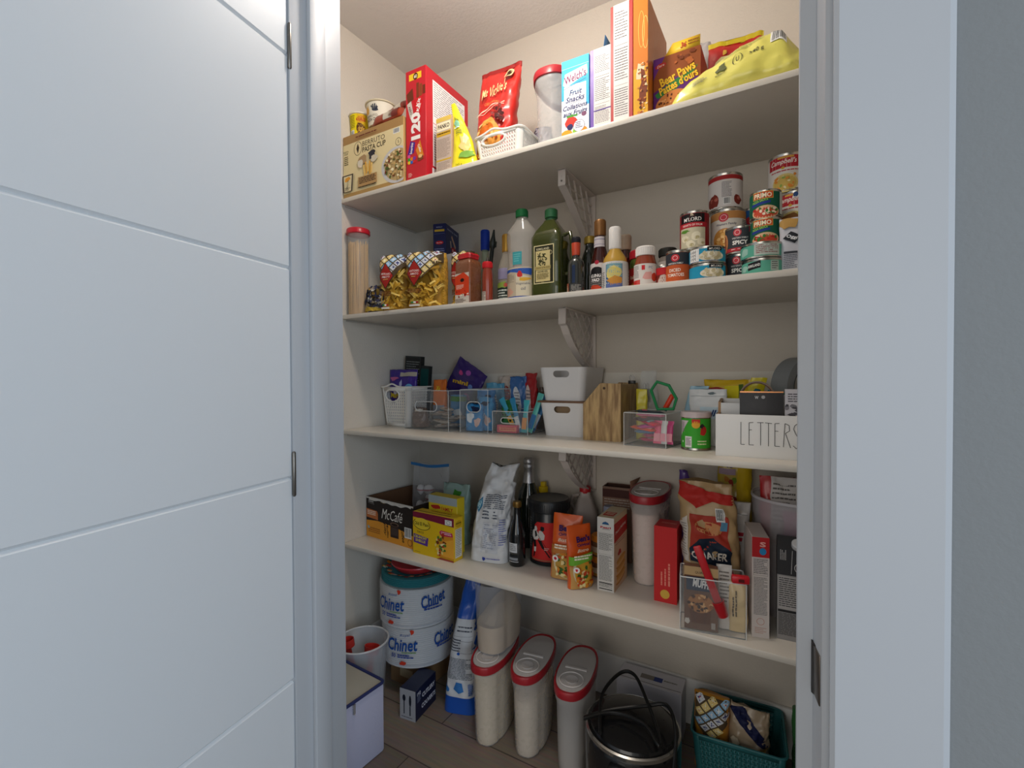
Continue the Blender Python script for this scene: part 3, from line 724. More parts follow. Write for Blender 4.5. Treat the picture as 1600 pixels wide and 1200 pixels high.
# --- fruit snack box
def f(d, w, h):
    b_ = '#27306b'
    d.rect(0, 0, w, h, '#f1f3f6'); d.rect(0, h - .070, w, h, '#3fb2e4'); d.rect(0, h * .5, .007, h - .02, '#3fb2e4'); d.rect(w - .008, h * .38, w, h, '#3fb2e4'); d.ell(.04, h * .62, .026, .012, '#d5edf8'); d.line(0, h - .022, w, h - .022, .001, '#bfe6f8')
    d.poly([(.004, h - .064), (.010, h - .036), (w - .006, h - .026), (w - .004, h - .050), (.012, h - .072)], '#f4f2f4'); d.txt("Welch's", w / 2, h - .049, .062, .022, '#7b1e58', .02, .1, rot=9)
    d.line(.006, h - .076, w - .008, h - .062, .001, b_)
    d.txt('Fruit', w * .52, h - .090, .036, .015, b_, .018, .25); d.txt('Snacks', w * .5, h - .107, .054, .015, b_, .018, .25); d.line(.02, h - .118, w - .015, h - .116, .0007, b_)
    d.txt('Collations', w * .5, h - .128, .070, .013, b_, .018, .25); d.txt('aux Fruits', w * .5, h - .144, .068, .013, b_, .018, .25); d.line(.015, h - .154, w - .012, h - .151, .0007, b_)
    d.ell(w - .014, .058, .007, .006, '#7a4a6a', 12); d.blob(.027, .044, .018, .016, '#d53a2c', 10, .15); d.blob(.030, .060, .014, .004, '#4a9a34', 12, .5); d.blob(.014, .014, .018, .013, '#f0a02c', 10, .1); d.blob(.055, .014, .018, .012, '#ef8f2a', 10, .1); d.blob(.024, .032, .009, .008, '#2b2c5e', 9, .1); d.blob(.040, .016, .008, .012, '#8fc23a', 9, .1)
    d.ell(.050, .030, .016, .016, '#f4f4f6'); d.ring(.050, .030, .016, .016, .001, '#555a7a'); d.fine(.040, .022, .060, .040, 4, b_)
carton('fruit_snack_box', 'light blue and white Welch\'s fruit snacks box on the top shelf', 'box', (.857, .028), Z1, .078, .17, .212, 1, '#46b4e6', front=f, rough=.6)
def nutri(c1, x0, x1, k='#3f3b44', accents=()):
    def g(d, w, h):
        d.rect(x0, 0, w - x1, h, '#e5e1dd'); a = x0 + .003; e = w - x1 - .003
        d.fine(a, h * .70, e, h - .02, 10, k, .3); d.line(a, h * .66, e, h * .66, .001, '#222222'); d.fine(a, h * .36, e, h * .63, 12, k, .3); d.line(a, h * .33, e, h * .33, .0006, '#222222'); d.fine(a, .02, e, h * .30, 12, k, .3)
        for q, cc in accents: d.rect(x0, h * q, w - x1, h * q + .003, cc)
        d.line(x0 + (w - x0 - x1) * .6, h * .36, x0 + (w - x0 - x1) * .6, h * .62, .0004, '#777777')
    return g
t = carton('open_snack_box', 'open box with purple edge and white nutrition panel between two tall boxes', 'box', (.938, .030), Z1, .056, .16, .215, 0, '#6a48a8', front=nutri(1, .010, .0, accents=((.25, '#6a5a9a'),)), open_top='#9c7348')
b = MB(); b.add([(-.028, .079, .214), (.028, .079, .214), (.016, .079, .30), (-.016, .079, .30)], [(0, 1, 2, 3)], mat('#a87848', .8)); b.add([(.028, -.05, .214), (.028, .075, .214), (.027, .060, .272), (.027, -.03, .272)], [(0, 1, 2, 3)], mat('#8d6238', .8)); b.add([(-.028, .075, .214), (-.028, .0, .214), (-.018, .01, .31), (-.018, .07, .31)], [(0, 1, 2, 3)], mat('#3c6f9c', .6)); o = b.build('card_flap', t); sd = o.modifiers.new('s', 'SOLIDIFY'); sd.thickness = .0012
carton('cereal_box', 'tall red edged cereal box showing its white nutrition side', 'box', (.9945, .027), Z1, .058, .20, .305, 0, '#b03330', front=nutri(1, .008, .010))
def f(d, w, h):
    d.rect(0, 0, w, h, '#cf7a2c'); d.rect(0, 0, w, h * .42, '#dda52e'); d.ring(.020, h - .08, .008, .045, .0015, '#e8b95c'); d.ring(.030, h - .09, .008, .04, .0015, '#f0c873')
    d.blob(.018, h * .38, .010, .022, '#e9d3ae', 12, .3); d.blob(.026, h * .25, .010, .05, '#7a3a20', 14, .35); d.specks(.012, .01, w, h * .45, 40, .0035, ['#a8542a', '#e8cfa0', '#5a2c18', '#c9823f'])
carton('granola_box', 'orange box end with nuts, just left of the Bear Paws box', 'box', (1.0540, .026), Z1, .036, .20, .300, 0, '#c0702a', front=f)
# --- cookie box
def f(d, w, h):
    y_ = '#edc12f'
    d.rect(0, 0, w, h, '#5a2372'); f0 = d.fn; d.fn = lambda u, v, k: f0(u, v + .034, k); h -= .034; d.poly([(0, h), (w, h), (w, h * .42), (w * .5, h * .55), (0, h * .35)], '#8c4a22'); d.poly([(0, h), (w * .25, h), (.0, h * .6)], '#6a2f86')
    d.ell(.018, h - .020, .014, .006, '#b32a26', 16, 10); d.txt('Dare', .018, h - .020, .018, .006, '#f2e6d8', 0, .3, rot=10)
    d.poly([(.004, h * .30), (.035, h * .44), (w - .006, h * .66), (w - .012, h * .58), (.05, h * .28), (.010, h * .22)], '#2f7a3a')
    d.txt('Bear Paws', w * .52, h * .585, .088, .024, '#4a1c12', .05, rot=16); d.txt('Bear Paws', w * .515, h * .59, .086, .023, y_, .03, rot=16)
    d.txt("Pattes d'ours", w * .54, h * .43, .096, .023, '#4a1c12', .05, rot=16); d.txt("Pattes d'ours", w * .535, h * .435, .094, .022, y_, .03, rot=16)
    d.ell(w * .40, h * .10, .040, .026, '#c47a3c', 30, 14); d.specks(.01, .0, w * .75, h * .3, 34, .0032, ['#4a2412', '#5c2e16', '#e0a468'], (w * .40, h * .10, .036, .022))
    d.specks(w * .4, h * .70, w * .95, h * .95, 8, .006, ['#a85c2c', '#74381a'])
t = carton('cookie_box', 'purple and brown Bear Paws cookie box with yellow lettering', 'box', (1.092, .072), Z1, .113, .12, .163, 0, '#5c2676', front=f, side=lambda d, w, h: d.rect(0, 0, w, h, '#a01f22'))
b = MB(); b.add([(-.028, -.059, .1635), (.055, -.059, .1635), (.055, -.056, .192), (-.010, -.056, .192)], [(0, 1, 2, 3)], mat('#edc12f', .5)); o = b.build('raised_flap', t); sd = o.modifiers.new('s', 'SOLIDIFY'); sd.thickness = .0008
dd = D(lambda u, v, k: (u, -.0602 - k + (v - .163) * .1, v)); dd.txt('36', .016, .178, .014, .014, '#b8352a', .02, .2); dd.fine(.027, .171, .052, .185, 2, '#8c5a1c'); dd.done('printed_flap', t)
pouch('clear_snack_bag', 'crinkled clear and grey bag behind the cookie box on the top shelf', 'bag', 1.130, .300, Z1 + .001, .13, .310, .06, 0, '#b5b0b2', None, amp=.012, seed=14, fr=30, m=mat('#c2bcbc', .3, alpha=.75))
def f(d, w, h):
    d.blob(w * .35, h * .8, .03, .02, '#e9dfa0', 12, .3); d.specks(w * .2, h * .55, w * .8, h * .95, 12, .010, ['#e2b54c', '#d8c23a', '#b57a2a'])
pouch('red_chips_bag', 'red and yellow snack bag behind the big yellow bag', 'bag', 1.262, .275, Z1 + .001, .14, .265, .06, 4, '#b8231f', f, amp=.008, seed=15, seal='#c9b322')
# --- big yellow bag lying on its side
t = thing('yellow_snack_bag', 'big pale yellow 340 g bag slumped across the right end of the top shelf', 'bag', (1.30, .040, Z1 + .001), 0)
def pw(x, pts):
    for (a, p), (b_, q) in zip(pts, pts[1:]):
        if x <= b_: return p + (q - p) * max(0, (x - a)) / (b_ - a)
    return pts[-1][1]
def YB(a, v, k=0):
    """a angle round the bag; v 0..1 along it, left to right"""
    x = -.160 + v * .33
    H = pw(x, ((-.160, .006), (-.150, .028), (-.09, .068), (-.014, .112), (.03, .128), (.075, .124), (.098, .085), (.125, .045), (.17, .010)))
    Dp = pw(x, ((-.160, .004), (-.14, .018), (-.09, .024), (0, .052), (.09, .055), (.17, .010))); yc = pw(x, ((-.16, 0), (-.09, 0), (0, .026), (.17, .03)))
    c, s = C_(a), S_(a)
    y = yc - Dp * (abs(c) ** .75) * (1 if c >= 0 else -1); z = H / 2 + H / 2 * (abs(s) ** .7) * (1 if s >= 0 else -1)
    p = Vector((x * 14, y * 20 + 3, z * 18)); n = noise.noise(p) * .007 + noise.noise(p * 2.6) * .005 + abs(noise.noise(p * 1.3 + Vector((5, 5, 5)))) * .006
    n *= min(1, z / .012)
    y -= (n + k) * (1 if c >= 0 else -1) - (z / .12) ** 1.5 * .020
    return (x + n * .3, y, max(z + n * .4, .0006 * (1 + v)))
b = MB(); b.loft([[YB(2 * math.pi * i / 56, j / 48) for i in range(56)] for j in range(49)], mat('#e3dc6c', .3, coat=.35, sss=0)); b.build('bag_film', t, angle=75)
def fn(u, v, k):   # u along 0..0.36, v height fraction 0..1
    a = math.asin(max(-1, min(1, (abs(2 * v - 1) ** (1 / .7)) * (1 if v >= .5 else -1)))); return YB(a, u / .33, k)
d = D(fn, .008, gap=.0018, step=.0001); k = '#4b4d33'
d.txt('340 g', .188, .60, .028, .10, k, .01); d.ring(.150, .60, .010, .11, .0018, k); d.txt('U', .150, .60, .006, .09, k, .02); d.bars(.215, .66, .246, .93); d.blob(.118, .60, .010, .10, '#6a6f4a', 12, .4); d.fine(.104, .42, .132, .48, 2, k); d.fine(.055, .50, .088, .66, 3, '#9a9a8a'); d.fine(.120, .80, .20, .88, 2, '#9aa25a')
d.done('printed_label', t)
# ================================================================ second shelf
Z2 = SZ[2]
# spaghetti canister
t = thing('spaghetti_canister', 'tall clear spaghetti canister with a red lid, leftmost on the second shelf', 'canister', (.040, .045, Z2))
b = MB(); b.lathe([(.036, 0), (.038, .003), (.038, .298)], mat('#dcd8d2', .25, alpha=.25, spec=.6), 40); b.build('clear_body', t)
b = MB(); b.lathe([(.0385, .290), (.0415, .292), (.0415, .306), (.039, .310), (0, .309)], mat('#c02030', .3), 40); b.build('red_lid', t)
b = MB(); rg = random.Random(3)
sm_ = mat('#d9ae6c', .6, var=.08)
for i in range(190):
    a = rg.uniform(0, 6.283); r = .0345 * math.sqrt(rg.uniform(.25, 1)); a2 = a + rg.uniform(-.12, .12); L = rg.uniform(.245, .262)
    b.tube([(r * C_(a), r * S_(a), .004), (r * C_(a2), r * S_(a2), .004 + L)], .0013, sm_, 4)
o = b.build('spaghetti', t); o['kind'] = 'stuff'
# pasta bags with patterned tops
def penne(d, u0, v0, u1, v1, n, seed):
    cs = ['#e0b84e', '#d3a43a', '#ecca6c', '#b98a2c', '#c8982f']
    d.rect(u0, v0, u1, v1, '#a87c28')
    for i in range(n):
        u, v = d.rng.uniform(u0 + .006, u1 - .006), d.rng.uniform(v0 + .006, v1 - .004); a = d.rng.uniform(-1.3, 1.3); L = d.rng.uniform(.010, .016)
        d.line(u - L * C_(a), v - L * S_(a), u + L * C_(a), v + L * S_(a), .0062, cs[i % 5])
        if i % 2: d.line(u - L * C_(a), v - L * S_(a) + .001, u + L * C_(a), v + L * S_(a) + .001, .0009, '#8a6420')
def tile_top(d, w, h, v0, flip, diag=.9):
    pts = [(0, h - .002), (w, h - .002), (w, v0 + .055), (w * .52, v0), (0, v0 + .045)]
    d.poly(pts, '#5a4a36'); s = .0165
    cols = [('#dfe2e8', '#2c3f86'), ('#9cc6e6', '#e9eef2'), ('#e7cf86', '#f4ecd0')]
    for i in range(-1, 12):
        for j in range(-6, 8):
            cu = (i + j) * s * .98; cv = h - .012 - (i - j) * s * .82 - .01
            if not (0.004 < cu < w - .004) or cv > h - .006: continue
            lim = v0 + (.045 * (1 - cu / (w * .52)) if cu < w * .52 else .055 * (cu - w * .52) / (w * .48))
            if cv < lim + .008: continue
            bc, fc = cols[(i * 2 + j * 3) % 3]; q = s * .80
            d.poly([(cu - q, cv), (cu, cv - q * .84), (cu + q, cv), (cu, cv + q * .84)], bc, False); 
            for a in (0, 90): d.ell(cu, cv, q * .55, q * .16, fc, 10, a + 0, False)
            d.ell(cu, cv, q * .2, q * .2, '#c24a2c' if (i + j) % 2 else fc, 8, 0, False)
    d.h += d.step * 3
def pasta(cu):
    def f(d, w, h):
        penne(d, 0, .002, w, h * .72, 95, 1); tile_top(d, w, h, h * .50, False)
        c_ = w * cu; m = h * .60
        d.poly([(c_ - .030, m), (c_, m - .044), (c_ + .030, m), (c_, m + .044)], '#3c2f22'); d.poly([(c_ - .027, m), (c_, m - .040), (c_ + .027, m), (c_, m + .040)], '#a52a24')
        d.txt('ANTONIO', c_, m + .006, .036, .007, '#efe2da', .01); d.txt('AMATO', c_, m - .004, .030, .007, '#efe2da', .01); d.fine(c_ - .01, m - .016, c_ + .01, m - .011, 1, '#e0b060')
        d.fine(w * .15, h * .24, w * .55, h * .33, 3, '#6b3d20', .6); d.rect(w * .25, h * .07, w * .32, h * .10, '#3a8a4a', False); d.rect(w * .32, h * .07, w * .39, h * .10, '#efe9df', False); d.rect(w * .39, h * .07, w * .46, h * .10, '#b52c2c'); d.rect(w * .2, .003, w * .5, h * .05, '#dfd7cc')
    return f
flat = lambda v: (1 - max(0, (v - .82) / .18) ** 2 * .75)
pouch('penne_bag', 'bag of penne with blue and cream patterned top, left of the two front pasta bags', 'bag', .220, .066, Z2 + .001, .104, .190, .065, 16, '#c99a3c', pasta(.36), m=mat('#c99a3c', .4, var=.45, coat=.2), amp=.003, seed=21, prof=flat, sq=.5, group=None)
pouch('penne_bag', 'wider bag of penne with red diamond label, right of the other front pasta bag', 'bag', .350, .070, Z2 + .001, .128, .184, .065, 16, '#c99a3c', pasta(.34), m=mat('#c99a3c', .4, var=.45, coat=.2), amp=.003, seed=22, prof=flat, sq=.5)
pouch('penne_bag', 'shaded bag of patterned pasta tucked behind the tall brown sauce carton', 'bag', .436, .165, Z2 + .001, .080, .195, .04, 10, '#8a8a3a', pasta(.30), amp=.003, seed=23, prof=flat, sq=.5)
def f(d, w, h): d.specks(0, 0, w, h, 90, .007, ['#3b3e58', '#b8a893', '#8a7a5c', '#d7d2c6', '#52506a', '#a8843c']); d.rect(0, .006, w, .020, '#b89a3a'); d.poly([(0, .03), (.022, .03), (.022, .085), (0, .085)], '#23283a')
pouch('pasta_packet', 'low crumpled dark patterned packet between spaghetti canister and pasta bags', 'bag', .128, .072, Z2 + .001, .085, .105, .07, 0, '#6a6258', f, amp=.009, seed=25, fr=50, sq=.7)
# white box with the dark blue pasta box on top
def f(d, w, h): d.bars(.050, h - .070, .080, h - .020, False); d.fine(.005, h - .09, .04, h - .05, 4, '#8a8f9a')
carton('plain_carton', 'white carton with a barcode standing behind the pasta bags', 'box', (.215, .240), Z2, .115, .15, .232, 0, '#d9d5cf', front=f)
def f(d, w, h):
    d.rect(.006, h - .030, w - .006, h - .022, '#d9b23a'); d.ell(w / 2, h * .42, .016, .007, '#c9252f', 20); d.txt('Barilla', w / 2, h * .42, .022, .005, '#f4e9e9'); d.fine(.006, .008, w - .006, .030, 3, '#8d97c8', .4); d.txt('BARILLA', w / 2, h - .013, .024, .004, '#b8c0e0'); d.line(.004, h - .038, w - .004, h - .038, .0006, '#8d97c8')
def g(d, w, h):
    d.txt('PASTA TIME', w * .5, h - .018, w * .75, .006, '#c9cee0'); d.line(w * .42, h * .72, w * .72, h * .42, .012, '#c9a183'); d.line(w * .34, h * .55, w * .38, h * .35, .008, '#d8c0aa'); d.ell(w * .62, h * .28, .030, .015, '#b8242c', 24, -10); d.txt('Barilla', w * .62, h * .28, .040, .012, '#f6eaea', .01, .15, rot=-10); d.specks(w * .3, .006, w * .9, h * .2, 18, .006, ['#c9a14a', '#a8541c', '#e0c884'])
carton('lasagne_box', 'dark blue Barilla pasta box lying on top of the white carton', 'box', (.222, .245), Z2 + .232, .052, .135, .124, 16, '#1b2456', front=f, side=g)
pouch('blue_pack', 'bright blue packet end showing left of the dark blue pasta box', 'bag', .165, .300, Z2 + .001, .07, .238, .04, 10, '#1e3f9c', None, amp=.006, seed=27, topw=.8)
# brown sauce carton with crumpled red cap
t = thing('sauce_pouch_bottle', 'square brown sauce bottle with orange red label and crumpled red cap', 'bottle', (.512, .070, Z2), -8)
b = MB(); mb_ = mat('#7a4a30', .28, coat=.4)
b.loft([[(x * k, y * k, z) for x, y in rrect(.066, .058, .008)] for k, z in ((.96, 0), (1, .004), (1, .128), (.93, .138), (.60, .150))], mb_); b.build('brown_body', t)
b = MB(); rg = random.Random(8); b.loft([[(x * k + rg.uniform(-.0015, .0015), y * k + rg.uniform(-.0015, .0015), z + rg.uniform(-.001, .001)) for x, y in rrect(.058, .050, .008)] for k, z in ((.80, .144), (.96, .147), (.92, .152), (.98, .157), (.86, .163))], mat('#b8222a', .35)); b.build('red_cap', t)
dd = D(lambda u, v, k: (u - .033, -.029 - k, v)); dd.rect(.003, .002, .063, .100, '#c8bfb4'); dd.poly([(.003, .035), (.063, .028), (.063, .085), (.04, .102), (.003, .092)], '#d0401f'); dd.ell(.034, .078, .009, .006, '#231a18', 8); dd.fine(.008, .050, .040, .064, 4, '#f0d0c0'); dd.specks(.01, .025, .06, .045, 16, .004, ['#c0261e', '#e9e0d0', '#7a2016']); dd.fine(.006, .006, .05, .020, 3, '#6a5a50'); dd.done('printed_label', t)
# bottles
dark = mat('#14170f', .08, coat=.6); brownl = mat('#3a1712', .1, coat=.5)
bottle('wine_bottle', 'tall bottle with long blue neck sleeve behind the brown sauce bottle', .448, .262, Z2, [(.028, 0), (.030, .004), (.030, .140), (.026, .165), (.0135, .195), (.0125, .235)], mat('#9aa88a', .1, alpha=.5), (.0155, .228, .300), '#1d3a9c')
t = thing('pour_spout', 'black plastic pour spout tool leaning beside the blue necked bottle', 'pour spout', (.475, .225, Z2), -20, rot=(0, R(7), 0))
b = MB(); b.lathe([(.007, 0), (.007, .22), (.010, .225), (.012, .24), (.006, .262), (.003, .285)], mat('#1d2420', .4), 16); b.build('stem', t)
b = MB(); b.box(-.002, -.002, .225, .016, .002, .245, mat('#1d2420', .4), .001); b.build('thumb_tab', t)
bottle('hot_sauce_bottle', 'slim red brown hot sauce bottle with a red cap', .590, .062, Z2, [(.015, 0), (.0165, .003), (.0165, .085), (.0135, .112)], mat('#8a3420', .2, coat=.4), (.0155, .108, .128), '#c4242a', 0,
       lambda d, r, z: (d.rect(-.014, .002, .004, .036, '#b9aca0'), d.fine(-.013, .004, .003, .034, 6, '#4a3a34')), extra=lambda t: (lambda q: (q.lathe([(.006, .128), (.003, .140), (.0015, .143)], mat('#2a2422', .4), 12), q.build('nozzle', t)))(MB()))
bottle('vinegar_bottle', 'gold capped clear bottle with a dark label beside the big oil bottle', .605, .150, Z2, [(.026, 0), (.028, .004), (.028, .110), (.024, .135), (.0125, .170), (.0115, .200)], mat('#b9b0a0', .1, alpha=.45), (.0135, .175, .232), mat('#b38a3c', .35, .6), 0,
       lambda d, r, z: (d.rect(-.03, .010, .03, .060, '#26332e'), d.fine(-.02, .018, .02, .052, 4, '#d8ddd4', .5), d.blob(.0, .066, .02, .010, '#8aa046', 12, .4), d.ell(.012, .066, .006, .006, '#c83a4a'), d.rect(-.018, .085, .018, .120, '#8a84a0')), liquid=(mat('#8a8570', .1), .07, .002))
def oilprint(d, r, z):
    d.rect(-.085, .004, .085, .102, '#b9ac96'); d.poly([(-.085, .098), (-.085, .084), (-.02, .090), (.085, .070), (.085, .098)], '#2f57a8'); d.poly([(.0, .082), (.085, .064), (.085, .012), (.0, .014)], '#cfc6ae'); d.blob(.012, .080, .008, .010, '#c9302c', 10, .2); d.txt('Vegetable', .022, .052, .044, .009, '#3b3f5c', 0, .1); d.txt('oil', .022, .038, .014, .010, '#3b3f5c', 0, .1)
    d.fine(-.042, .056, -.006, .082, 6, '#8d8474', .4); d.blob(-.025, .030, .016, .012, '#c99a86', 10, .3); d.rect(-.085, .004, .085, .016, '#254a9a'); d.fine(-.02, .006, .03, .013, 1, '#dfe2ee'); d.blob(.03, .066, .018, .006, '#d9a83a', 10, .3)
    d.rect(-.012, .110, .018, .148, '#3f9aa0'); d.fine(-.008, .116, .014, .142, 4, '#6db8ba')
bottle('oil_bottle', 'large clear oil bottle with a green cap and blue banded label', .688, .105, Z2, [(.040, 0), (.043, .005), (.043, .100), (.041, .104), (.042, .150), (.0455, .195), (.043, .215), (.018, .250), (.0165, .262)], mat('#cfc9bf', .12, alpha=.34, spec=.7), (.0185, .258, .282), '#1f6a3a', 0, oilprint, None, sx=1.08, sy=.85, liquid=(mat('#c9b464', .1, alpha=.7), .045, .003))
def oliveprint(d, w, h):
    k = '#2a2a1c'
    d.rect(.012, .042, .076, .152, '#d8cc9a'); d.rect(.0145, .0445, .0735, .1495, k); d.rect(.018, .048, .064, .146, '#cbbb84')
    d.rect(.018, .136, .064, .146, k); d.txt('KIRKLAND', .041, .141, .040, .006, '#e4dab0', .01)
    for i in range(26): d.ell(.026 + d.rng.uniform(0, .030), .098 + d.rng.uniform(-.012, .030), .0042, .0016, '#3a3c20', 8, d.rng.uniform(-70, 70))
    d.line(.024, .130, .048, .092, .0012, '#3a3020'); d.rect(.017, .082, .066, .092, '#b7a468'); d.txt('ORGANIC EXTRA VIRGIN', .0415, .0872, .044, .0042, k, .01); d.txt('OLIVE OIL', .041, .076, .034, .005, k, .01); d.fine(.022, .053, .060, .070, 4, '#6a5c34'); d.ring(.066, .128, .005, .006, .001, '#d8cc9a'); d.txt('2 L', .041, .046, .008, .003, '#d8cc9a')
t = thing('olive_oil_jug', 'large dark green olive oil jug with a green cap and cream framed label', 'bottle', (.787, .105, Z2), 0)
og = mat('#3a4018', .1, coat=.7)
b = MB(); b.loft([[(x * k, y * k2, z) for x, y in rrect(.094, .094, .014)] for k, k2, z in ((.95, .95, 0), (1, 1, .006), (1, 1, .042), (.985, .985, .046), (1, 1, .050), (1, 1, .150), (.985, .985, .156), (1, 1, .162), (.99, .99, .178), (.80, .80, .198), (.42, .42, .224), (.34, .34, .232))], og); b.build('green_body', t)
b = MB(); b.lathe([(.0155, .228), (.0155, .238), (.019, .240), (.019, .262), (.0165, .265), (0, .265)], mat('#1f5a34', .4), 30); b.build('cap', t)
b = MB(); b.tube([(.042, 0, .185), (.060, 0, .190), (.066, 0, .16), (.066, 0, .10), (.058, 0, .075), (.044, 0, .072)], .006, og, 10); b.build('handle', t)
dd = D(lambda u, v, k: (u - .045, -.047 - k, v), gap=.0006); oliveprint(dd, .09, .2); dd.done('printed_label', t)
bottle('balsamic_bottle', 'small dark bottle with an orange neck wrap and black cap', .884, .060, Z2, [(.021, 0), (.0235, .003), (.0235, .080), (.021, .092), (.010, .104), (.0095, .130)], mat('#2a2d2a', .1, coat=.6), (.0125, .142, .158), '#26262c', 0,
       lambda d, r, z: (d.rect(-.030, .002, -.012, .030, '#8a4a36'), d.blob(-.022, .014, .007, .010, '#b9a28a'), d.rect(-.008, .002, .028, .028, '#3a3b3c'), d.fine(-.004, .006, .024, .024, 5, '#b8b4ac', .35), d.rect(-.001, .030, .007, .078, '#1f2f4c')),
       extra=lambda t: (lambda q: (q.lathe([(.0105, .108), (.0115, .112), (.0125, .142)], mat('#c4472a', .4), 24), q.build('neck_wrap', t)))(MB()))
bottle('soy_bottle', 'dark bottle with a brass cap behind the orange necked bottle', .876, .185, Z2, [(.026, 0), (.028, .004), (.028, .120), (.015, .155), (.013, .175)], dark, (.0165, .170, .192), mat('#a58a3a', .35, .5))
bottle('kung_pao_bottle', 'tall kung pao sauce bottle with a copper cap and dark label', .940, .098, Z2, [(.024, 0), (.026, .003), (.026, .080), (.024, .098), (.0155, .130), (.0145, .165)], brownl, (.0155, .162, .206), mat('#8a6238', .4, .5), 0,
       lambda d, r, z: (d.rect(-.03, .004, .03, .084, '#cfc6c2'), d.rect(-.03, .004, .03, .058, '#1c1a1c'), d.ell(-.002, .060, .020, .014, '#1c1a1c'), d.txt('KUNG', -.004, .050, .030, .009, '#f0ecea', .03), d.txt('PAO', -.004, .038, .022, .009, '#f0ecea', .03), d.blob(-.004, .014, .018, .012, '#c8462c', 12, .2), d.ell(0, .086, .006, .006, '#a02438'), d.rect(-.03, .130, .03, .158, '#c9c2c4'), d.line(-.03, .137, .03, .137, .001, '#5a5a8a'), d.line(-.03, .151, .03, .151, .0015, '#5a5a8a')), lab=None)
bottle('dressing_bottle', 'squat yellow dressing bottle with a tall white cap', .990, .075, Z2, [(.032, 0), (.034, .003), (.034, .070), (.030, .088), (.015, .112), (.013, .150)], mat('#b8923a', .15, coat=.4), (.0155, .113, .172), '#e9e6e2', 0,
       lambda d, r, z: (d.rect(-.06, .002, .06, .076, '#c9c8c6'), d.rect(-.014, .002, .030, .072, '#2f5a86'), d.rect(-.012, .036, .028, .070, '#7aa6b0'), d.blob(.008, .046, .018, .018, '#d9c86a', 12, .25), d.blob(.010, .026, .017, .012, '#c0873a', 12, .3), d.rect(-.012, .004, .028, .018, '#5a6aa0'), d.fine(-.030, .006, -.018, .050, 9, '#5a5a5a'), d.txt('Dressing', .008, .062, .024, .006, '#efe3b0', 0, .2)))
bottle('sauce_bottle', 'brown sauce bottle with a speckled tan cap behind the yellow dressing', .985, .180, Z2, [(.023, 0), (.025, .003), (.025, .095), (.0155, .125), (.014, .145)], brownl, (.0170, .135, .178), mat('#b09a84', .5, var=.2), 0, lambda d, r, z: (d.rect(-.03, .02, .04, .075, '#7a5a50'), d.fine(-.02, .03, .03, .07, 5, '#cbb8ae')))
bottle('relish_jar', 'green and red relish jar with a red lid behind the white lidded jar', 1.034, .150, Z2, [(.024, 0), (.026, .003), (.026, .085), (.022, .098)], mat('#5a6a2a', .2, coat=.4), (.0255, .096, .120), '#b02430', 0, lambda d, r, z: (d.rect(-.05, .005, .05, .070, '#b8302a'), d.txt('Relish', -.01, .045, .022, .010, '#efe0c0', .02, .2), d.blob(.0, .02, .02, .012, '#c97a2c')))
bottle('jam_jar', 'red jam jar with a white lid and white label at the shelf front', 1.072, .072, Z2, [(.025, 0), (.028, .004), (.028, .062), (.024, .076), (.022, .084)], mat('#8a3a22', .15, coat=.4), (.0245, .083, .107), '#e6e2de', 0,
       lambda d, r, z: (d.rect(-.06, .006, .06, .060, '#d8d2cc'), d.rect(-.06, .006, -.006, .020, '#c8302c'), d.fine(-.028, .024, -.010, .056, 9, '#6a6a6a'), d.rect(-.002, .044, .006, .056, '#c0252c'), d.txt('PC', .020, .050, .010, .006, '#2c5a9a'), d.blob(.014, .030, .013, .010, '#d9a09a', 12, .3), d.blob(.030, .026, .008, .010, '#c2402c', 10, .2)))
bottle('spice_jar', 'short glass jar with a black lid at the back, right of the white lidded jar', 1.105, .175, Z2, [(.022, 0), (.024, .003), (.024, .090), (.020, .102)], mat('#9a9086', .2, alpha=.7), (.0240, .100, .122), '#2a2a26', 0, lambda d, r, z: (d.rect(-.04, .03, .04, .085, '#b9b2aa'), d.blob(0, .055, .014, .010, '#7a5a4a', 10, .3)), liquid=(mat('#8a6a50', .8), .085, .002))
# cans
def mk(p, q): return p, q
def f(d, r, h): d.rect(-.05, .006, .05, h * .55, '#7a2a22'); d.rect(-.05, h * .55, .05, h - .007, '#b8242a'); d.blob(.0, h * .3, .014, .012, '#c9b8ae', 10, .3)
can('small_can', 'small red can in the front row, left of the diced tomatoes', 1.118, .078, Z2, .022, .054, 0, '#b8242a', f)
def f(d, r, h):
    d.rect(-.06, .006, .06, h * .56, '#c4592c'); d.rect(-.06, h * .56, .06, h - .007, '#33363c'); d.ell(0, h * .76, .010, .009, '#c9303c'); d.ring(0, h * .76, .006, .0055, .001, '#f0d8d8')
    d.txt('WESTERN FAMILY', 0, h * .60, .038, .004, '#e9e6e2', .01); d.txt('DICED', -.001, h * .40, .028, .008, '#f2e6da', .02); d.txt('TOMATOES', .0, h * .26, .042, .008, '#f2e6da', .02)
can('diced_tomato_can', 'dark and orange can of diced tomatoes at the shelf front', 1.155, .066, Z2, .030, .082, -4, '#c4592c', f)
def f(d, r, h): d.rect(-.08, .006, .08, h - .007, '#7d1f26')
can('support_can', 'dark red can under the M\'Lord asparagus can', 1.178, .150, Z2, .036, .096, 0, '#7d1f26', f, group=None)
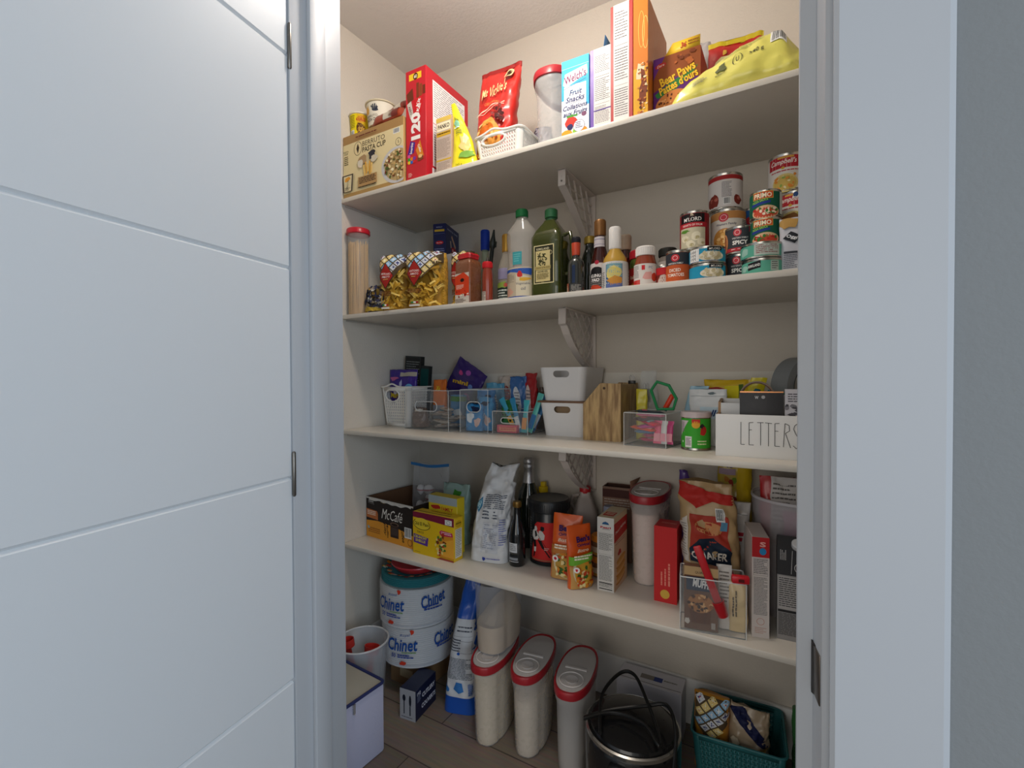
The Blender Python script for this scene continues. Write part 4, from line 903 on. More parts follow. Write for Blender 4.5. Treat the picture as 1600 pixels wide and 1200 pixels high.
def f(d, r, h):
    d.rect(-.09, .006, .09, h - .007, '#8d222a'); d.rect(-.032, h * .70, .032, h - .008, '#17171a'); d.txt("M'LORD", .001, h * .78, .044, .010, '#f0ece6', .01); d.txt('h', 0, h * .90, .006, .008, '#e9d9b8', .02)
    d.rect(-.040, h * .58, .040, h * .69, '#b32430'); d.txt('HEARTS OF PALM', 0, h * .635, .050, .005, '#f3e0d8', .01); d.rect(-.034, .006, .034, h * .57, '#c9c2a6')
    for u, v, s in ((-.018, .030, .011), (.010, .034, .012), (.024, .020, .010), (-.004, .016, .011)): d.blob(u, v, s, s * .9, '#e6dfc4', 10, .2); d.blob(u + .003, v - .003, s * .5, s * .4, '#b5a878', 8, .2)
    d.blob(-.018, .048, .012, .004, '#5a8a34', 12, .5)
can('hearts_of_palm_can', "tall M'Lord can with black and red label, leftmost upper can", 1.178, .150, Z2 + .096, .036, .100, 0, '#8d222a', f)
def blue(bar):
    def f(d, r, h):
        d.rect(-.12, .005, .12, h - .006, '#2491b4'); d.ell(.016, h * .40, .030, h * .28, '#d9d2bc', 30); d.specks(-.012, h * .18, .044, h * .62, 22, .005, ['#efe8d2', '#b8ab86', '#c9bd98'], (.016, h * .40, .027, h * .24))
        d.rect(.006, h * .70, .040, h * .92, '#1b1b1e'); d.txt("M'LORD", .023, h * .80, .026, .005, '#e9e6df', .01)
        if bar: d.bars(-.040, h * .14, -.012, h * .88, False)
        d.rect(-.12, .005, .12, h * .14, '#2a62a8')
    return f
can('crab_can', "blue M'Lord can, upper of a stack of two at the shelf front", 1.222, .062, Z2 + .0385, .041, .040, 0, '#2491b4', blue(True), group="blue M'Lord cans")
can('crab_can', "blue M'Lord can, lower of a stack of two at the shelf front", 1.222, .062, Z2, .041, .0385, 6, '#2a6cae', blue(False), group="blue M'Lord cans")
can('chickpea_can_below', 'brown labelled can at the bottom of the tallest middle can stack', 1.252, .205, Z2, .042, .094, 0, '#b98a5c', lambda d, r, h: d.rect(-.09, .006, .09, h * .4, '#6a4a34'))
bpy.data.objects['chickpea_can_below'].name = 'bean_can'
def f(d, r, h):
    d.rect(-.11, .006, .11, h - .007, '#d9d2c6'); d.rect(-.11, h - .026, .11, h - .007, '#c0874e'); d.ell(-.006, h - .022, .012, .011, '#c9404a'); d.ring(-.006, h - .022, .008, .007, .001, '#f2dada'); d.txt('Western Family', .0, h - .040, .050, .007, '#3a3a5a', .01); d.txt('chick peas', .0, h - .052, .034, .005, '#9a7a9a')
    d.ell(-.004, h * .28, .030, .028, '#c98d44', 30); d.specks(-.034, .01, .028, h * .5, 40, .005, ['#e0ac60', '#b8742c', '#eec483'], (-.004, h * .28, .028, .026)); d.fine(.040, .02, .075, h - .03, 14, '#6a6a6a')
can('chickpea_can', 'cream can of chick peas in the middle of the tallest can stack', 1.252, .205, Z2 + .094, .043, .108, 0, '#d9d2c6', f)
def f(d, r, h):
    d.rect(-.11, .006, .11, h - .007, '#d6d0cc'); d.rect(-.11, h - .018, .11, h - .007, '#a52c2c'); d.fine(-.004, .030, .020, h - .024, 12, '#5a5a60', .4)
    for u in (-.034, -.022, .036): d.blob(u, .024, .012, .015, '#7a2e24', 12, .3); d.blob(u + .003, .028, .005, .005, '#b8685a', 8)
    d.bars(.0, .012, .018, .030)
can('kidney_bean_can', 'white can with a red top band, topmost of the tallest middle stack', 1.245, .208, Z2 + .202, .042, .094, 0, '#d6d0cc', f)
def f(d, r, h): d.rect(-.08, .006, .08, h - .007, '#2a6cb8'); d.rect(-.08, .006, .08, h * .45, '#dfe2e6'); d.ell(-.002, h * .68, .010, .010, '#c9303c'); d.fine(-.03, h * .5, .02, h * .56, 1, '#e9ecf2')
can('tall_can', 'plain grey can under the blue can behind the pizza sauce', 1.300, .300, Z2, .034, .118, 0, '#8a8d92', None)
can('blue_can', 'blue and white can peeking out behind the pizza sauce cans', 1.300, .300, Z2 + .118, .034, .108, 0, '#2a6cb8', f)
def f(d, r, h):
    d.rect(-.10, .005, .10, h - .006, '#3a3d42'); d.ell(-.006, h * .76, .009, .009, '#c9404a'); d.ring(-.006, h * .76, .006, .006, .001, '#f2dada'); d.txt('WESTERN FAMILY', .0, h * .56, .036, .004, '#e0dedb', .01); d.txt('SPICY', .0, h * .40, .034, .010, '#f2efe9', .04)
    d.rect(-.04, .006, .04, h * .22, '#b8343a'); d.fine(-.02, .008, .03, h * .18, 1, '#f2d8d8'); d.ell(-.044, h * .45, .014, h * .36, '#c98a5a', 20); d.ell(-.044, h * .45, .010, h * .28, '#8a4a2a', 20); d.ell(.044, h * .40, .013, h * .34, '#c98a5a', 20); d.ell(.044, h * .40, .009, h * .27, '#a8662c', 20); d.rect(.020, h * .75, .032, h * .95, '#a02438')
can('spicy_can', 'dark grey can reading SPICY, lower of two', 1.289, .118, Z2, .034, .0655, 0, '#3a3d42', f, group='dark spicy cans')
can('spicy_can', 'dark grey can reading SPICY, stacked on its twin beside the pizza sauce', 1.289, .118, Z2 + .0655, .034, .066, 4, '#3a3d42', f, group='dark spicy cans')
def kirk(top):
    def f(d, r, h):
        d.rect(-.13, .005, .13, h - .006, '#5aa892')
        if top: d.rect(-.016, h * .18, .038, h * .86, '#b9c4bc'); d.fine(-.012, h * .25, .034, h * .80, 5, '#8a4a4a')
        else: d.poly([(-.030, h * .30), (-.002, h * .42), (-.002, h * .86), (-.030, h * .74)], '#1c1c22'); d.txt('KIRKLAND', -.016, h * .58, .026, .006, '#e9e9e6', .02, rot=5); d.rect(.018, h * .2, .036, h * .8, '#a9bab2'); d.fine(.020, h * .25, .034, h * .75, 4, '#5a5a5a')
        d.blob(-.042, h * .5, .012, .008, '#9ac4b6', 10, .3)
    return f
can('tuna_can', 'flat teal Kirkland tuna can at the bottom of the pizza sauce stack', 1.340, .070, Z2, .044, .0365, 0, '#5aa892', kirk(False), group='flat teal tuna cans')
can('tuna_can', 'flat teal tuna can, second from the bottom under the pizza sauce', 1.338, .072, Z2 + .0365, .045, .0365, 3, '#5aa892', kirk(True), group='flat teal tuna cans')
def f(d, r, h):
    d.rect(-.10, .005, .10, h - .006, '#175a44'); d.rect(-.026, h * .66, .018, h * .93, '#d0542c'); d.frame(-.026, h * .66, .018, h * .93, .0008, '#d9c04a'); d.txt('PRIMO', -.004, h * .79, .037, h * .17, '#efe6c8', .03); d.rect(-.028, h * .44, .026, h * .60, '#23388a', True) if False else None
    d.poly([(-.030, h * .42), (.012, h * .50), (.012, h * .58), (-.030, h * .52)], '#23388a'); d.txt('PIZZA SAUCE', -.010, h * .60, .034, .005, '#9ccc5a', .02, rot=8); d.ell(.002, h * .18, .030, h * .24, '#d9b48c', 26); d.ell(.002, h * .16, .026, h * .19, '#c84a32', 26); d.specks(-.022, .006, .026, h * .32, 20, .004, ['#efe0c8', '#b8302a', '#3f7a34']); d.rect(.034, .006, .050, h * .9, '#cfd6d0')
can('pizza_sauce_can', 'green Primo pizza sauce can resting on the teal tuna cans', 1.345, .085, Z2 + .073, .0325, .060, -3, '#175a44', f, group='green Primo pizza sauce cans')
can('pizza_sauce_can', 'green Primo pizza sauce can, topmost above its twin', 1.344, .085, Z2 + .133, .0330, .062, 0, '#175a44', f, group='green Primo pizza sauce cans')
def f(d, r, h):
    d.rect(-.13, .006, .13, h - .007, '#ddd8d0'); d.rect(-.044, h * .62, .030, h - .007, '#b32430'); d.txt("Campbell's", -.008, h * .77, .058, .015, '#f4ece4', .015, .3); d.rect(-.02, h - .012, .015, h - .008, '#d9a84a'); d.ell(-.008, h * .62, .004, .003, '#c9a03a', 10); d.fine(-.036, h * .50, .024, h * .56, 1, '#b32430')
    d.ell(-.004, h * .22, .028, .022, '#d6c27c', 28); d.ell(-.004, h * .22, .024, .018, '#c9ab58', 28); d.specks(-.024, .008, .018, h * .42, 18, .004, ['#e9dcb0', '#8aa24a', '#d98a3a'])
def f2(d, r, h):
    f(d, r, h); d.rect(-.002, h * .80, .018, h - .008, '#e6e2de'); d.ell(.003, h * .88, .005, .006, '#2c4a7a'); d.blob(-.014, h * .20, .022, .018, '#8a5a2c', 12, .3)
can('soup_can_base', 'plain pale soup can hidden at the bottom of the right soup stack', 1.402, .165, Z2, .040, .116, 0, '#cfcac2', None)
bpy.data.objects['soup_can_base'].name = 'soup_can'
can('soup_can', "Campbell's soup can in the middle of the right stack, partly cut by the door jamb", 1.404, .165, Z2 + .116, .0405, .090, -4, '#ddd8d0', f2, group="Campbell's soup cans")
can('soup_can', "Campbell's soup can topmost on the right stack, highest can on the shelf", 1.386, .165, Z2 + .206, .0405, .090, 0, '#ddd8d0', f, group="Campbell's soup cans")
def f(d, w, h):
    d.poly([(.006, h * .62), (.022, h * .74), (.042, h * .64), (.030, h * .52)], '#23262c'); d.txt('Oggi', .024, h * .63, .022, .009, '#e9ecf0', .02, rot=-20); d.rect(.008, h * .34, .036, h * .38, '#3a3d44'); d.fine(.008, h * .06, .036, h * .32, 8, '#5a5f6a'); d.blob(.020, h * .90, .018, .012, '#b08a4a', 12, .3)
pouch('flatbread_pouch', 'white and silver pouch standing in front of the soup stack at the jamb', 'bag', 1.402, .062, Z2 + .001, .058, .122, .035, 0, '#bcbec6', f, amp=.002, seed=31, prof=lambda v: 1 - .7 * v ** 2, sq=.5, botw=.95)
pouch('red_packet', 'small red packet between the tuna cans and the silver pouch', 'bag', 1.400, .112, Z2 + .001, .055, .095, .02, 0, '#b8302a', None, amp=.002, seed=33)
# ================================================================ middle shelf
Z3 = SZ[3]
clear = mat('#dfe3e4', .08, alpha=.07, spec=.8)
cedge = mat('#e9ecec', .1, alpha=.7, spec=.8)
hole_basket('storage_basket', 'white pierced plastic basket holding purple chocolate bags on the middle shelf', .084, .262, Z3, .150, .175, .152, 0, 10, 12, 11, True, 'white pierced plastic baskets')
def bag(name, label, x, y, z, w, h, d, rot, col, draw=None, seed=0, **k):
    return pouch(name, label, 'bag', x, y, z, w, h, d, rot, col, draw, seed=seed, **{**dict(amp=.005), **k})
def f(d, w, h):
    d.txt('MINI', w * .36, h * .53, .056, .020, '#e8c832', .04, rot=-4); d.ell(w * .82, h * .66, .018, .018, '#6fb0e0'); d.blob(w * .5, h * .74, .008, .016, '#c9c6e8', 10, .4); d.blob(w * .22, h * .84, .020, .008, '#c86a9a', 10, .4); d.rect(w * .45, h * .88, w, h * .95, '#b9b0a0'); d.ell(w * .35, h * .62, .012, .016, '#dcd6ea')
bag('chocolate_bag', 'purple chocolate bag reading MINI standing in the left pierced basket', .080, .230, Z3 + .004, .128, .215, .05, 0, '#40288c', f, 41, topw=1.15, botw=.85)
def f(d, w, h): d.fine(.008, h * .5, w - .008, h * .92, 12, '#8a8d8a', .35); d.frame(.004, .05, w - .004, h - .004, .001, '#5a5d5a')
t = carton('black_snack_box', 'black box with tiny white print standing behind the purple chocolate bag', 'box', (.020, .285), Z3 + .010, .085, .022, .265, 0, '#1d1f20', front=f, tilt=(0, R(4)))
def f(d, w, h): d.rect(0, h * .6, w, h * .95, '#1f4f4c'); d.fine(.006, h * .3, w - .006, h * .55, 6, '#8a8d8a', .35)
carton('black_snack_box', 'shorter black and dark green box beside the other black box in the basket', 'box', (.108, .280), Z3 + .010, .040, .022, .225, 0, '#22282a', front=f, tilt=(0, R(5)))
def f(d, w, h):
    d.txt('mini', w * .42, h * .50, w * .5, .016, '#e0b43a', .04, rot=20); d.ell(w * .5, h * .80, .012, .010, '#a85ab0'); d.ell(w * .75, h * .55, .010, .010, '#6f8fd0'); d.blob(w * .3, h * .7, .010, .008, '#c84a8a', 8, .3); d.blob(w * .8, h * .3, .016, .010, '#b04aa0', 9, .3)
bag('chocolate_bag', 'purple chocolate bag tipped on its corner above the clear bins', .262, .330, Z3 + .096, .150, .160, .03, 0, '#33206e', f, 43, tilt=(0, 32), prof=lambda v: .15 + math.sin(math.pi * min(1, v + .02)) * .85, sq=.8)
def f(d, w, h): d.txt('Xs', w * .5, h * .78, .020, .018, '#e0c23a', .05); d.rect(0, 0, w, h * .35, '#8f96a0'); d.blob(w * .85, h * .2, .008, .012, '#3a9ab0')
bag('orange_packet', 'small orange and grey packet between the black boxes and the tipped purple bag', .232, .268, Z3 + .03, .060, .150, .03, 0, '#d9701f', f, 44)
def clearbin(name, label, fl, z, w, d, h, rot, slot=True, group='clear plastic bins'):
    a = R(rot); c = (fl[0] + (w / 2) * C_(a) - (d / 2) * S_(a), fl[1] + (w / 2) * S_(a) + (d / 2) * C_(a), z)
    t = thing(name, label, 'bin', c, rot, group)
    th = .0022; b = MB()
    b.box(-w / 2, -d / 2, 0, w / 2, d / 2, th, clear); b.box(-w / 2, d / 2 - th, th, w / 2, d / 2, h, clear)
    b.box(-w / 2, -d / 2 + th, th, -w / 2 + th, d / 2 - th, h, clear); b.box(w / 2 - th, -d / 2 + th, th, w / 2, d / 2 - th, h, clear)
    if slot:
        sc = h * .60; sw, sh = w * .50, h * .24
        b.ringplate(rectring(-w / 2, th, w / 2, h, 0, sc), stadium(0, sc, sw, sh), lambda u, v, k: (u, -d / 2 + k, v), 0, th, clear)
    else: b.box(-w / 2, -d / 2, th, w / 2, -d / 2 + th, h, clear)
    b.build('clear_walls', t)
    b = MB(); b.tube([(x, y, h) for x, y in rrect(w, d, .004, 2)], .0014, cedge, 6, True); b.tube([(x, y, .0015) for x, y in rrect(w, d, .004, 2)], .0012, mat('#9aa0a2', .2, alpha=.7), 6, True)
    for sx, sy in ((-1, -1), (1, -1), (1, 1), (-1, 1)): b.tube([(sx * w / 2, sy * d / 2, 0), (sx * w / 2, sy * d / 2, h)], .0011, cedge, 6)
    b.build('rim', t)
    if slot:
        b = MB(); b.tube([(u, -d / 2 - .0006, v) for u, v in stadium(0, h * .60, w * .50, h * .24)], .0016, cedge, 6, True); b.build('handle', t)
    return t
clearbin('storage_bin', 'wide clear bin of beige wrapped bars overlapping the pierced basket', (.162, .150), Z3, .212, .18, .142, -3)
clearbin('storage_bin', 'narrow tall clear bin of blue packets in the middle of the middle shelf', (.412, .155), Z3, .110, .17, .146, 4)
clearbin('storage_bin', 'low clear bin of drink sticks left of the white bins', (.534, .172), Z3, .130, .15, .075, 4)
rg = random.Random(12)
for i in range(9):
    bar('wrapped_bar', 'beige foil wrapped granola bar heaped in the wide clear bin', .315 + rg.uniform(-.03, .022), .195 + rg.uniform(-.01, .055), Z3 + .006 + (i % 5) * .0145, .085, .032, .012, rg.uniform(-35, 30), (('#b3a596', '#c9bdae', '#9a8f86')[i % 3], '#e2dcd4', '#b98a5a'), rg.uniform(-6, 6), group='beige bars in the wide clear bin')
bag('brown_packet', 'crinkled brown packet in the front left of the wide clear bin', .203, .190, Z3 + .005, .060, .072, .045, 0, '#6e5a50', lambda d, w, h: (d.rect(w * .2, h * .8, w * .8, h * .95, '#c9c4bc'), d.fine(.006, .01, w - .006, h * .7, 9, '#8f7a6e')), 46, amp=.007, fr=50)
bag('blue_packet', 'blue and green packet at the back of the wide clear bin', .318, .272, Z3 + .004, .075, .118, .03, 0, '#3f83b4', lambda d, w, h: (d.rect(0, h * .8, w, h * .95, '#4f8a3a'), d.blob(w * .6, h * .4, .02, .02, '#cfd8dc')), 47)
for i, (x, y, zz, rz, c1, c2) in enumerate(((.452, .185, .004, 6, '#2f86c0', '#dce6ec'), (.478, .215, .004, -8, '#3b93c8', '#e6eef2'), (.458, .250, .004, 12, '#2a76b0', '#2a2f3a'))):
    def f(d, w, h, c2=c2): d.blob(w * .35, h * .5, .014, .016, c2, 10, .35); d.blob(w * .75, h * .3, .012, .016, '#d8b8ae' if c2 != '#2a2f3a' else '#3f7a34', 10, .35); d.blob(w * .6, h * .8, .016, .010, '#1c2a4a', 10, .4)
    bag('blue_snack_packet', ['sky blue packet pressed against the front of the narrow clear bin', 'pale blue packet behind the front one in the narrow clear bin', 'deeper blue packet at the back of the narrow clear bin'][i], x, y, Z3 + zz, .066, [.092, .115, .140][i], .024, rz, c1, f, 50 + i, amp=.008, fr=45, group='blue packets in the narrow clear bin')
# bags standing behind the bins
for i, (x, y, w, h, rz, c, acc, lab) in enumerate((
    (.435, .345, .075, .165, 8, '#57a3c8', '#d9dde0', 'light blue bag behind the narrow clear bin'),
    (.480, .372, .085, .192, -4, '#cfc4bc', '#b5524a', 'white and red bag peeking up behind the blue packets'),
    (.535, .345, .060, .190, 14, '#3f6fae', '#dfe3e8', 'blue bag with a pale curl, left of the red bag'),
    (.585, .350, .055, .200, -16, '#b0282e', '#e0ccc8', 'dark red curled bag behind the drink stick bin'),
    (.645, .365, .075, .150, 6, '#5a4a42', '#2f74a4', 'brown and blue crumpled bag just left of the white bins'))):
    def f(d, w_, h_, acc=acc): d.ell(w_ * .5, h_ * .55, w_ * .22, h_ * .26, acc, 18, 10); d.fine(w_ * .3, h_ * .4, w_ * .7, h_ * .7, 5, '#7a7a84', .4)
    bag('snack_bag', lab, x, y, Z3 + .001, w, h, .028, rz, c, f, 60 + i, amp=.007, fr=36)
bag('green_packet', 'crumpled green packet between the narrow bin and the drink sticks', .560, .240, Z3 + .004, .060, .105, .035, -10, '#2f7a3f', lambda d, w, h: d.specks(0, 0, w, h, 16, .006, ['#1f5a2c', '#7ab07a', '#1c2a20']), 66, amp=.010, fr=50)
def stick(label, x, y, z, L, tl, rz, cols):
    t = thing('drink_stick', label, 'drink stick', (x, y, z), rz, 'drink mix sticks'); t.rotation_euler = (R(-8), R(tl), R(rz))
    b = MB(); n = 10; b.loft([[((.009 if 1 < i < n - 1 else .011) * C_(q), (.003 if 1 < i < n - 1 else .0006) * S_(q), L * i / n) for q in [2 * math.pi * k / 10 for k in range(10)]] for i in range(n + 1)], mat(cols[0], .3)); b.build('wrapper', t)
    b = MB(); b.box(-.0085, -.0038, L * .1, .0085, -.003, L * .45, mat(cols[1], .35)); b.build('printed_patch', t)
stick('blue drink stick leaning left in the low bin', .600, .215, Z3 + .006, .130, -32, 0, ('#3fa3c4', '#e2b04a'))
stick('blue drink stick leaning far left with a red end', .622, .205, Z3 + .006, .120, -20, 0, ('#2f8ab8', '#d8dfe2'))
stick('teal drink stick standing upright in the low bin', .640, .198, Z3 + .006, .108, 2, 0, ('#46b0bc', '#e09a5a'))
stick('aqua drink stick leaning right toward the white bins', .650, .215, Z3 + .006, .135, 16, 0, ('#5ab8b0', '#3a78b0'))
stick('blue and white drink stick leaning right at the back of the low bin', .640, .250, Z3 + .006, .14, 24, 0, ('#3a86c4', '#e8ecee'))
carton('drink_mix_box', 'flat pink box lying at the front of the low clear bin', 'box', (.545, .182), Z3 + .003, .075, .022, .026, 4, '#d8566a', front=lambda d, w, h: (d.rect(.010, .006, w - .004, h - .006, '#e89a7a'), d.fine(.014, .008, w - .008, h - .007, 2, '#c23a4a')))
# white bins
def wbin(label, x, y, z, rot):
    t = thing('white_bin', label, 'bin', (x, y, z), rot, 'white plastic bins with slot handles'); m = mat('#e9e9ea', .4)
    w0, d0, w1, d1, h = .138, .165, .162, .190, .106
    out = [[(q[0], q[1], zz) for q in rrect(w0 + (w1 - w0) * a, d0 + (d1 - d0) * a, .022, 5)] for a, zz in ((0, 0), (.03, .004), (1, h))]
    inn = [[(q[0], q[1], zz) for q in rrect(w0 - .004 + (w1 - w0) * a, d0 - .004 + (d1 - d0) * a, .020, 5)] for a, zz in ((1, h), (.03, .006), (0, .004))]
    b = MB(); rings = out + inn; n = len(out[0]); k = len(rings)
    vs = [q for r in rings for q in r]; fs = []
    for j in range(k - 1):
        for i in range(n):
            i2 = (i + 1) % n
            if n // 2 + 0 <= i < n // 2 + 1: pass
            front = abs(rings[j][i][1] - rings[j][i2][1]) < 1e-6 and rings[j][i][1] < 0
            if front and j in (1, 3): continue
            fs.append((j * n + i, j * n + i2, (j + 1) * n + i2, (j + 1) * n + i))
    fs.append(tuple(range(n))[::-1]); fs.append(tuple((k - 1) * n + i for i in range(n)))
    b.add(vs, fs, m)
    r_ = .022; W0 = w0 / 2 - r_; W1 = w1 / 2 - r_
    def P_(u, v, kk):
        a = max(0, (v - .004) / (h - .004)); a = .03 + .97 * a; u = u / .053
        return (u * (w0 / 2 - r_ + (w1 - w0) / 2 * a), -(d0 + (d1 - d0) * a) / 2 + kk, v)
    b.ringplate(rectring(-.053, .004, .053, h, 0, h * .80), stadium(0, h * .80, .052, .021), P_, 0, .002, m)
    b.build('bin_body', t)
wbin('white slot handled bin, lower of the stacked pair', .770, .300, Z3, 2)
wbin('white slot handled bin stacked on top of its twin', .770, .300, Z3 + .113, 0)
t = thing('wooden_tray', 'thin brown board lying between the two stacked white bins', 'tray', (.770, .300, Z3 + .1062), 0)
b = MB(); b.box(-.084, -.095, 0, .084, .095, .0062, mat('#7a5a44', .6, var=.1), .0015); b.build('board', t)
t = thing('brown_pack', 'brown contents pack seen through the lower white bin slot', 'box', (.770, .300, Z3 + .005), 0); b = MB(); b.box(-.055, -.07, 0, .055, .06, .094, mat('#8a6f54', .7, var=.1), .004); b.build('card_body', t); b = MB(); b.box(-.045, -.0715, .06, .045, -.0702, .090, mat('#a58a6a', .7)); b.build('paper_band', t)
# wooden file holder
def woodmat():
    m = bpy.data.materials.new('mango_wood'); m.use_nodes = True; nt = m.node_tree; b = nt.nodes['Principled BSDF']
    tc = nt.nodes.new('ShaderNodeTexCoord'); mp = nt.nodes.new('ShaderNodeMapping'); mp.inputs['Scale'].default_value = (22, 22, 3.2); nz = nt.nodes.new('ShaderNodeTexNoise'); nz.inputs['Scale'].default_value = 4; nz.inputs['Detail'].default_value = 8
    cr = nt.nodes.new('ShaderNodeValToRGB'); cr.color_ramp.elements[0].position = .35; cr.color_ramp.elements[0].color = hexc('#8a6a42'); cr.color_ramp.elements[1].position = .62; cr.color_ramp.elements[1].color = hexc('#c6a672')
    nt.links.new(tc.outputs['Object'], mp.inputs['Vector']); nt.links.new(mp.outputs['Vector'], nz.inputs['Vector']); nt.links.new(nz.outputs['Fac'], cr.inputs['Fac']); nt.links.new(cr.outputs['Color'], b.inputs['Base Color']); b.inputs['Roughness'].default_value = .55
    return m
wm = woodmat()
t = thing('file_holder', 'mango wood magazine file with a sloped cut front beside the white bins', 'file holder', (.9135, .270, Z3), 2)
pr_ = [(-.057, 0), (.057, 0), (.057, .168), (-.004, .170), (-.057, .108)]; th = .008; w2 = .100
b = MB(); b.prism(pr_, lambda u, v, k: (u, k, v), -w2, -w2 + th, wm); b.build('side_panel', t)
b = MB(); b.prism(pr_, lambda u, v, k: (u, k, v), w2 - th, w2, wm); b.build('side_panel', t)
b = MB(); b.box(.057 - th, -w2 + th, th, .057, w2 - th, .166, wm); b.build('back_panel', t)
b = MB(); b.box(-.057, -w2 + th, 0, .057, w2 - th, th, wm); b.build('base_panel', t)
b = MB(); b.box(-.057, -w2 + th, th, -.057 + th, w2 - th, .104, wm); b.build('front_panel', t)
b = MB(); b.tube([(.008, -w2 - .0006, .155), (.008, -w2 + .004, .155)], .004, mat('#4a3420', .6), 12); b.build('knot_hole', t)
for i, (x, y) in enumerate(((.950, .352), (.962, .335), (.988, .372), (1.002, .360))):
    t = thing('binder_clip', 'black binder clip with wire arms behind the wooden file', 'clip', (x, y, Z3 + .128 + (.0 if i < 2 else -.02)), 15 * i, 'binder clips by the wooden file')
    b = MB(); b.box(-.008, -.004, 0, .008, .004, .012 + .03, mat('#1a1a1c', .3), .001) if i > 1 else b.box(-.008, -.004, .036, .008, .004, .048, mat('#1a1a1c', .3), .001); b.build('clip_body', t)
    b = MB(); zt = .048 if i < 2 else .042; b.tube([(-.003, 0, zt), (-.004, 0, zt + .012), (0, 0, zt + .018), (.004, 0, zt + .012), (.003, 0, zt)], .0009, mat('#8a8a8c', .3, .9), 6); b.build('wire_arm', t)
# office carton holding the clips upright: clear zip bag with clips stands there
pouch('clear_zip_bag', 'clear zip bag standing behind the colourful clear bin', 'bag', 1.020, .300, Z3 + .001, .085, .205, .03, 0, '#cfd6d6', None, amp=.006, seed=70, m=mat('#d5dadb', .15, alpha=.25), topw=.5)
bag('yellow_packet', 'small yellow packet beside the wooden file', 1.008, .270, Z3 + .001, .034, .150, .025, 0, '#d8cc3a', None, 71, amp=.004)
clearbin('storage_bin', 'clear bin of pink and yellow packets in front of the wooden file', (.999, .122), Z3, .118, .150, .090, -8, slot=False)
rg = random.Random(5)
for i in range(10):
    cc = [('#e04a7a', '#f0c8d4'), ('#d8d23a', '#3a6a9a'), ('#e8688e', '#e9e6e6'), ('#5a8aac', '#d9dee2'), ('#ea5a30', '#f4d8c8'), ('#c84a9a', '#4a4a5a'), ('#e83a5a', '#bfe0ea'), ('#6a5a5a', '#d8566a'), ('#f08aa8', '#ffffff'), ('#3a4a52', '#e06a8a')][i]
    bar('candy_packet', ['hot pink packet low in the colourful clear bin', 'yellow packet at the left edge of the colourful clear bin', 'rose pink packet in the colourful clear bin', 'grey blue packet in the colourful clear bin', 'orange packet on top in the colourful clear bin', 'purple pink packet in the colourful clear bin', 'bright red packet in the colourful clear bin', 'dark packet with a pink patch in the colourful clear bin', 'pale pink packet in the colourful clear bin', 'charcoal packet in the colourful clear bin'][i], 1.062 + rg.uniform(-.016, .016), .165 + rg.uniform(-.025, .03), Z3 + .006 + i * .0085, .080, .030, .011, rg.uniform(-50, 50), (cc[0], cc[1]), rg.uniform(-5, 5), group='packets in the colourful clear bin')
for k in range(7):
    stick(['pink', 'pale blue', 'hot pink', 'white', 'rose', 'aqua', 'magenta'][k] + ' candy stick upright at the right of the colourful bin', 1.086 + .0052 * k, .135 + .002 * (k % 3), Z3 + .008, .062, 0, -8, (['#e8507e', '#8ab4c4', '#e03a6a', '#d8dcdc', '#f07a9a', '#6aa8b0', '#c8387a'][k], '#f0a0b0'))
t = thing('bag_clip', 'large green pentagon shaped bag clip standing above the colourful bin', 'clip', (1.098, .175, Z3 + .098), 0)
b = MB(); pts = [(-.020, 0, .0), (-.038, 0, .052), (-.022, 0, .076), (.010, 0, .066), (.030, 0, .030), (.022, 0, .002)]
b.tube(pts, .0046, mat('#1f8a50', .35), 8, True); b.build('clip_loop', t)
t = thing('marker_cap', 'orange red tube leaning through the green clip', 'marker', (1.094, .196, Z3 + .100), 0, rot=(0, R(28), 0)); b = MB(); b.lathe([(.006, 0), (.007, .002), (.007, .040), (.005, .043)], mat('#e0401f', .4), 20); b.build('tube_body', t); b = MB(); b.lathe([(.0075, -.006), (.0075, .0)], mat('#1f6f80', .4), 20); b.build('cap', t)
# green tin with its label
t = can('snack_tin', 'bright green tin with a pale lid at the front of the middle shelf', 1.184, .140, Z3, .0365, .088, 0, '#3fa535',
    lambda d, r, h: (d.poly([(-.040, .034), (-.012, h - .012), (-.040, h - .012)], '#c9c0c4'), d.fine(-.038, .045, -.024, h - .016, 8, '#8a7a84'), d.rect(-.022, .008, -.004, .036, '#dfe0dc'), d.fine(-.020, .012, -.006, .032, 6, '#6a4a6a', .5), d.ell(.006, h - .022, .010, .009, '#e0a83a'), d.rect(-.004, h - .018, .016, h - .008, '#c83a34'), d.blob(.024, .050, .008, .012, '#b8302a', 10, .3), d.blob(.022, .062, .006, .006, '#2a2a2a'), d.fine(.010, .012, .034, .026, 2, '#d9e4b0'), d.ell(-.030, .022, .002, .003, '#e0e0e0', 8)), pull=False)
b = MB(); b.lathe([(.0375, .084), (.0378, .096), (.036, .098), (0, .097)], mat('#d8c8c8', .3, alpha=.85), 40); b.build('plastic_lid', t)
def f(d, w, h): d.rect(w * .3, h * .48, w, h * .68, '#cfe4f0'); d.txt('allo', w * .68, h * .58, .036, .016, '#1f3f7a', .03, .2); d.line(.004, h * .88, w - .004, h * .88, .0014, '#b0b6b8'); d.blob(w * .6, h * .93, .01, .003, '#6a7a80')
bag('white_pouch', 'white resealable pouch with blue script behind the green tin', 1.200, .232, Z3 + .001, .095, .152, .04, 0, '#dfe2e2', f, 75, amp=.004, prof=lambda v: 1 - .8 * v ** 2)
bag('blue_sleeve', 'pale blue translucent sleeve left of the white pouch', 1.150, .262, Z3 + .001, .05, .160, .02, 0, '#9cc4d8', None, 76, lean=(.15, 0), amp=.003)
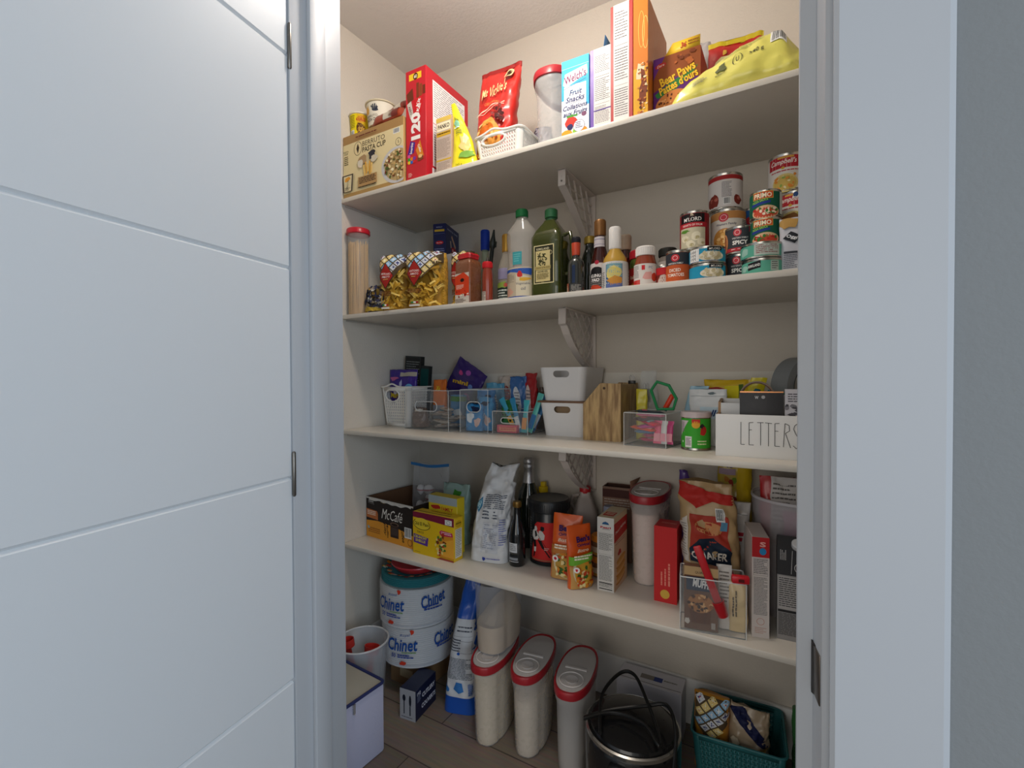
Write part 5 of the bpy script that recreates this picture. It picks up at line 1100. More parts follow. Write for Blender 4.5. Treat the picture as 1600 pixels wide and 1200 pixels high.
def f(d, w, h): d.ell(w * .28, h * .82, .030, .010, '#a8302a', 18, 0); d.rect(w * .45, h * .70, w * .75, h * .9, '#e6d820'); d.rect(w * .72, h * .6, w * .8, h * .92, '#4a6a20')
bag('yellow_pack', 'yellow pack with a dark red patch behind the white pouch', 1.240, .320, Z3 + .001, .130, .178, .04, 0, '#d9b520', f, 77, amp=.006)
bag('yellow_strip', 'yellow folded strip sticking up left of the tape ring', 1.300, .265, Z3 + .001, .040, .182, .02, 0, '#e0d01f', None, 78, lean=(.12, 0))
# letters box
t = thing('letter_box', 'white wooden desk box reading LETTERS at the right of the middle shelf', 'organizer', (1.360, .150, Z3), 3)
wf = mat('#e6e6e4', .5); wd = mat('#b08a62', .6, var=.08); W = .245
def board(name, x0, y0, z0, x1, y1, z1, m): q = MB(); q.box(x0, y0, z0, x1, y1, z1, m, .0008); return q.build(name, t)
board('front_board', -W / 2, -.086, 0, W / 2, -.080, .099, wf)
board('middle_board', -W / 2 + .006, -.010, .006, W / 2 - .006, -.004, .122, wf)
board('back_board', -W / 2 + .006, .070, .006, W / 2 - .006, .076, .130, wf)
board('bottom_board', -W / 2 + .006, -.080, 0, W / 2 - .006, .076, .006, wf)
q = MB(); pe = [(-.080, 0), (.076, 0), (.076, .130), (-.004, .124), (-.012, .098), (-.080, .098)]
q.prism(pe, lambda u, v, k: (k, u, v), -W / 2, -W / 2 + .006, wd); q.build('side_board', t)
q = MB(); q.prism(pe, lambda u, v, k: (k, u, v), W / 2 - .006, W / 2, wd); q.build('side_board', t)
dd = D(lambda u, v, k: (u, -.0862 - k, v)); k_ = '#26262a'; t_ = .0012; z0, z1 = .030, .082
def L_(*pts):
    for (a, b_), (c, d_) in zip(pts, pts[1:]): dd.line(a, b_, c, d_, t_, k_)
x = -.068; s = .0168
L_((x, z1), (x, z0), (x + .008, z0)); x += s
L_((x, z1 - .001), (x, z0), (x + .010, z0)); L_((x, z1 - .001), (x + .009, z1)); L_((x, .064), (x + .006, .065)); x += s + .002
L_((x - .002, z1), (x + .011, z1)); L_((x + .005, z1), (x + .005, z0)); x += s - .001
L_((x - .002, z1), (x + .012, z1 - .001)); L_((x + .005, z1), (x + .005, z0 - .001)); x += s + .001
L_((x, z1 - .001), (x, z0), (x + .010, z0)); L_((x, z1 - .001), (x + .009, z1)); L_((x, .064), (x + .007, .064)); x += s
L_((x, z0 - .001), (x + .003, z1)); L_((x + .003, z1), (x + .011, z1 - .004), (x + .012, .066), (x + .004, .060), (x + .014, z0 - .002)); x += s + .002
L_((x + .012, z1 - .004), (x + .008, z1), (x + .003, z1 - .004), (x + .001, .070), (x + .005, .060), (x + .010, .050), (x + .013, .040), (x + .012, .031), (x + .006, z0 - .003), (x, z0 + .003))
dd.done('lettering', t)
t = thing('notebook', 'black notebook with a copper edge standing in the letters box', 'notebook', (1.336, .108, Z3 + .008), 3)
b = MB(); b.box(-.046, -.006, 0, .046, .006, .142, mat('#3b3b3d', .5), .001); b.build('cover', t)
b = MB(); b.box(-.0455, -.0062, .1415, .0455, .0062, .1445, mat('#c98a5c', .3, .7)); b.build('copper_edge', t)
dd = D(lambda u, v, k: (u, -.0062 - k, v)); dd.txt('W', -.010, .130, .008, .007, '#e9e9e9', .02); dd.ell(.004, .131, .004, .004, '#b9b9b9'); dd.done('printed_front', t)
t = thing('card_stack', 'white printed card stack standing at the right end of the letters box', 'cards', (1.430, .118, Z3 + .008), 3)
b = MB(); b.box(-.046, -.010, 0, .046, .010, .150, mat('#dedbe0', .6)); b.build('paper', t)
dd = D(lambda u, v, k: (u, -.0102 - k, v)); dd.fine(-.040, .118, .02, .140, 4, '#6a686e'); dd.specks(-.042, .088, .02, .112, 30, .006, ['#8a888e', '#b8b6bc', '#5a585e']); dd.done('printed_front', t)
t = thing('envelope', 'white envelope edge between the notebook and the printed cards', 'envelope', (1.385, .152, Z3 + .008), 3); b = MB(); b.box(-.05, -.002, 0, .05, .002, .135, mat('#dcd8da', .6)); b.build('paper', t); b = MB(); b.add([(-.05, -.0022, .133), (.05, -.0022, .133), (.0, -.0022, .09)], [(0, 1, 2)], mat('#cfcbcf', .6)); b.build('flap', t)
def tape(name, label, x, y, z, r0, r1, w, rot, m, m2):
    t = thing(name, label, 'tape', (x, y, z), 0, rot=rot)
    b = MB(); n = 48; rings = []
    for r, yy in ((r1, -w / 2), (r1, w / 2), (r0 + .003, w / 2), (r0 + .003, -w / 2), (r1, -w / 2)): rings.append([(r * C_(2 * math.pi * i / n), yy, r * S_(2 * math.pi * i / n)) for i in range(n)])
    b.loft(rings, m, (False, False)); b.build('tape_winding', t)
    b = MB(); rings = [[(r * C_(2 * math.pi * i / n), yy, r * S_(2 * math.pi * i / n)) for i in range(n)] for r, yy in ((r0 + .003, -w / 2 - .0003), (r0 + .003, w / 2 + .0003), (r0, w / 2), (r0, -w / 2), (r0 + .003, -w / 2))]
    b.loft(rings, m2, (False, False)); b.build('card_core', t)
tape('tape_roll', 'clear tape roll with a brown core edge standing behind the black notebook', 1.322, .185, Z3 + .008 + .0855 + .042, .034, .040, .018, (0, 0, 0), mat('#8a7460', .4), mat('#6a4a3a', .6))
tape('duct_tape_roll', 'wide grey duct tape roll standing at the far right of the middle shelf', 1.418, .285, Z3 + .131 + .028, .055, .080, .050, (0, 0, R(50)), mat('#8a8e90', .45), mat('#3a3c3c', .7))
bpy.data.objects['duct_tape_roll'].location.z = Z3 + .0805
bpy.data.objects['duct_tape_roll'].location = (1.420, .310, Z3 + .158)
t = thing('storage_tin', 'low grey box under the duct tape behind the letters box', 'box', (1.425, .325, Z3), 0); b = MB(); b.box(-.075, -.045, 0, .075, .045, .077, mat('#8a8c8e', .5), .003); b.build('card_body', t); b = MB(); b.box(-.076, -.046, .060, .076, .046, .0775, mat('#7a7c7e', .5), .002); b.build('lid', t)
tape_core = bpy.data.objects['tape_roll']; tape_core.location = (1.322, .190, Z3 + .136)
for i, (x, zz, c) in enumerate(((1.306, .108, '#1f6f86'), (1.322, .112, '#1a7f90'), (1.338, .104, '#1c8a5a'), (1.345, .116, '#17605c'))):
    t = thing('marker', ['dark teal marker behind the tape ring', 'bright teal marker in the tape ring', 'green marker behind the tape ring', 'deep green marker highest behind the tape ring'][i], 'marker', (x - .02, .212 + .006 * i, Z3 + .008), 0, 'teal markers behind the tape ring', rot=(0, R(14 + 5 * i), 0))
    b = MB(); b.lathe([(.006, 0), (.008, .004), (.008, .14), (.004, .150)], mat(c, .35), 18); b.build('barrel', t)
    b = MB(); b.lathe([(.0085, .10), (.0088, .146), (.006, .152), (0, .152)], mat(c, .25), 18); b.build('cap', t)
# ================================================================ lowest shelf
Z4 = SZ[4]
def f(d, w, h):
    d.rect(0, 0, w, h, '#e39a33'); d.poly([(0, h * .40), (w * .25, h * .44), (w * .62, h * .40), (w, h * .30), (w, h), (0, h)], '#2c2422')
    d.txt('McCafé', w * .56, h * .66, w * .44, h * .25, '#e9e4dc', .0, .3); d.poly([(0, h * .48), (w * .26, h * .46), (w * .26, h * .62), (w * .24, h * .68), (0, h * .70)], '#c07040')
    d.fine(.006, h * .54, w * .22, h * .66, 3, '#f0dcc8', .55); d.poly([(.010, h * .84), (.048, h * .82), (.040, h * .95), (.014, h * .96)], '#5a5654'); d.fine(.014, h * .86, .042, h * .94, 2, '#c9c4be')
    d.rect(w * .53, h * .14, w * .70, h * .46, '#3a2c28'); d.ell(w * .615, h * .46, w * .085, h * .045, '#8a6a58'); d.ell(w * .615, h * .455, w * .070, h * .035, '#2a1c18'); d.rect(w * .545, h * .20, w * .685, h * .38, '#4a3c38')
    d.txt('Jiffy', w * .41, h * .30, h * .34, .013, '#1c1613', .01, .2, rot=-84); d.txt('Muffin', w * .47, h * .28, h * .36, .010, '#1c1613', .01, .2, rot=-84); d.txt('Coffee', w * .79, h * .26, h * .34, .016, '#1c1613', .01, .3, rot=-80)
    d.bars(w * .82, h * .22, w * .96, h * .47); d.ring(w * .93, h * .13, .012, .012, .0018, '#6a3c1c'); d.fine(.012, h * .10, w * .32, h * .24, 3, '#a8662a'); d.blob(.014, h * .24, .006, .006, '#9ab0b4'); d.rect(0, h * .96, w, h, '#cfc8be')
    d.txt('TOP', w * .38, h * .93, .030, .006, '#d9b878')
t = carton('coffee_pod_case', 'open black and orange McCafé case at the left end of the lowest shelf', 'box', (.005, .104), Z4, .262, .235, .150, -5.6, '#2a2220', front=f, open_top='#6a4a32')
b = MB(); rg = random.Random(3); pts = [(-.10 + i * .0125, rg.uniform(-.004, .003)) for i in range(19)]
b.grid(lambda u, v: (-.11 + u * .23, -.117 - .004 * v + .003 * noise.noise(Vector((u * 9, v, 0))), .150 - v * (.010 + .008 * noise.noise(Vector((u * 6, 3, 0))))), 30, 3, mat('#cfcac2', .7)); b.build('torn_edge', t)
pouch('zip_bag', 'clear zip bag with a blue zipper full of white wrapped sweets in the coffee case', 'bag', .205, .245, Z4 + .005, .185, .262, .07, -4, '#cfd0d2', None, amp=.008, seed=80, m=mat('#d8d8da', .15, alpha=.22), parts=None)
t = bpy.data.objects['zip_bag']
b = MB(); b.grid(lambda u, v: (-.100 + .200 * u, -.010 + .003 * S_(u * 9), .252 + .012 * u - .008 * S_(u * 3.1) + .011 * v), 20, 2, mat('#1f6fae', .4)); b.build('blue_zipper', t)
rg = random.Random(4)
for i in range(11):
    x, y, z = .195 + rg.uniform(-.055, .055), .245 + rg.uniform(-.010, .010), Z4 + .055 + (i % 4) * .036 + rg.uniform(0, .01)
    t = thing('wrapped_sweet', 'white twist wrapped sweet with a pink mark inside the zip bag', 'sweet', (x, y, z), rg.uniform(0, 360), 'white sweets in the zip bag', )
    b = MB(); b.lathe([(.002, -.020), (.008, -.016), (.019, -.004), (.020, .006), (.013, .016), (.003, .020)], mat('#dcd8d8', .45), 14, sy=.7); b.build('wrapper', t)
    b = MB(); b.lathe([(.0205, -.002), (.0208, .004)], mat('#b0686a', .5), 14, sy=.7, caps=False); b.build('pink_band', t)
def f(d, w, h):
    d.rect(0, h * .86, w, h, '#a8b4b8'); d.txt('FAMILY', w * .66, h * .78, .052, .013, '#b8302a', .02); d.blob(w * .26, h * .79, .022, .008, '#b8302a', 12, .3)
carton('family_box', 'yellow box reading FAMILY behind the taco shell box', 'box', (.300, .118), Z4, .130, .040, .190, -3, '#e0c62c', front=f)
bag('green_topped_pack', 'grey green crumpled pack on the family box', .345, .220, Z4 + .001, .115, .212, .05, 0, '#8fa8a0', lambda d, w, h: d.blob(w * .6, h * .85, .018, .012, '#3f8a2f', 12, .3), 81, amp=.008)
def f(d, w, h):
    y_ = '#e6bf1e'; m_ = '#7d1f3c'
    d.rect(0, 0, w, h, y_); d.poly([(0, h), (w, h), (w, h * .80), (w * .5, h * .84), (0, h * .87)], m_); d.ell(w * .22, h * .72, w * .215, h * .135, '#5a4a18', 28, -3); d.ell(w * .22, h * .72, w * .20, h * .12, '#e9cf3a', 28, -3); d.ell(w * .22, h * .80, w * .16, h * .07, '#e9cf3a', 24); d.txt('Old El Paso', w * .22, h * .73, w * .36, h * .085, '#4a3c14', .02)
    d.txt('TACO', w * .19, h * .53, w * .17, h * .05, '#4a3a1c', .01); d.poly([(.003, h * .26), (w * .37, h * .22), (w * .39, h * .42), (.003, h * .47)], '#5f3a96'); d.txt('CRUNCHY', w * .19, h * .40, w * .32, h * .062, '#e6d83a', .03, rot=-3); d.txt('SHELLS', w * .19, h * .32, w * .25, h * .062, '#e6d83a', .03, rot=-3)
    d.poly([(w * .66, h * .64), (w * .70, h * .68), (w * .96, h * .66), (w * .98, h * .57), (w * .68, h * .55)], '#c42a5a'); d.fine(w * .70, h * .58, w * .94, h * .65, 2, '#f0d8dc')
    d.poly([(w * .60, h * .06), (w * .66, h * .40), (w * .76, h * .56), (w * .98, h * .56), (w, h * .06)], '#d9902c'); d.poly([(w * .70, h * .10), (w * .78, h * .44), (w, h * .52), (w, h * .08)], '#e8a838')
    d.specks(w * .55, h * .08, w * .97, h * .58, 60, .0062, ['#e9d27a', '#b83426', '#4f7a2c', '#f0e2b0', '#7a3a1c'], (w * .70, h * .34, w * .13, h * .28)); d.rect(w * .80, h * .83, w * .96, h * .95, '#dfe0dc'); d.ring(w * .88, h * .89, .008, .006, .001, '#2a5a3a'); d.fine(.008, .006, w * .2, h * .06, 1, '#4a3a1c'); d.poly([(w * .6, 0), (w, 0), (w, h * .04), (w * .7, h * .05)], '#a04a3a')
def g(d, w, h): d.rect(.006, h * .08, w - .006, h * .74, '#d8d6cc'); d.fine(.009, h * .10, w - .009, h * .72, 16, '#6a6a60', .35); d.ell(w / 2, h * .85, w * .35, h * .08, '#c9a01c', 18); d.fine(.010, h * .82, w - .010, h * .88, 1, '#5a4a18')
carton('taco_shell_box', 'yellow Old El Paso taco shell box at the front of the lowest shelf', 'box', (.280, .060), Z4, .180, .046, .142, -1.6, '#dfb81e', front=f, side=g, top=lambda d, w, dd: (d.rect(w * .05, .010, w * .85, .020, '#a8902a'), d.fine(w * .3, .026, w * .8, .036, 1, '#5a4a18')))
def f(d, w, h):
    k = '#5a6272'
    d.rect(w * .36, h * .10, w * .80, h * .42, '#cfd2d8'); d.fine(w * .40, h * .14, w * .76, h * .40, 13, '#8a90a4', .4); d.fine(w * .82, h * .18, w * .97, h * .46, 12, '#7a84c4', .4)
    d.fine(w * .30, h * .44, w * .80, h * .54, 3, k, .4); d.fine(w * .30, h * .56, w * .92, h * .70, 8, k, .45); d.poly([(w * .02, h * .60), (w * .20, h * .68), (w * .28, h * .60), (w * .18, h * .52)], '#3a7a9a'); d.poly([(w * .05, h * .60), (w * .19, h * .66), (w * .24, h * .60), (w * .17, h * .55)], '#9cc0c8'); d.blob(w * .45, h * .04, .006, .006, '#3a4aa0', 8); d.fine(w * .52, h * .03, w * .85, h * .05, 1, '#6a6ab0')
pouch('flour_bag', 'crumpled white paper flour bag with a twisted top left of the small beer bottle', 'bag', .540, .155, Z4 + .001, .135, .305, .095, 10, '#d6d7d8', f, amp=.018, seed=84, m=mat('#d9dadb', .6), prof=lambda v: 1 if v < .6 else max(.05, 1 - (v - .6) / .42), topw=.72, lean=(.10, .12), fr=26, sq=.42, nu=80, nv=50)
# bottles
bottle('beer_bottle', 'small dark beer bottle standing right of the flour bag', .642, .148, Z4, [(.024, 0), (.027, .004), (.027, .100), (.022, .120), (.0125, .150), (.0115, .188)], mat('#171a1c', .08, coat=.7), (.0135, .185, .203), mat('#8a6a34', .3, .6), 8,
       lambda d, r, z: (d.rect(-.018, .046, .010, .076, '#c9ccd0'), d.fine(-.014, .050, .006, .072, 4, '#7a7c80', .5), d.rect(-.018, .020, .012, .038, '#26282c'), d.rect(-.018, .022, .012, .030, '#8f949a'), d.rect(-.0185, .016, .014, .019, '#aeb2b6')))
t = bottle('champagne_bottle', 'tall champagne bottle with silver foil neck at the back of the lowest shelf', .588, .325, Z4, [(.038, 0), (.042, .006), (.042, .150), (.036, .185), (.020, .225), (.0155, .250), (.0145, .292)], mat('#16201a', .08, coat=.7), None, None)
b = MB(); rg = random.Random(2)
b.lathe([(.0210, .224), (.0170, .250), (.0160, .272), (.0185, .276), (.0185, .284), (.0165, .290), (.0185, .294), (.0185, .304), (.014, .311), (0, .312)], mat('#c4c4c6', .3, .85, bump=(300, .6)), 28); b.build('silver_foil', t)
bottle('yellow_squeeze_bottle', 'small yellow spout cap showing above the black tub', .625, .368, Z4, [(.020, 0), (.022, .004), (.022, .165), (.015, .185)], mat('#c9a81c', .4), (.016, .183, .205), '#d8b81c', 0, extra=lambda t: (lambda q: (q.box(-.008, -.008, .205, .010, .008, .222, mat('#d8b81c', .4), .002), q.build('spout', t)))(MB()))
# black tub
t = thing('protein_tub', 'large tub with a black lid and red hockey print on the lowest shelf', 'tub', (.714, .234, Z4), 8)
b = MB(); b.lathe([(.058, 0), (.063, .004), (.064, .012), (.064, .164), (.060, .170)], mat('#1c1e20', .3, coat=.3), 48); b.build('tub_body', t)
b = MB(); bl = mat('#202224', .35); b.lathe([(.064, .168), (.0675, .170), (.0675, .200), (.064, .206), (.058, .204), (0, .204)], bl, 48)
for i in range(60): b.box(-.0008, .067, .174, .0008, .0684, .196, bl, M=Matrix.Rotation(2 * math.pi * i / 60, 4, 'Z'))
b.build('black_lid', t)
d = D(cyl(.0643), .008, seed=5); wt = '#d8d4d0'; red = '#c8302e'
d.rect(-.020, .016, .115, .140, red); d.poly([(-.046, .016), (-.020, .016), (-.020, .140), (-.030, .130), (-.036, .080), (-.046, .040)], red); d.fine(-.060, .05, -.046, .148, 12, '#8a8c8e', .35)
# a skating hockey figure in black and white (a plain silhouette)
d.blob(-.030, .118, .006, .008, '#1c1a1c', 10, .1); d.blob(-.026, .118, .006, .008, wt, 10, .1)
d.poly([(-.040, .108), (-.034, .114), (-.020, .110), (-.012, .096), (-.018, .084), (-.032, .080), (-.042, .092)], wt); d.poly([(-.030, .108), (-.024, .112), (-.020, .096), (-.028, .090)], '#1c1a1c')
d.poly([(-.014, .112), (-.004, .114), (.006, .100), (.004, .086), (-.008, .082), (-.016, .092)], '#cfcac6'); d.blob(-.002, .120, .007, .008, '#1c1a1c', 10, .15)
d.poly([(-.038, .080), (-.026, .082), (-.024, .060), (-.034, .058)], '#1c1a1c'); d.poly([(-.034, .058), (-.024, .060), (-.026, .044), (-.034, .044)], wt); d.poly([(-.034, .044), (-.028, .044), (-.032, .028), (-.038, .026)], '#1c1a1c')
d.poly([(-.020, .084), (-.006, .082), (.006, .058), (-.002, .056)], '#1c1a1c'); d.line(.002, .058, .022, .030, .004, '#1c1a1c'); d.line(-.018, .100, .030, .034, .0015, '#1c1a1c')
d.txt('BIOSTEEL', .055, .110, .05, .014, wt, .03) if False else None
d.fine(.004, .050, .020, .060, 2, '#e8b0a8'); d.rect(-.060, .004, .115, .016, '#1c1e20'); d.rect(-.046, .018, .10, .021, '#8a6a50')
d.done('printed_label', t)
# rice pouches
def rice(col2, gr):
    def f(d, w, h):
        d.rect(0, 0, w, h * .36, '#c89a5a'); d.ell(w * .62, h * .26, w * .50, h * .24, '#d9cfae', 28); d.ell(w * .62, h * .24, w * .44, h * .21, col2, 28)
        d.specks(w * .2, h * .02, w, h * .44, 46, .006, ['#e8c25a', '#d88a2c', '#b8401f', '#efe0a0', '#3f6a2c', '#e0542c'], (w * .60, h * .22, w * .42, h * .20))
        d.txt("Ben's", w * .55, h * .80, w * .58, h * .10, '#3a1c5a', .05, rot=4); d.txt('Original', w * .54, h * .70, w * .54, h * .065, '#3a1c5a', .03, rot=4); d.txt('Bistro', w * .50, h * .62, w * .48, h * .05, '#f0e0c8', .01, .3, rot=4)
        d.poly([(0, h * .38), (w, h * .46), (w, h * .58), (0, h * .52)], gr); d.fine(w * .15, h * .46, w * .9, h * .54, 2, '#f4ead8', .6); d.ell(w * .20, h * .32, w * .11, w * .11, '#f2eee8', 16); d.blob(w * .20, h * .32, w * .05, w * .05, '#c8283a', 8, .3)
    return f
pouch('rice_pouch', "wide orange Ben's Original rice pouch leaning on the black tub", 'bag', .818, .128, Z4 + .001, .088, .188, .032, 10, '#e0601f', rice('#c9a04a', '#c07a3c'), amp=.002, seed=86, tilt=(-5, 2), sq=.6)
pouch('rice_pouch', "narrower angled Ben's Original rice pouch with a green band at the front", 'bag', .878, .098, Z4 + .001, .076, .175, .030, 52, '#dd5a1c', rice('#d8a83a', '#6fae3a'), amp=.002, seed=87, tilt=(-3, 0), sq=.6)
t = thing('vinegar_jug', 'translucent jug with a red cap behind the rice pouches', 'jug', (.795, .345, Z4), 20)
jm = mat('#b3a9a2', .35, alpha=.85); b = MB(); b.loft([[(x * k, y * k, z) for x, y in rrect(.086, .086, .018)] for k, z in ((.96, 0), (1, .005), (1, .120), (.92, .150), (.55, .190), (.42, .200), (.40, .212))], jm); b.build('jug_body', t)
b = MB(); b.tube([(-.036, 0, .150), (-.048, 0, .168), (-.040, 0, .196), (-.020, 0, .200)], .007, jm, 10); b.build('handle', t)
b = MB(); b.lathe([(.0185, .208), (.019, .210), (.019, .226), (.017, .229), (0, .229)], mat('#b8262c', .4), 30); b.build('red_cap', t)
bottle('detergent_bottle', 'pale blue grey bottle between the jug and the cracker box', .895, .300, Z4, [(.034, 0), (.036, .004), (.036, .120), (.026, .155), (.016, .172)], mat('#8f96ac', .35), (.0175, .168, .186), '#9aa0b4')
for i, zz in enumerate((0, .062)):
    bottle('nut_butter_jar', ['lower orange lidded jar behind the pancake mix box', 'upper orange lidded jar stacked behind the pancake mix box'][i], .902, .205, Z4 + zz, [(.027, 0), (.029, .003), (.029, .038), (.026, .044)], mat('#7a5a3a', .2, alpha=.9), (.0285, .043, .0615), '#d8862a', 0, lambda d, r, z: (d.rect(-.05, .006, .05, .030, '#c9b89a'), d.rect(-.05, .006, .05, .014, '#b88a3c')), group='orange lidded jars')
def f(d, w, h):
    d.rect(0, 0, w, h, '#d3d1cd'); d.poly([(w * .28, h * .905), (w * .72, h * .905), (w * .66, h * .93), (w * .5, h * .945), (w * .34, h * .93)], '#2a5a8a'); d.txt('Pearl', w * .5, h * .865, w * .62, h * .028, '#b8303c', .04); d.fine(w * .3, h * .83, w * .75, h * .845, 1, '#6a6a6a')
    d.fine(.005, h * .55, w - .005, h * .78, 18, '#4a4a4a', .4); d.frame(.003, h * .50, w - .003, h * .79, .0005, '#6a6a6a'); d.fine(.005, h * .14, w - .005, h * .48, 22, '#5a5a5a', .4); d.rect(.005, h * .105, w - .005, h * .118, '#1f1f1f'); d.fine(.005, h * .05, w - .005, h * .10, 4, '#5a5a5a', .4); d.rect(.005, h * .025, w - .005, h * .036, '#1f1f1f')
def g(d, w, h):
    d.rect(0, 0, w, h, '#dfc0a0'); d.poly([(0, h), (w, h), (w, h * .70), (0, h * .66)], '#c8342e'); d.txt('Pearl Milling', w * .5, h * .80, w * .8, h * .05, '#f2e2d8', .02, .1, rot=6); d.rect(0, h * .92, w, h, '#e3cfa8'); d.fine(w * .1, h * .60, w * .8, h * .66, 2, '#b88a7a')
    for i in range(6): d.ell(w * (.48 + .04 * (i % 2)), h * (.10 + .055 * i), w * .34, h * .040, ['#c98a3c', '#e0ac62'][i % 2], 22, 6); d.ell(w * .48, h * (.115 + .055 * i), w * .32, h * .028, ['#e8bf80', '#d29a4c'][i % 2], 22, 6)
    d.blob(w * .4, h * .48, w * .12, h * .04, '#b8342c', 10, .3)
carton('pancake_mix_box', 'white and red pancake mix box showing its narrow nutrition side', 'box', (.928, .105), Z4, .048, .125, .207, 1, '#cfc0a0', front=f, side=g, top=lambda d, w, dd: (d.rect(.008, .020, w - .008, .060, '#b8443a'), d.fine(.012, .026, w - .012, .054, 2, '#e9d0b8')))
def f(d, w, h): d.rect(0, h * .86, w, h * .97, '#4a2a24'); d.fine(.006, h * .70, w - .006, h * .84, 4, '#a89a8e')
t = carton('brown_carton', 'open dark brown carton behind the pancake mix, with a raised flap', 'box', (.862, .330), Z4, .095, .060, .240, 4, '#7a5a48', front=f, open_top='#4a2e24')
b = MB(); b.add([(.044, -.03, .238), (.046, .03, .238), (.062, .03, .268), (.040, -.02, .262)], [(0, 1, 2, 3)], mat('#8a6450', .8)); o = b.build('card_flap', t); sd = o.modifiers.new('s', 'SOLIDIFY'); sd.thickness = .0012
keeper('cereal_keeper', 'tall clear container of white flour with a red oval lid on the lowest shelf', 1.030, .288, Z4, .258, 3, level=.205, content='#e2cdc0', w=.108, d=.232, lidface=True, mound=.012)
def f(d, w, h):
    d.rect(0, 0, w, h, '#c92f30'); d.ell(w * .48, .022, .012, .012, '#d8b04a', 24); d.fine(w * .30, .045, w * .38, h * .40, 1, '#e88a7a', .8, True); d.fine(w * .46, .045, w * .54, h * .52, 1, '#e88a7a', .8, True); d.fine(w * .62, .045, w * .72, h * .62, 1, '#e88a7a', .8, True)
carton('red_tea_box', 'plain red box with a small gold circle left of the oats bag', 'box', (1.082, .120), Z4, .059, .070, .202, 1, '#c02a2c', front=f, top=lambda d, w, dd: d.fine(.012, .030, w - .008, .042, 2, '#e8a090'))
pouch('purple_bag', 'purple bag peaking up behind the oats bag', 'bag', 1.150, .345, Z4 + .001, .105, .312, .04, 0, '#5a3f8a', None, amp=.008, seed=90, topw=.25, lean=(-.12, 0))
def f(d, w, h): d.txt('NS', w * .32, h * .93, .034, .028, '#4a2a6a', .04); d.rect(0, h * .84, w * .55, h * .885, '#b8a0b0', False); d.specks(w * .05, h * .45, w * .55, h * .84, 26, .010, ['#7a9a2c', '#c8862c', '#4a3a6a', '#a83a2a']); d.rect(w * .60, 0, w, h, '#d8b81f'); d.blob(w * .2, h * .35, .022, .03, '#a8342a', 10, .3)
pouch('fruit_bag', 'tall yellow and grey fruit bag behind the oats bag', 'bag', 1.255, .350, Z4 + .001, .090, .375, .05, 0, '#c9ad2a', f, amp=.005, seed=91, prof=lambda v: 1 - .6 * v ** 3, seal=None)
def f(d, w, h): d.txt('F', w * .55, h * .62, .026, .040, '#b0283a', .05, .3); d.line(.004, h * .9, w - .004, h * .88, .0012, '#8a8a8a')
pouch('white_flour_bag', 'white bag with a red script letter right of the oats bag', 'bag', 1.272, .262, Z4 + .001, .060, .255, .04, 0, '#d6d2cf', f, amp=.006, seed=92)
# oats bag
def f(d, w, h):
    d.poly([(0, h * 0.375), (0, h * 0.695), (w * .12, h * 0.735), (w * .14, h * 0.375)], '#cfc6bc'); d.fine(w * .01, h * 0.415, w * .10, h * 0.675, 12, '#8a827a', .35)
    d.rect(w * .17, h * 0.435, w * .86, h * 0.755, '#a83a2c'); d.ell(w * .50, h * 0.660, w * .26, h * 0.050, '#c98a5a', 24, -3)
    d.poly([(w * .16, h * 0.395), (w * .16, h * 0.495), (w * .34, h * 0.575), (w * .60, h * 0.595), (w * .88, h * 0.495), (w * .88, h * 0.375)], '#1f2b3c'); d.txt('QUAKER', w * .51, h * 0.450, w * .62, h * 0.068, '#e9e2d6', .03, rot=2)
    d.rect(w * .50, h * 0.315, w * .88, h * 0.375, '#b02a2c'); d.txt('GLUTEN', w * .70, h * 0.345, w * .26, .010, '#f0e4dc', .02); d.bars(w * .66, h * 0.715, w * .80, h * 0.815); d.rect(w * .72, h * 0.655, w * .84, h * 0.715, '#5a8aa8')
    d.poly([(0, h * 0.900), (w * .3, h * 0.800), (w * .6, h * 0.860), (w, h * 0.840), (w, h * 0.920), (w * .5, h * 0.940), (0, h)], '#b8302a')
t = pouch('oats_bag', 'tan and red Quaker oats bag with a rolled open top on the lowest shelf', 'bag', 1.222, .158, Z4 + .001, .140, .322, .085, 4, '#b39468', f, amp=.011, seed=94, m=mat('#b39468', .45, coat=.15), prof=lambda v: 1 if v < .55 else max(.12, 1 - (v - .55) / .55), topw=.92, lean=(-.06, .02), fr=24, sq=.42)
# muffin mix in a clear bin
clearbin('storage_bin', 'clear bin of muffin mix and a red scoop at the front of the lowest shelf', (1.172, .004), Z4, .142, .085, .126, 10, slot=False)
def f(d, w, h):
    d.rect(0, 0, w, h, '#6a4a38'); d.rect(w * .06, h * .62, w * .94, h * .84, '#20304a'); d.txt('MUFFIN', w * .56, h * .73, w * .60, h * .13, '#dfe0e0', .04, rot=-6); d.txt('Quaker', w * .5, h * .92, w * .40, h * .05, '#2a2420', .02); d.rect(0, h * .86, w, h, '#b89a70', False) ; d.txt('QUAKER', w * .52, h * .91, w * .40, h * .045, '#2a2420', .02)
    d.poly([(w * .22, h * .10), (w * .76, h * .10), (w * .82, h * .36), (w * .14, h * .36)], '#5a3018'); d.ell(w * .48, h * .42, w * .38, h * .15, '#a8703c', 28); d.specks(w * .1, h * .28, w * .86, h * .56, 34, .0045, ['#d8a870', '#3a2010', '#8a5428', '#4a2c18'], (w * .48, h * .42, w * .36, h * .14)); d.line(w * .3, h * .12, w * .27, h * .34, .001, '#3a2010'); d.line(w * .6, h * .12, w * .63, h * .34, .001, '#3a2010'); d.rect(w * .80, h * .04, w * .92, h * .14, '#9a948e'); d.blob(w * .1, h * .12, .006, .008, '#c9c4bc')
carton('muffin_mix_box', 'small brown MUFFIN mix pack inside the front clear bin', 'box', (1.180, .012), Z4 + .003, .074, .022, .148, 10, '#6a4a38', front=f)
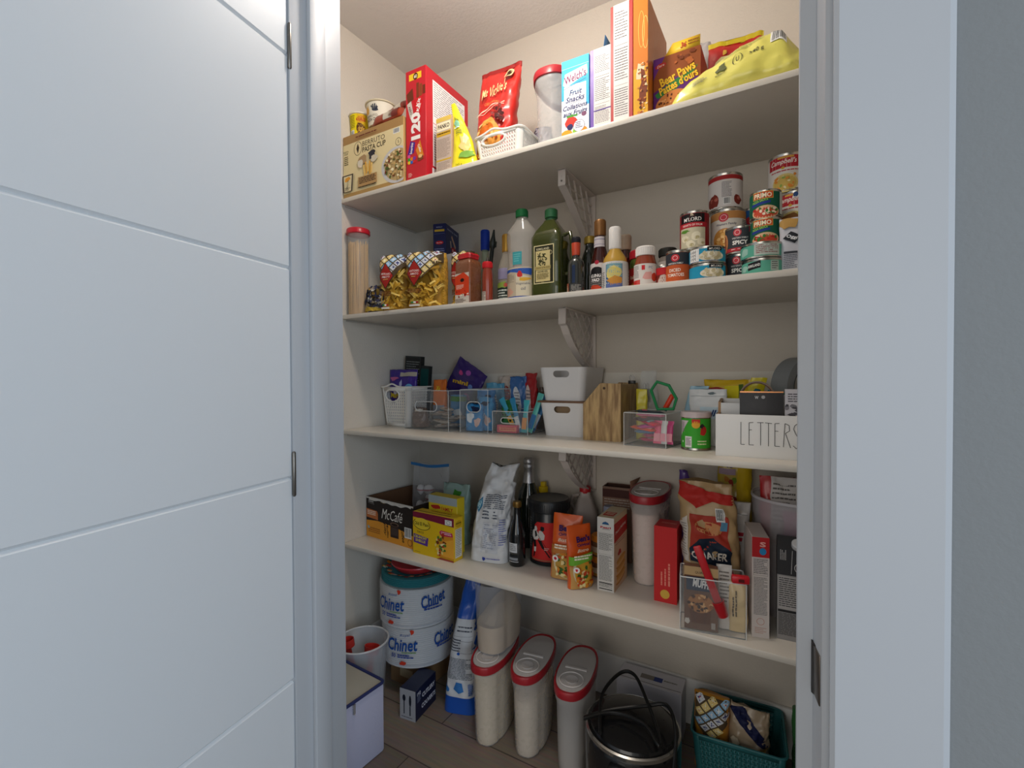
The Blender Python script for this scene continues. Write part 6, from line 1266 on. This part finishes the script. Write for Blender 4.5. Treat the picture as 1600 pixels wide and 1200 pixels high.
pouch('cream_packet', 'cream folded packet inside the clear bin, right of the muffin mix', 'bag', 1.291, .062, Z4 + .003, .040, .118, .02, 10, '#d8bf8c', lambda d, w, h: d.fine(.008, h * .3, .020, h * .8, 2, '#5a4a34', .5, True), amp=.003, seed=96)
pouch('white_packet', 'white folded packet behind the red scoop in the clear bin', 'bag', 1.262, .060, Z4 + .003, .034, .150, .018, 10, '#d5d2ce', lambda d, w, h: d.fine(.006, h * .4, w - .006, h * .9, 9, '#7a7672', .4), amp=.004, seed=97)
t = thing('red_scoop', 'long red plastic scoop standing in the front clear bin', 'scoop', (1.268, .032, Z4 + .030), 10, rot=(R(4), R(-20), R(10)))
b = MB(); b.box(-.009, -.003, .045, .009, .003, .185, mat('#c0202a', .3), .003); b.build('handle', t)
b = MB(); b.lathe([(.006, .010), (.012, .014), (.014, .050), (.012, .050), (.010, .016)], mat('#c0202a', .3, alpha=.9), 24); b.build('scoop_bowl', t)
t = thing('red_bag_clip', 'small red plastic clip on the top right corner of the front clear bin', 'clip', (1.300, .030, Z4 + .1275), 14); b = MB(); b.box(-.020, -.008, 0, .018, .008, .018, mat('#c8202c', .35), .004); b.build('clip_body', t); b = MB(); b.box(-.006, -.0095, .005, .006, -.0078, .012, mat('#5a1418', .4)); b.build('slot', t)
def f(d, w, h):
    d.rect(0, 0, w, h, '#d0c8c4'); d.rect(0, h * .80, w, h, '#b8282c'); d.txt('S', w * .62, h * .93, w * .35, h * .05, '#e8a8a0', .04); d.ell(w * .62, h * .86, w * .20, h * .035, '#2f8ac0', 20); d.frame(.003, h * .62, w - .003, h * .79, .0004, '#5a5a5a'); d.fine(.004, h * .63, w - .004, h * .78, 9, '#4a4a4a', .4); d.fine(.004, h * .22, w - .004, h * .60, 26, '#6a6a6a', .4); d.ring(w * .5, h * .16, .008, .008, .0008, '#c07a6a'); d.fine(.006, .008, w - .006, h * .10, 4, '#c09a8e', .4)
carton('cracker_box', 'narrow white box with a red top and blue dot, right of the front clear bin', 'box', (1.321, .054), Z4, .036, .12, .231, 12, '#cbbfb8', front=f)
def f(d, w, h):
    d.rect(0, 0, w, h, '#8f8d8c'); d.rect(0, h * .70, w, h, '#3a3a3c'); d.fine(.006, h * .86, w * .3, h * .97, 4, '#b0aeac', .5, True); d.line(.028, h * .72, .030, h * .97, .0008, '#d8d6d4'); d.ring(.042, h * .79, .008, .010, .0012, '#d8d6d4'); d.rect(.002, h * .33, w - .002, h * .69, '#b0acaa'); d.fine(.004, h * .35, w - .004, h * .67, 14, '#3a3a3c', .4); d.rect(.002, h * .30, w, h * .325, '#2a2a2c'); d.fine(.003, h * .05, w - .003, h * .29, 20, '#4a4848', .5)
t = carton('broth_carton', 'dark grey drink carton with a white cap at the right door jamb', 'box', (1.371, .074), Z4, .064, .064, .212, 3, '#4a4a4c', front=f)
b = MB(); b.loft([[(-.032, -.032, .212), (.032, -.032, .212), (.032, .032, .212), (-.032, .032, .212)], [(-.032, -.012, .232), (.032, -.012, .232), (.032, -.008, .232), (-.032, -.008, .232)]], mat('#3a3a3c', .4)); b.build('folded_top', t)
b = MB(); b.lathe([(.011, 0), (.012, .002), (.012, .014), (.010, .016), (0, .016)], mat('#dcdcdc', .4), 24, M=Matrix.Translation((.008, -.026, .214)) @ Matrix.Rotation(R(40), 4, 'X')); b.build('white_cap', t)
# round clear tub of packets at the right
t = thing('round_tub', 'tall translucent round tub of packets at the right end of the lowest shelf', 'tub', (1.412, .250, Z4), 0)
b = MB(); cm = mat('#d9d4d8', .3, alpha=.34)
b.lathe([(.088, 0), (.090, .004), (.100, .240), (.103, .244), (.103, .262), (.106, .290), (.103, .290), (.099, .262), (.097, .240), (.088, .006), (0, .005)], cm, 48, caps=False); b.build('clear_body', t)
b = MB(); b.lathe([(.104, .286), (.1075, .288), (.1075, .294), (.104, .295), (.103, .290)], mat('#dcd8dc', .3, alpha=.7), 48, caps=False); b.build('rim', t)
def f(d, w, h): d.rect(w * .28, 0, w, h, '#cfcac6'); d.fine(w * .32, h * .55, w * .9, h * .95, 12, '#6a6662', .4); d.rect(w * .3, h * .5, w * .8, h * .53, '#a87a3a')
pouch('coupon_bag', 'red and white printed bag standing in the round tub', 'bag', 1.372, .225, Z4 + .008, .090, .335, .04, 0, '#b8282a', f, amp=.006, seed=98)
pouch('pink_packet', 'pink packet seen through the side of the round tub', 'bag', 1.408, .180, Z4 + .008, .055, .260, .02, 0, '#b85a8a', None, amp=.004, seed=99)
for i, (x, y, ry, c, lab) in enumerate(((1.440, .262, 28, '#8f8c92', 'grey printed leaflet fanned at the left of the tub bundle'), (1.455, .285, 38, '#b5b2b8', 'pale printed leaflet leaning right in the round tub'), (1.420, .300, 14, '#4a423a', 'dark folded leaflet at the back of the round tub'))):
    t = thing('leaflet', lab, 'leaflet', (x - .045, y, Z4 + .095), 0, 'leaflets in the round tub', rot=(0, R(ry), 0))
    b = MB(); b.box(-.030, -.002, 0, .030, .002, .235, mat(c, .5), .0005); b.build('paper', t)
    dd = D(lambda u, v, k: (u, -.0022 - k, v)); dd.fine(-.026, .13, .026, .22, 10, '#e0dde0' if i != 1 else '#5a585c', .45, True); dd.done('printed_front', t)
# ================================================================ on the floor
t = thing('lunch_bag', 'pale grey insulated tote with navy piping on the floor at the left', 'bag', (.242, -.302, 0), -3)
gl = mat('#b9b9cf', .7, bump=(120, .3)); b = MB()
W, Dp, H = .250, .280, .205
b.box(-W / 2, -Dp / 2, 0, W / 2, Dp / 2, H - .004, gl, .008); b.build('fabric_body', t)
b = MB(); b.box(-W / 2 + .004, -Dp / 2 + .004, H - .006, W / 2 - .004, Dp / 2 - .004, H, mat('#a9a79c', .7), .002); b.build('top_panel', t)
b = MB(); nv = mat('#1f2a5c', .6); b.tube([(x, y, H) for x, y in rrect(W, Dp, .012, 3)], .0045, nv, 8, True); b.build('navy_piping', t)
b = MB(); b.lathe([(.004, 0), (.004, .024)], mat('#c9c9cc', .3, .8), 12, M=Matrix.Translation((W / 2 + .004, .030, H - .030))); b.box(W / 2 + .001, .026, H - .010, W / 2 + .006, .034, H - .004, mat('#c9c9cc', .3, .8)); b.build('zip_pull', t)
b = MB(); b.prism([(-.045, .085), (-.020, .100), (-.005, .112), (.006, .100), (.006, .01), (-.050, .01)], lambda u, v, k: (W / 2 + k, u - .04, v + .045), .0005, .003, mat('#1f8a44', .6)); b.build('green_tag', t)
# bucket
t = thing('clear_bucket', 'translucent bucket with red scoops behind the grey tote', 'bucket', (.160, -.060, 0), 0)
b = MB(); b.lathe([(.066, 0), (.069, .004), (.081, .195), (.085, .215), (.082, .215), (.078, .195), (.067, .006), (0, .005)], mat('#d4d8dc', .25, alpha=.36), 48, caps=False); b.build('clear_body', t)
b = MB(); b.tube([(.085 * C_(a), .085 * S_(a), .216) for a in [i * math.pi / 24 for i in range(48)]], .003, mat('#dcdcdc', .3, alpha=.7), 8, True); b.build('rim', t)
for i, (x, y, z, ry, rx, lab) in enumerate(((.130, -.060, .06, -10, 6, 'red plastic scoop at the left inside the clear bucket'), (.185, -.065, .040, 6, -4, 'red plastic scoop at the right inside the clear bucket'))):
    t = thing('red_scoop', lab, 'scoop', (x, y, z), 0, 'red scoops in the bucket', rot=(R(rx), R(ry), R(30)))
    b = MB(); b.box(-.010, -.004, 0, .010, .004, .130, mat('#c0342c', .35), .003); b.build('handle', t)
    b = MB(); b.lathe([(.014, .128), (.024, .134), (.026, .160), (.024, .160), (.021, .137), (0, .134)], mat('#c0342c', .35), 24, sy=.7, caps=False); b.build('scoop_bowl', t)
# paper plates: two shrink-wrapped packs and a pile of bright bowls on top
def chinet(d, r, seed, extra):
    bl = '#1f4f9c'
    d.txt('Chinet', -.030, .085, .110, .044, bl, .02, .25, rot=3); d.txt('Royal', -.018, .118, .036, .011, bl, 0, .3, rot=4); d.blob(.006, .130, .008, .008, '#d0402c', 10, .35)
    d.txt('50', -.062, .046, .018, .015, '#2c4a9c', .02, .2); d.fine(-.046, .038, .010, .052, 2, '#2c4a9c', .6); d.fine(-.03, .056, .02, .061, 1, '#6a9a4a', .6); d.blob(-.026, .022, .010, .008, '#d0402c', 10, .3)
    d.txt('Chinet', .125, .098, .090, .044, bl, .02, .25, rot=10); d.line(-.15, .018, .2, .014, .001, '#9aa4b8'); d.fine(.09, .06, .16, .08, 2, '#2c4a9c', .5)
film = mat('#dfe2e6', .12, alpha=.30, spec=.9)
t = thing('paper_plate_pack', 'lower shrink wrapped Royal Chinet paper plate pack behind the cutlery box', 'paper plates', (.220, .152, .101), 30, 'Royal Chinet plate packs')
def plates(t, r, h, n):
    b = MB()
    pm = mat('#dcdcdc', .7)
    prof = [(r * .62, 0)]
    for i in range(n): z = h * i / n; prof += [(r * .993, z + .001), (r, z + h / n * .45), (r * .99, z + h / n * .9)]
    prof.append((r * .6, h)); b.lathe(prof, pm, 56); b.build('plate_stack', t)
    b = MB(); S = []
    for j in range(15):
        v = j / 14; S.append([((r + .0025 + .0035 * noise.noise(Vector((C_(a) * 6, S_(a) * 6, v * 8 + r * 50)))) * C_(a), (r + .0025 + .0035 * noise.noise(Vector((C_(a) * 6, S_(a) * 6, v * 8 + r * 50)))) * S_(a), .004 + v * (h - .004)) for a in [2 * math.pi * i / 64 for i in range(64)]])
    b.loft(S, film); b.build('shrink_wrap', t)
plates(t, .129, .135, 20)
d = D(cyl(.1355), .010, seed=3, gap=.003); chinet(d, .13, 3, 0); d.done('printed_wrap', t)
t = thing('paper_plate_pack', 'upper shrink wrapped Royal Chinet pack stacked on its twin', 'paper plates', (.215, .150, .2365), 14, 'Royal Chinet plate packs')
plates(t, .131, .135, 20)
d = D(cyl(.1375), .010, seed=3, gap=.003); chinet(d, .13, 3, 0); d.done('printed_wrap', t)
t = thing('party_plate_stack', 'bright patterned teal and orange party plates on top of the plate packs', 'plates', (.215, .150, .3715), 0)
b = MB(); prof = [(.08, 0)]
for i in range(5): prof += [(.124, .004 + i * .006), (.126, .007 + i * .006), (.120, .009 + i * .006)]
b.lathe(prof + [(.085, .026), (0, .026)], mat('#3f8f96', .5), 56); b.build('plates', t)
d = D(lambda u, v, k: (u, v, .0275 + k + .010 * max(0, (math.hypot(u, v) - .085) / .035)), .02, seed=7)
cs = ['#e8862c', '#e9d8b0', '#2c8a86', '#d84a3a', '#f0c04a', '#f2efe6', '#1f6f78']
for i in range(64):
    a = 2 * math.pi * i / 64 + d.rng.uniform(-.04, .04); r = d.rng.uniform(.088, .116); d.blob(r * C_(a), r * S_(a), .011, .009, cs[i % 7], 8, .35)
d.done('printed_pattern', t)
t = thing('red_bowl_stack', 'red plastic bowls nested on the party plates under the lowest shelf', 'bowls', (.222, .146, .3995), 0)
b = MB(); b.lathe([(.050, 0), (.075, .006), (.088, .022), (.091, .026), (0, .026)], mat('#c8343c', .4), 48); b.build('bowl', t)
b = MB(); b.lathe([(.086, .024), (.093, .027), (.092, .031), (.080, .030), (0, .029)], mat('#d8404a', .35), 48); b.build('film_top', t)
carton('brown_carton', 'plain brown carton low under the paper plate packs', 'box', (.150, .080), 0, .150, .160, .100, 0, '#8a6c4c', front=lambda d, w, h: d.rect(w * .3, h * .3, w * .7, h * .6, '#b8a888'))
# cutlery box
def f(d, w, h): d.rect(0, 0, w, h, '#a9a9ae'); d.rect(w * .24, h * .18, w * .30, h * .62, '#1c1f2c'); d.ell(w * .27, h * .70, w * .10, h * .11, '#1c1f2c', 14); d.rect(w * .62, h * .16, w * .69, h * .46, '#1c1f2c'); d.ell(w * .66, h * .64, w * .075, h * .19, '#1c1f2c', 14); d.fine(w * .1, h * .05, w * .8, h * .10, 1, '#4a4a54')
def g(d, w, h):
    wt = '#d8dae4'
    d.txt('CUTLERY', w * .62, h * .66, w * .62, h * .15, wt, .03); d.txt('COUVERTS', w * .62, h * .32, w * .68, h * .15, wt, .03); d.txt('192', w * .16, h * .84, w * .16, h * .11, wt, .02); d.fine(w * .08, h * .55, w * .26, h * .76, 5, '#8a90a8', .4)
carton('cutlery_box', 'dark navy CUTLERY COUVERTS box in front of the plate packs', 'box', (.316, -.046), 0, .060, .118, .098, 7, '#161c38', front=f, side=g)
# blue flour bag
def f(d, w, h):
    k = '#4a4e5c'
    d.rect(0, h * .13, w, h * .70, '#cfd2d6'); d.fine(w * .22, h * .60, w * .88, h * .65, 2, k, .4); d.line(w * .1, h * .58, w * .95, h * .585, .0006, k); d.fine(w * .06, h * .46, w * .46, h * .56, 5, k, .45); d.frame(w * .40, h * .46, w * .92, h * .55, .0008, k); d.fine(w * .1, h * .26, w * .92, h * .42, 15, k, .4)
    d.poly([(w * .34, h * .19), (w * .50, h * .16), (w * .66, h * .18), (w * .60, h * .24), (w * .40, h * .245)], '#3a7ac0'); d.fine(w * .80, h * .15, w * .93, h * .24, 5, '#3a6ab8', .7, True); d.ell(w * .1, h * .18, w * .10, h * .02, '#3a7ac0', 12)
pouch('blue_flour_bag', 'blue and white flour bag with a twisted blue top on the floor', 'bag', .458, .100, .001, .118, .425, .085, 18, '#1f56b4', f, amp=.007, seed=101, prof=lambda v: 1 if v < .6 else max(.12, 1 - (v - .6) / .42), topw=.42, lean=(.07, .10), fr=24, sq=.42)
# keepers on the floor
keeper('cereal_keeper', 'red rimmed keeper full of sugar under another keeper, beside the blue flour bag', .600, .085, 0, .245, 8, level=.215, content='#d9c6a4', group=None, w=.106, d=.238, mound=.004)
keeper('cereal_keeper', 'middle keeper half full of pale sugar with a red rimmed flip lid on the floor', .724, .108, 0, .245, 9, level=.165, content='#d9c8ae', group=None, w=.106, d=.238)
keeper('cereal_keeper', 'emptier frosted keeper with a red rimmed flip lid beside the black cooker', .862, .112, 0, .245, 9, level=.05, content='#c9bdae', group=None, w=.106, d=.238, bodym=mat('#c9c7c5', .35, alpha=.62))
t = thing('rice_container', 'lidless clear container of rice stacked on the leftmost keeper', 'food container', (.592, .120, .2505), 6)
def rr_(k, zz, w=.116, dd=.215):
    out = []
    for i in range(44):
        a = 2 * math.pi * i / 44; cx, sy = C_(a), S_(a)
        xx = (w / 2) * (abs(cx) ** .75) * (1 if cx >= 0 else -1); yy = (dd / 2) * (abs(sy) ** .8) * (1 if sy >= 0 else -1)
        if cx > .2: xx -= .010 * math.exp(-((yy + dd * .22) / .007) ** 2)
        out.append((xx * k, yy * k, zz))
    return out
b = MB(); b.loft([rr_(.86, 0), rr_(.90, .006), rr_(1.0, .215)], mat('#d6d8de', .25, alpha=.30), (True, False)); b.build('clear_body', t)
b = MB(); m = mat('#cdb898', .9, bump=(900, .3), var=.04); b.loft([rr_(.865, .004), rr_(.91, .05), rr_(.925, .085), [(q[0] * .75, q[1] * .75, .105 + .25 * q[1]) for q in rr_(.93, .1)], [(q[0] * .1, q[1] * .1, .118) for q in rr_(.93, .1)]], m); b.build('rice', t)
# black round cooker with its cord
t = thing('slow_cooker', 'black round appliance with a chrome ring and a coiled black cord on the floor', 'cooker', (1.048, .035, 0), 0)
bk = mat('#17181a', .25, coat=.4)
b = MB(); b.lathe([(.095, 0), (.108, .006), (.118, .05), (.120, .150), (.116, .158)], bk, 56); b.build('black_body', t)
b = MB(); b.lathe([(.112, .156), (.118, .158), (.119, .166), (.114, .168), (.110, .163)], mat('#b4b4b0', .25, .9), 56, caps=False); b.build('chrome_ring', t)
b = MB(); b.lathe([(.1115, .160), (.105, .172), (.07, .180), (.03, .182), (0, .182)], bk, 56); b.build('lid', t)
b = MB(); b.box(-.02, -.150, .125, .02, -.110, .150, bk, .006); b.build('handle', t)
def cord(pts, n=60):
    out = []; P_ = [Vector(p) for p in pts]
    for i in range(len(P_) - 1):
        p0 = P_[max(i - 1, 0)]; p1 = P_[i]; p2 = P_[i + 1]; p3 = P_[min(i + 2, len(P_) - 1)]
        for j in range(8):
            s = j / 8; out.append(.5 * ((2 * p1) + (-p0 + p2) * s + (2 * p0 - 5 * p1 + 4 * p2 - p3) * s * s + (-p0 + 3 * p1 - 3 * p2 + p3) * s ** 3))
    return out + [P_[-1]]
b = MB(); b.tube(cord([(-.05, -.10, .185), (-.085, .01, .200), (-.06, .085, .222), (-.02, .09, .226), (.03, .03, .210), (.07, -.03, .195), (.085, -.075, .19), (.04, -.04, .20), (-.04, -.03, .194), (-.10, -.08, .19), (-.06, -.03, .192), (.03, .02, .205), (.08, .03, .215), (.112, -.02, .20), (.118, -.07, .15)]), .0042, mat('#121314', .4), 8); b.build('power_cord', t); t.scale.z = 1.2
# boxes behind
def f(d, w, h): d.txt('VACUUM', w * .60, h * .42, .085, .020, '#2a3f9a', .03, rot=-90); d.txt('HEPA', w * .06, h * .45, .055, .010, '#2a3f9a', .02, rot=-90)
carton('vacuum_box', 'white vacuum bag box lying at the back behind the black cooker', 'box', (.925, .282), 0, .195, .085, .150, 2, '#cfcfd8', front=f, top=lambda d, w, dd: (d.rect(w * .34, dd * .35, w * .55, dd * .62, '#8a8480'), d.rect(w * .55, dd * .35, w * .68, dd * .62, '#3a4a8a'), d.fine(w * .70, dd * .40, w * .90, dd * .56, 1, '#8a8a84'), d.line(w * .05, .010, w * .98, .012, .002, '#4a4440')))
t = hole_basket('storage_basket', 'teal pierced plastic basket holding pasta bags at the right of the floor', 1.272, .282, 0, .225, .20, .135, 5, 18, 16, 8, False, col='#2c6f74', hole=.22)
pouch('macaroni_bag', 'orange pasta bag with patterned top in the teal basket, left', 'bag', 1.210, .245, .012, .088, .200, .07, 0, '#c98a2c', lambda d, w, h: (d.fine(w * .3, h * .3, w * .8, h * .6, 5, '#8a5a1c', .6), tile_top(d, w, h, h * .45, False)), amp=.004, seed=103, prof=flat, sq=.5)
pouch('macaroni_bag', 'clear bag of pale pasta with a navy band in the teal basket, right', 'bag', 1.300, .255, .012, .095, .188, .08, -6, '#a8957c', lambda d, w, h: (d.poly([(0, h * .95), (w * .3, h * .8), (w, h * .55), (w, h * .68), (w * .4, h)], '#1c2248'), d.specks(0, 0, w, h * .6, 24, .010, ['#c9b696', '#8a7860', '#d9cbb0', '#b08a4a']), d.ell(w * .1, h * .08, .02, .015, '#d9a83a')), amp=.010, seed=104, fr=40, sq=.5)
pouch('green_cloth_bag', 'green cloth bag at the far right of the pantry floor', 'bag', 1.468, .300, .001, .13, .210, .09, 0, '#3f7a44', lambda d, w, h: d.rect(0, 0, w, h * .6, '#1f4a2c'), amp=.006, seed=105, prof=lambda v: 1 - .6 * v * v)
# hairline crack in the back wall under the lowest shelf
b = MB(); pts = [(.905 + .004 * S_(i * 1.3), DEP - .0002, .47 - i * .016) for i in range(9)]; b.tube(pts, [.0016, .0012, .0009, .0016, .0009, .0013, .0008, .0012, .0016], mat('#b5b3ae', .8), 5); struct(b.build('trim_20'), 'pale filled crack in the back wall')
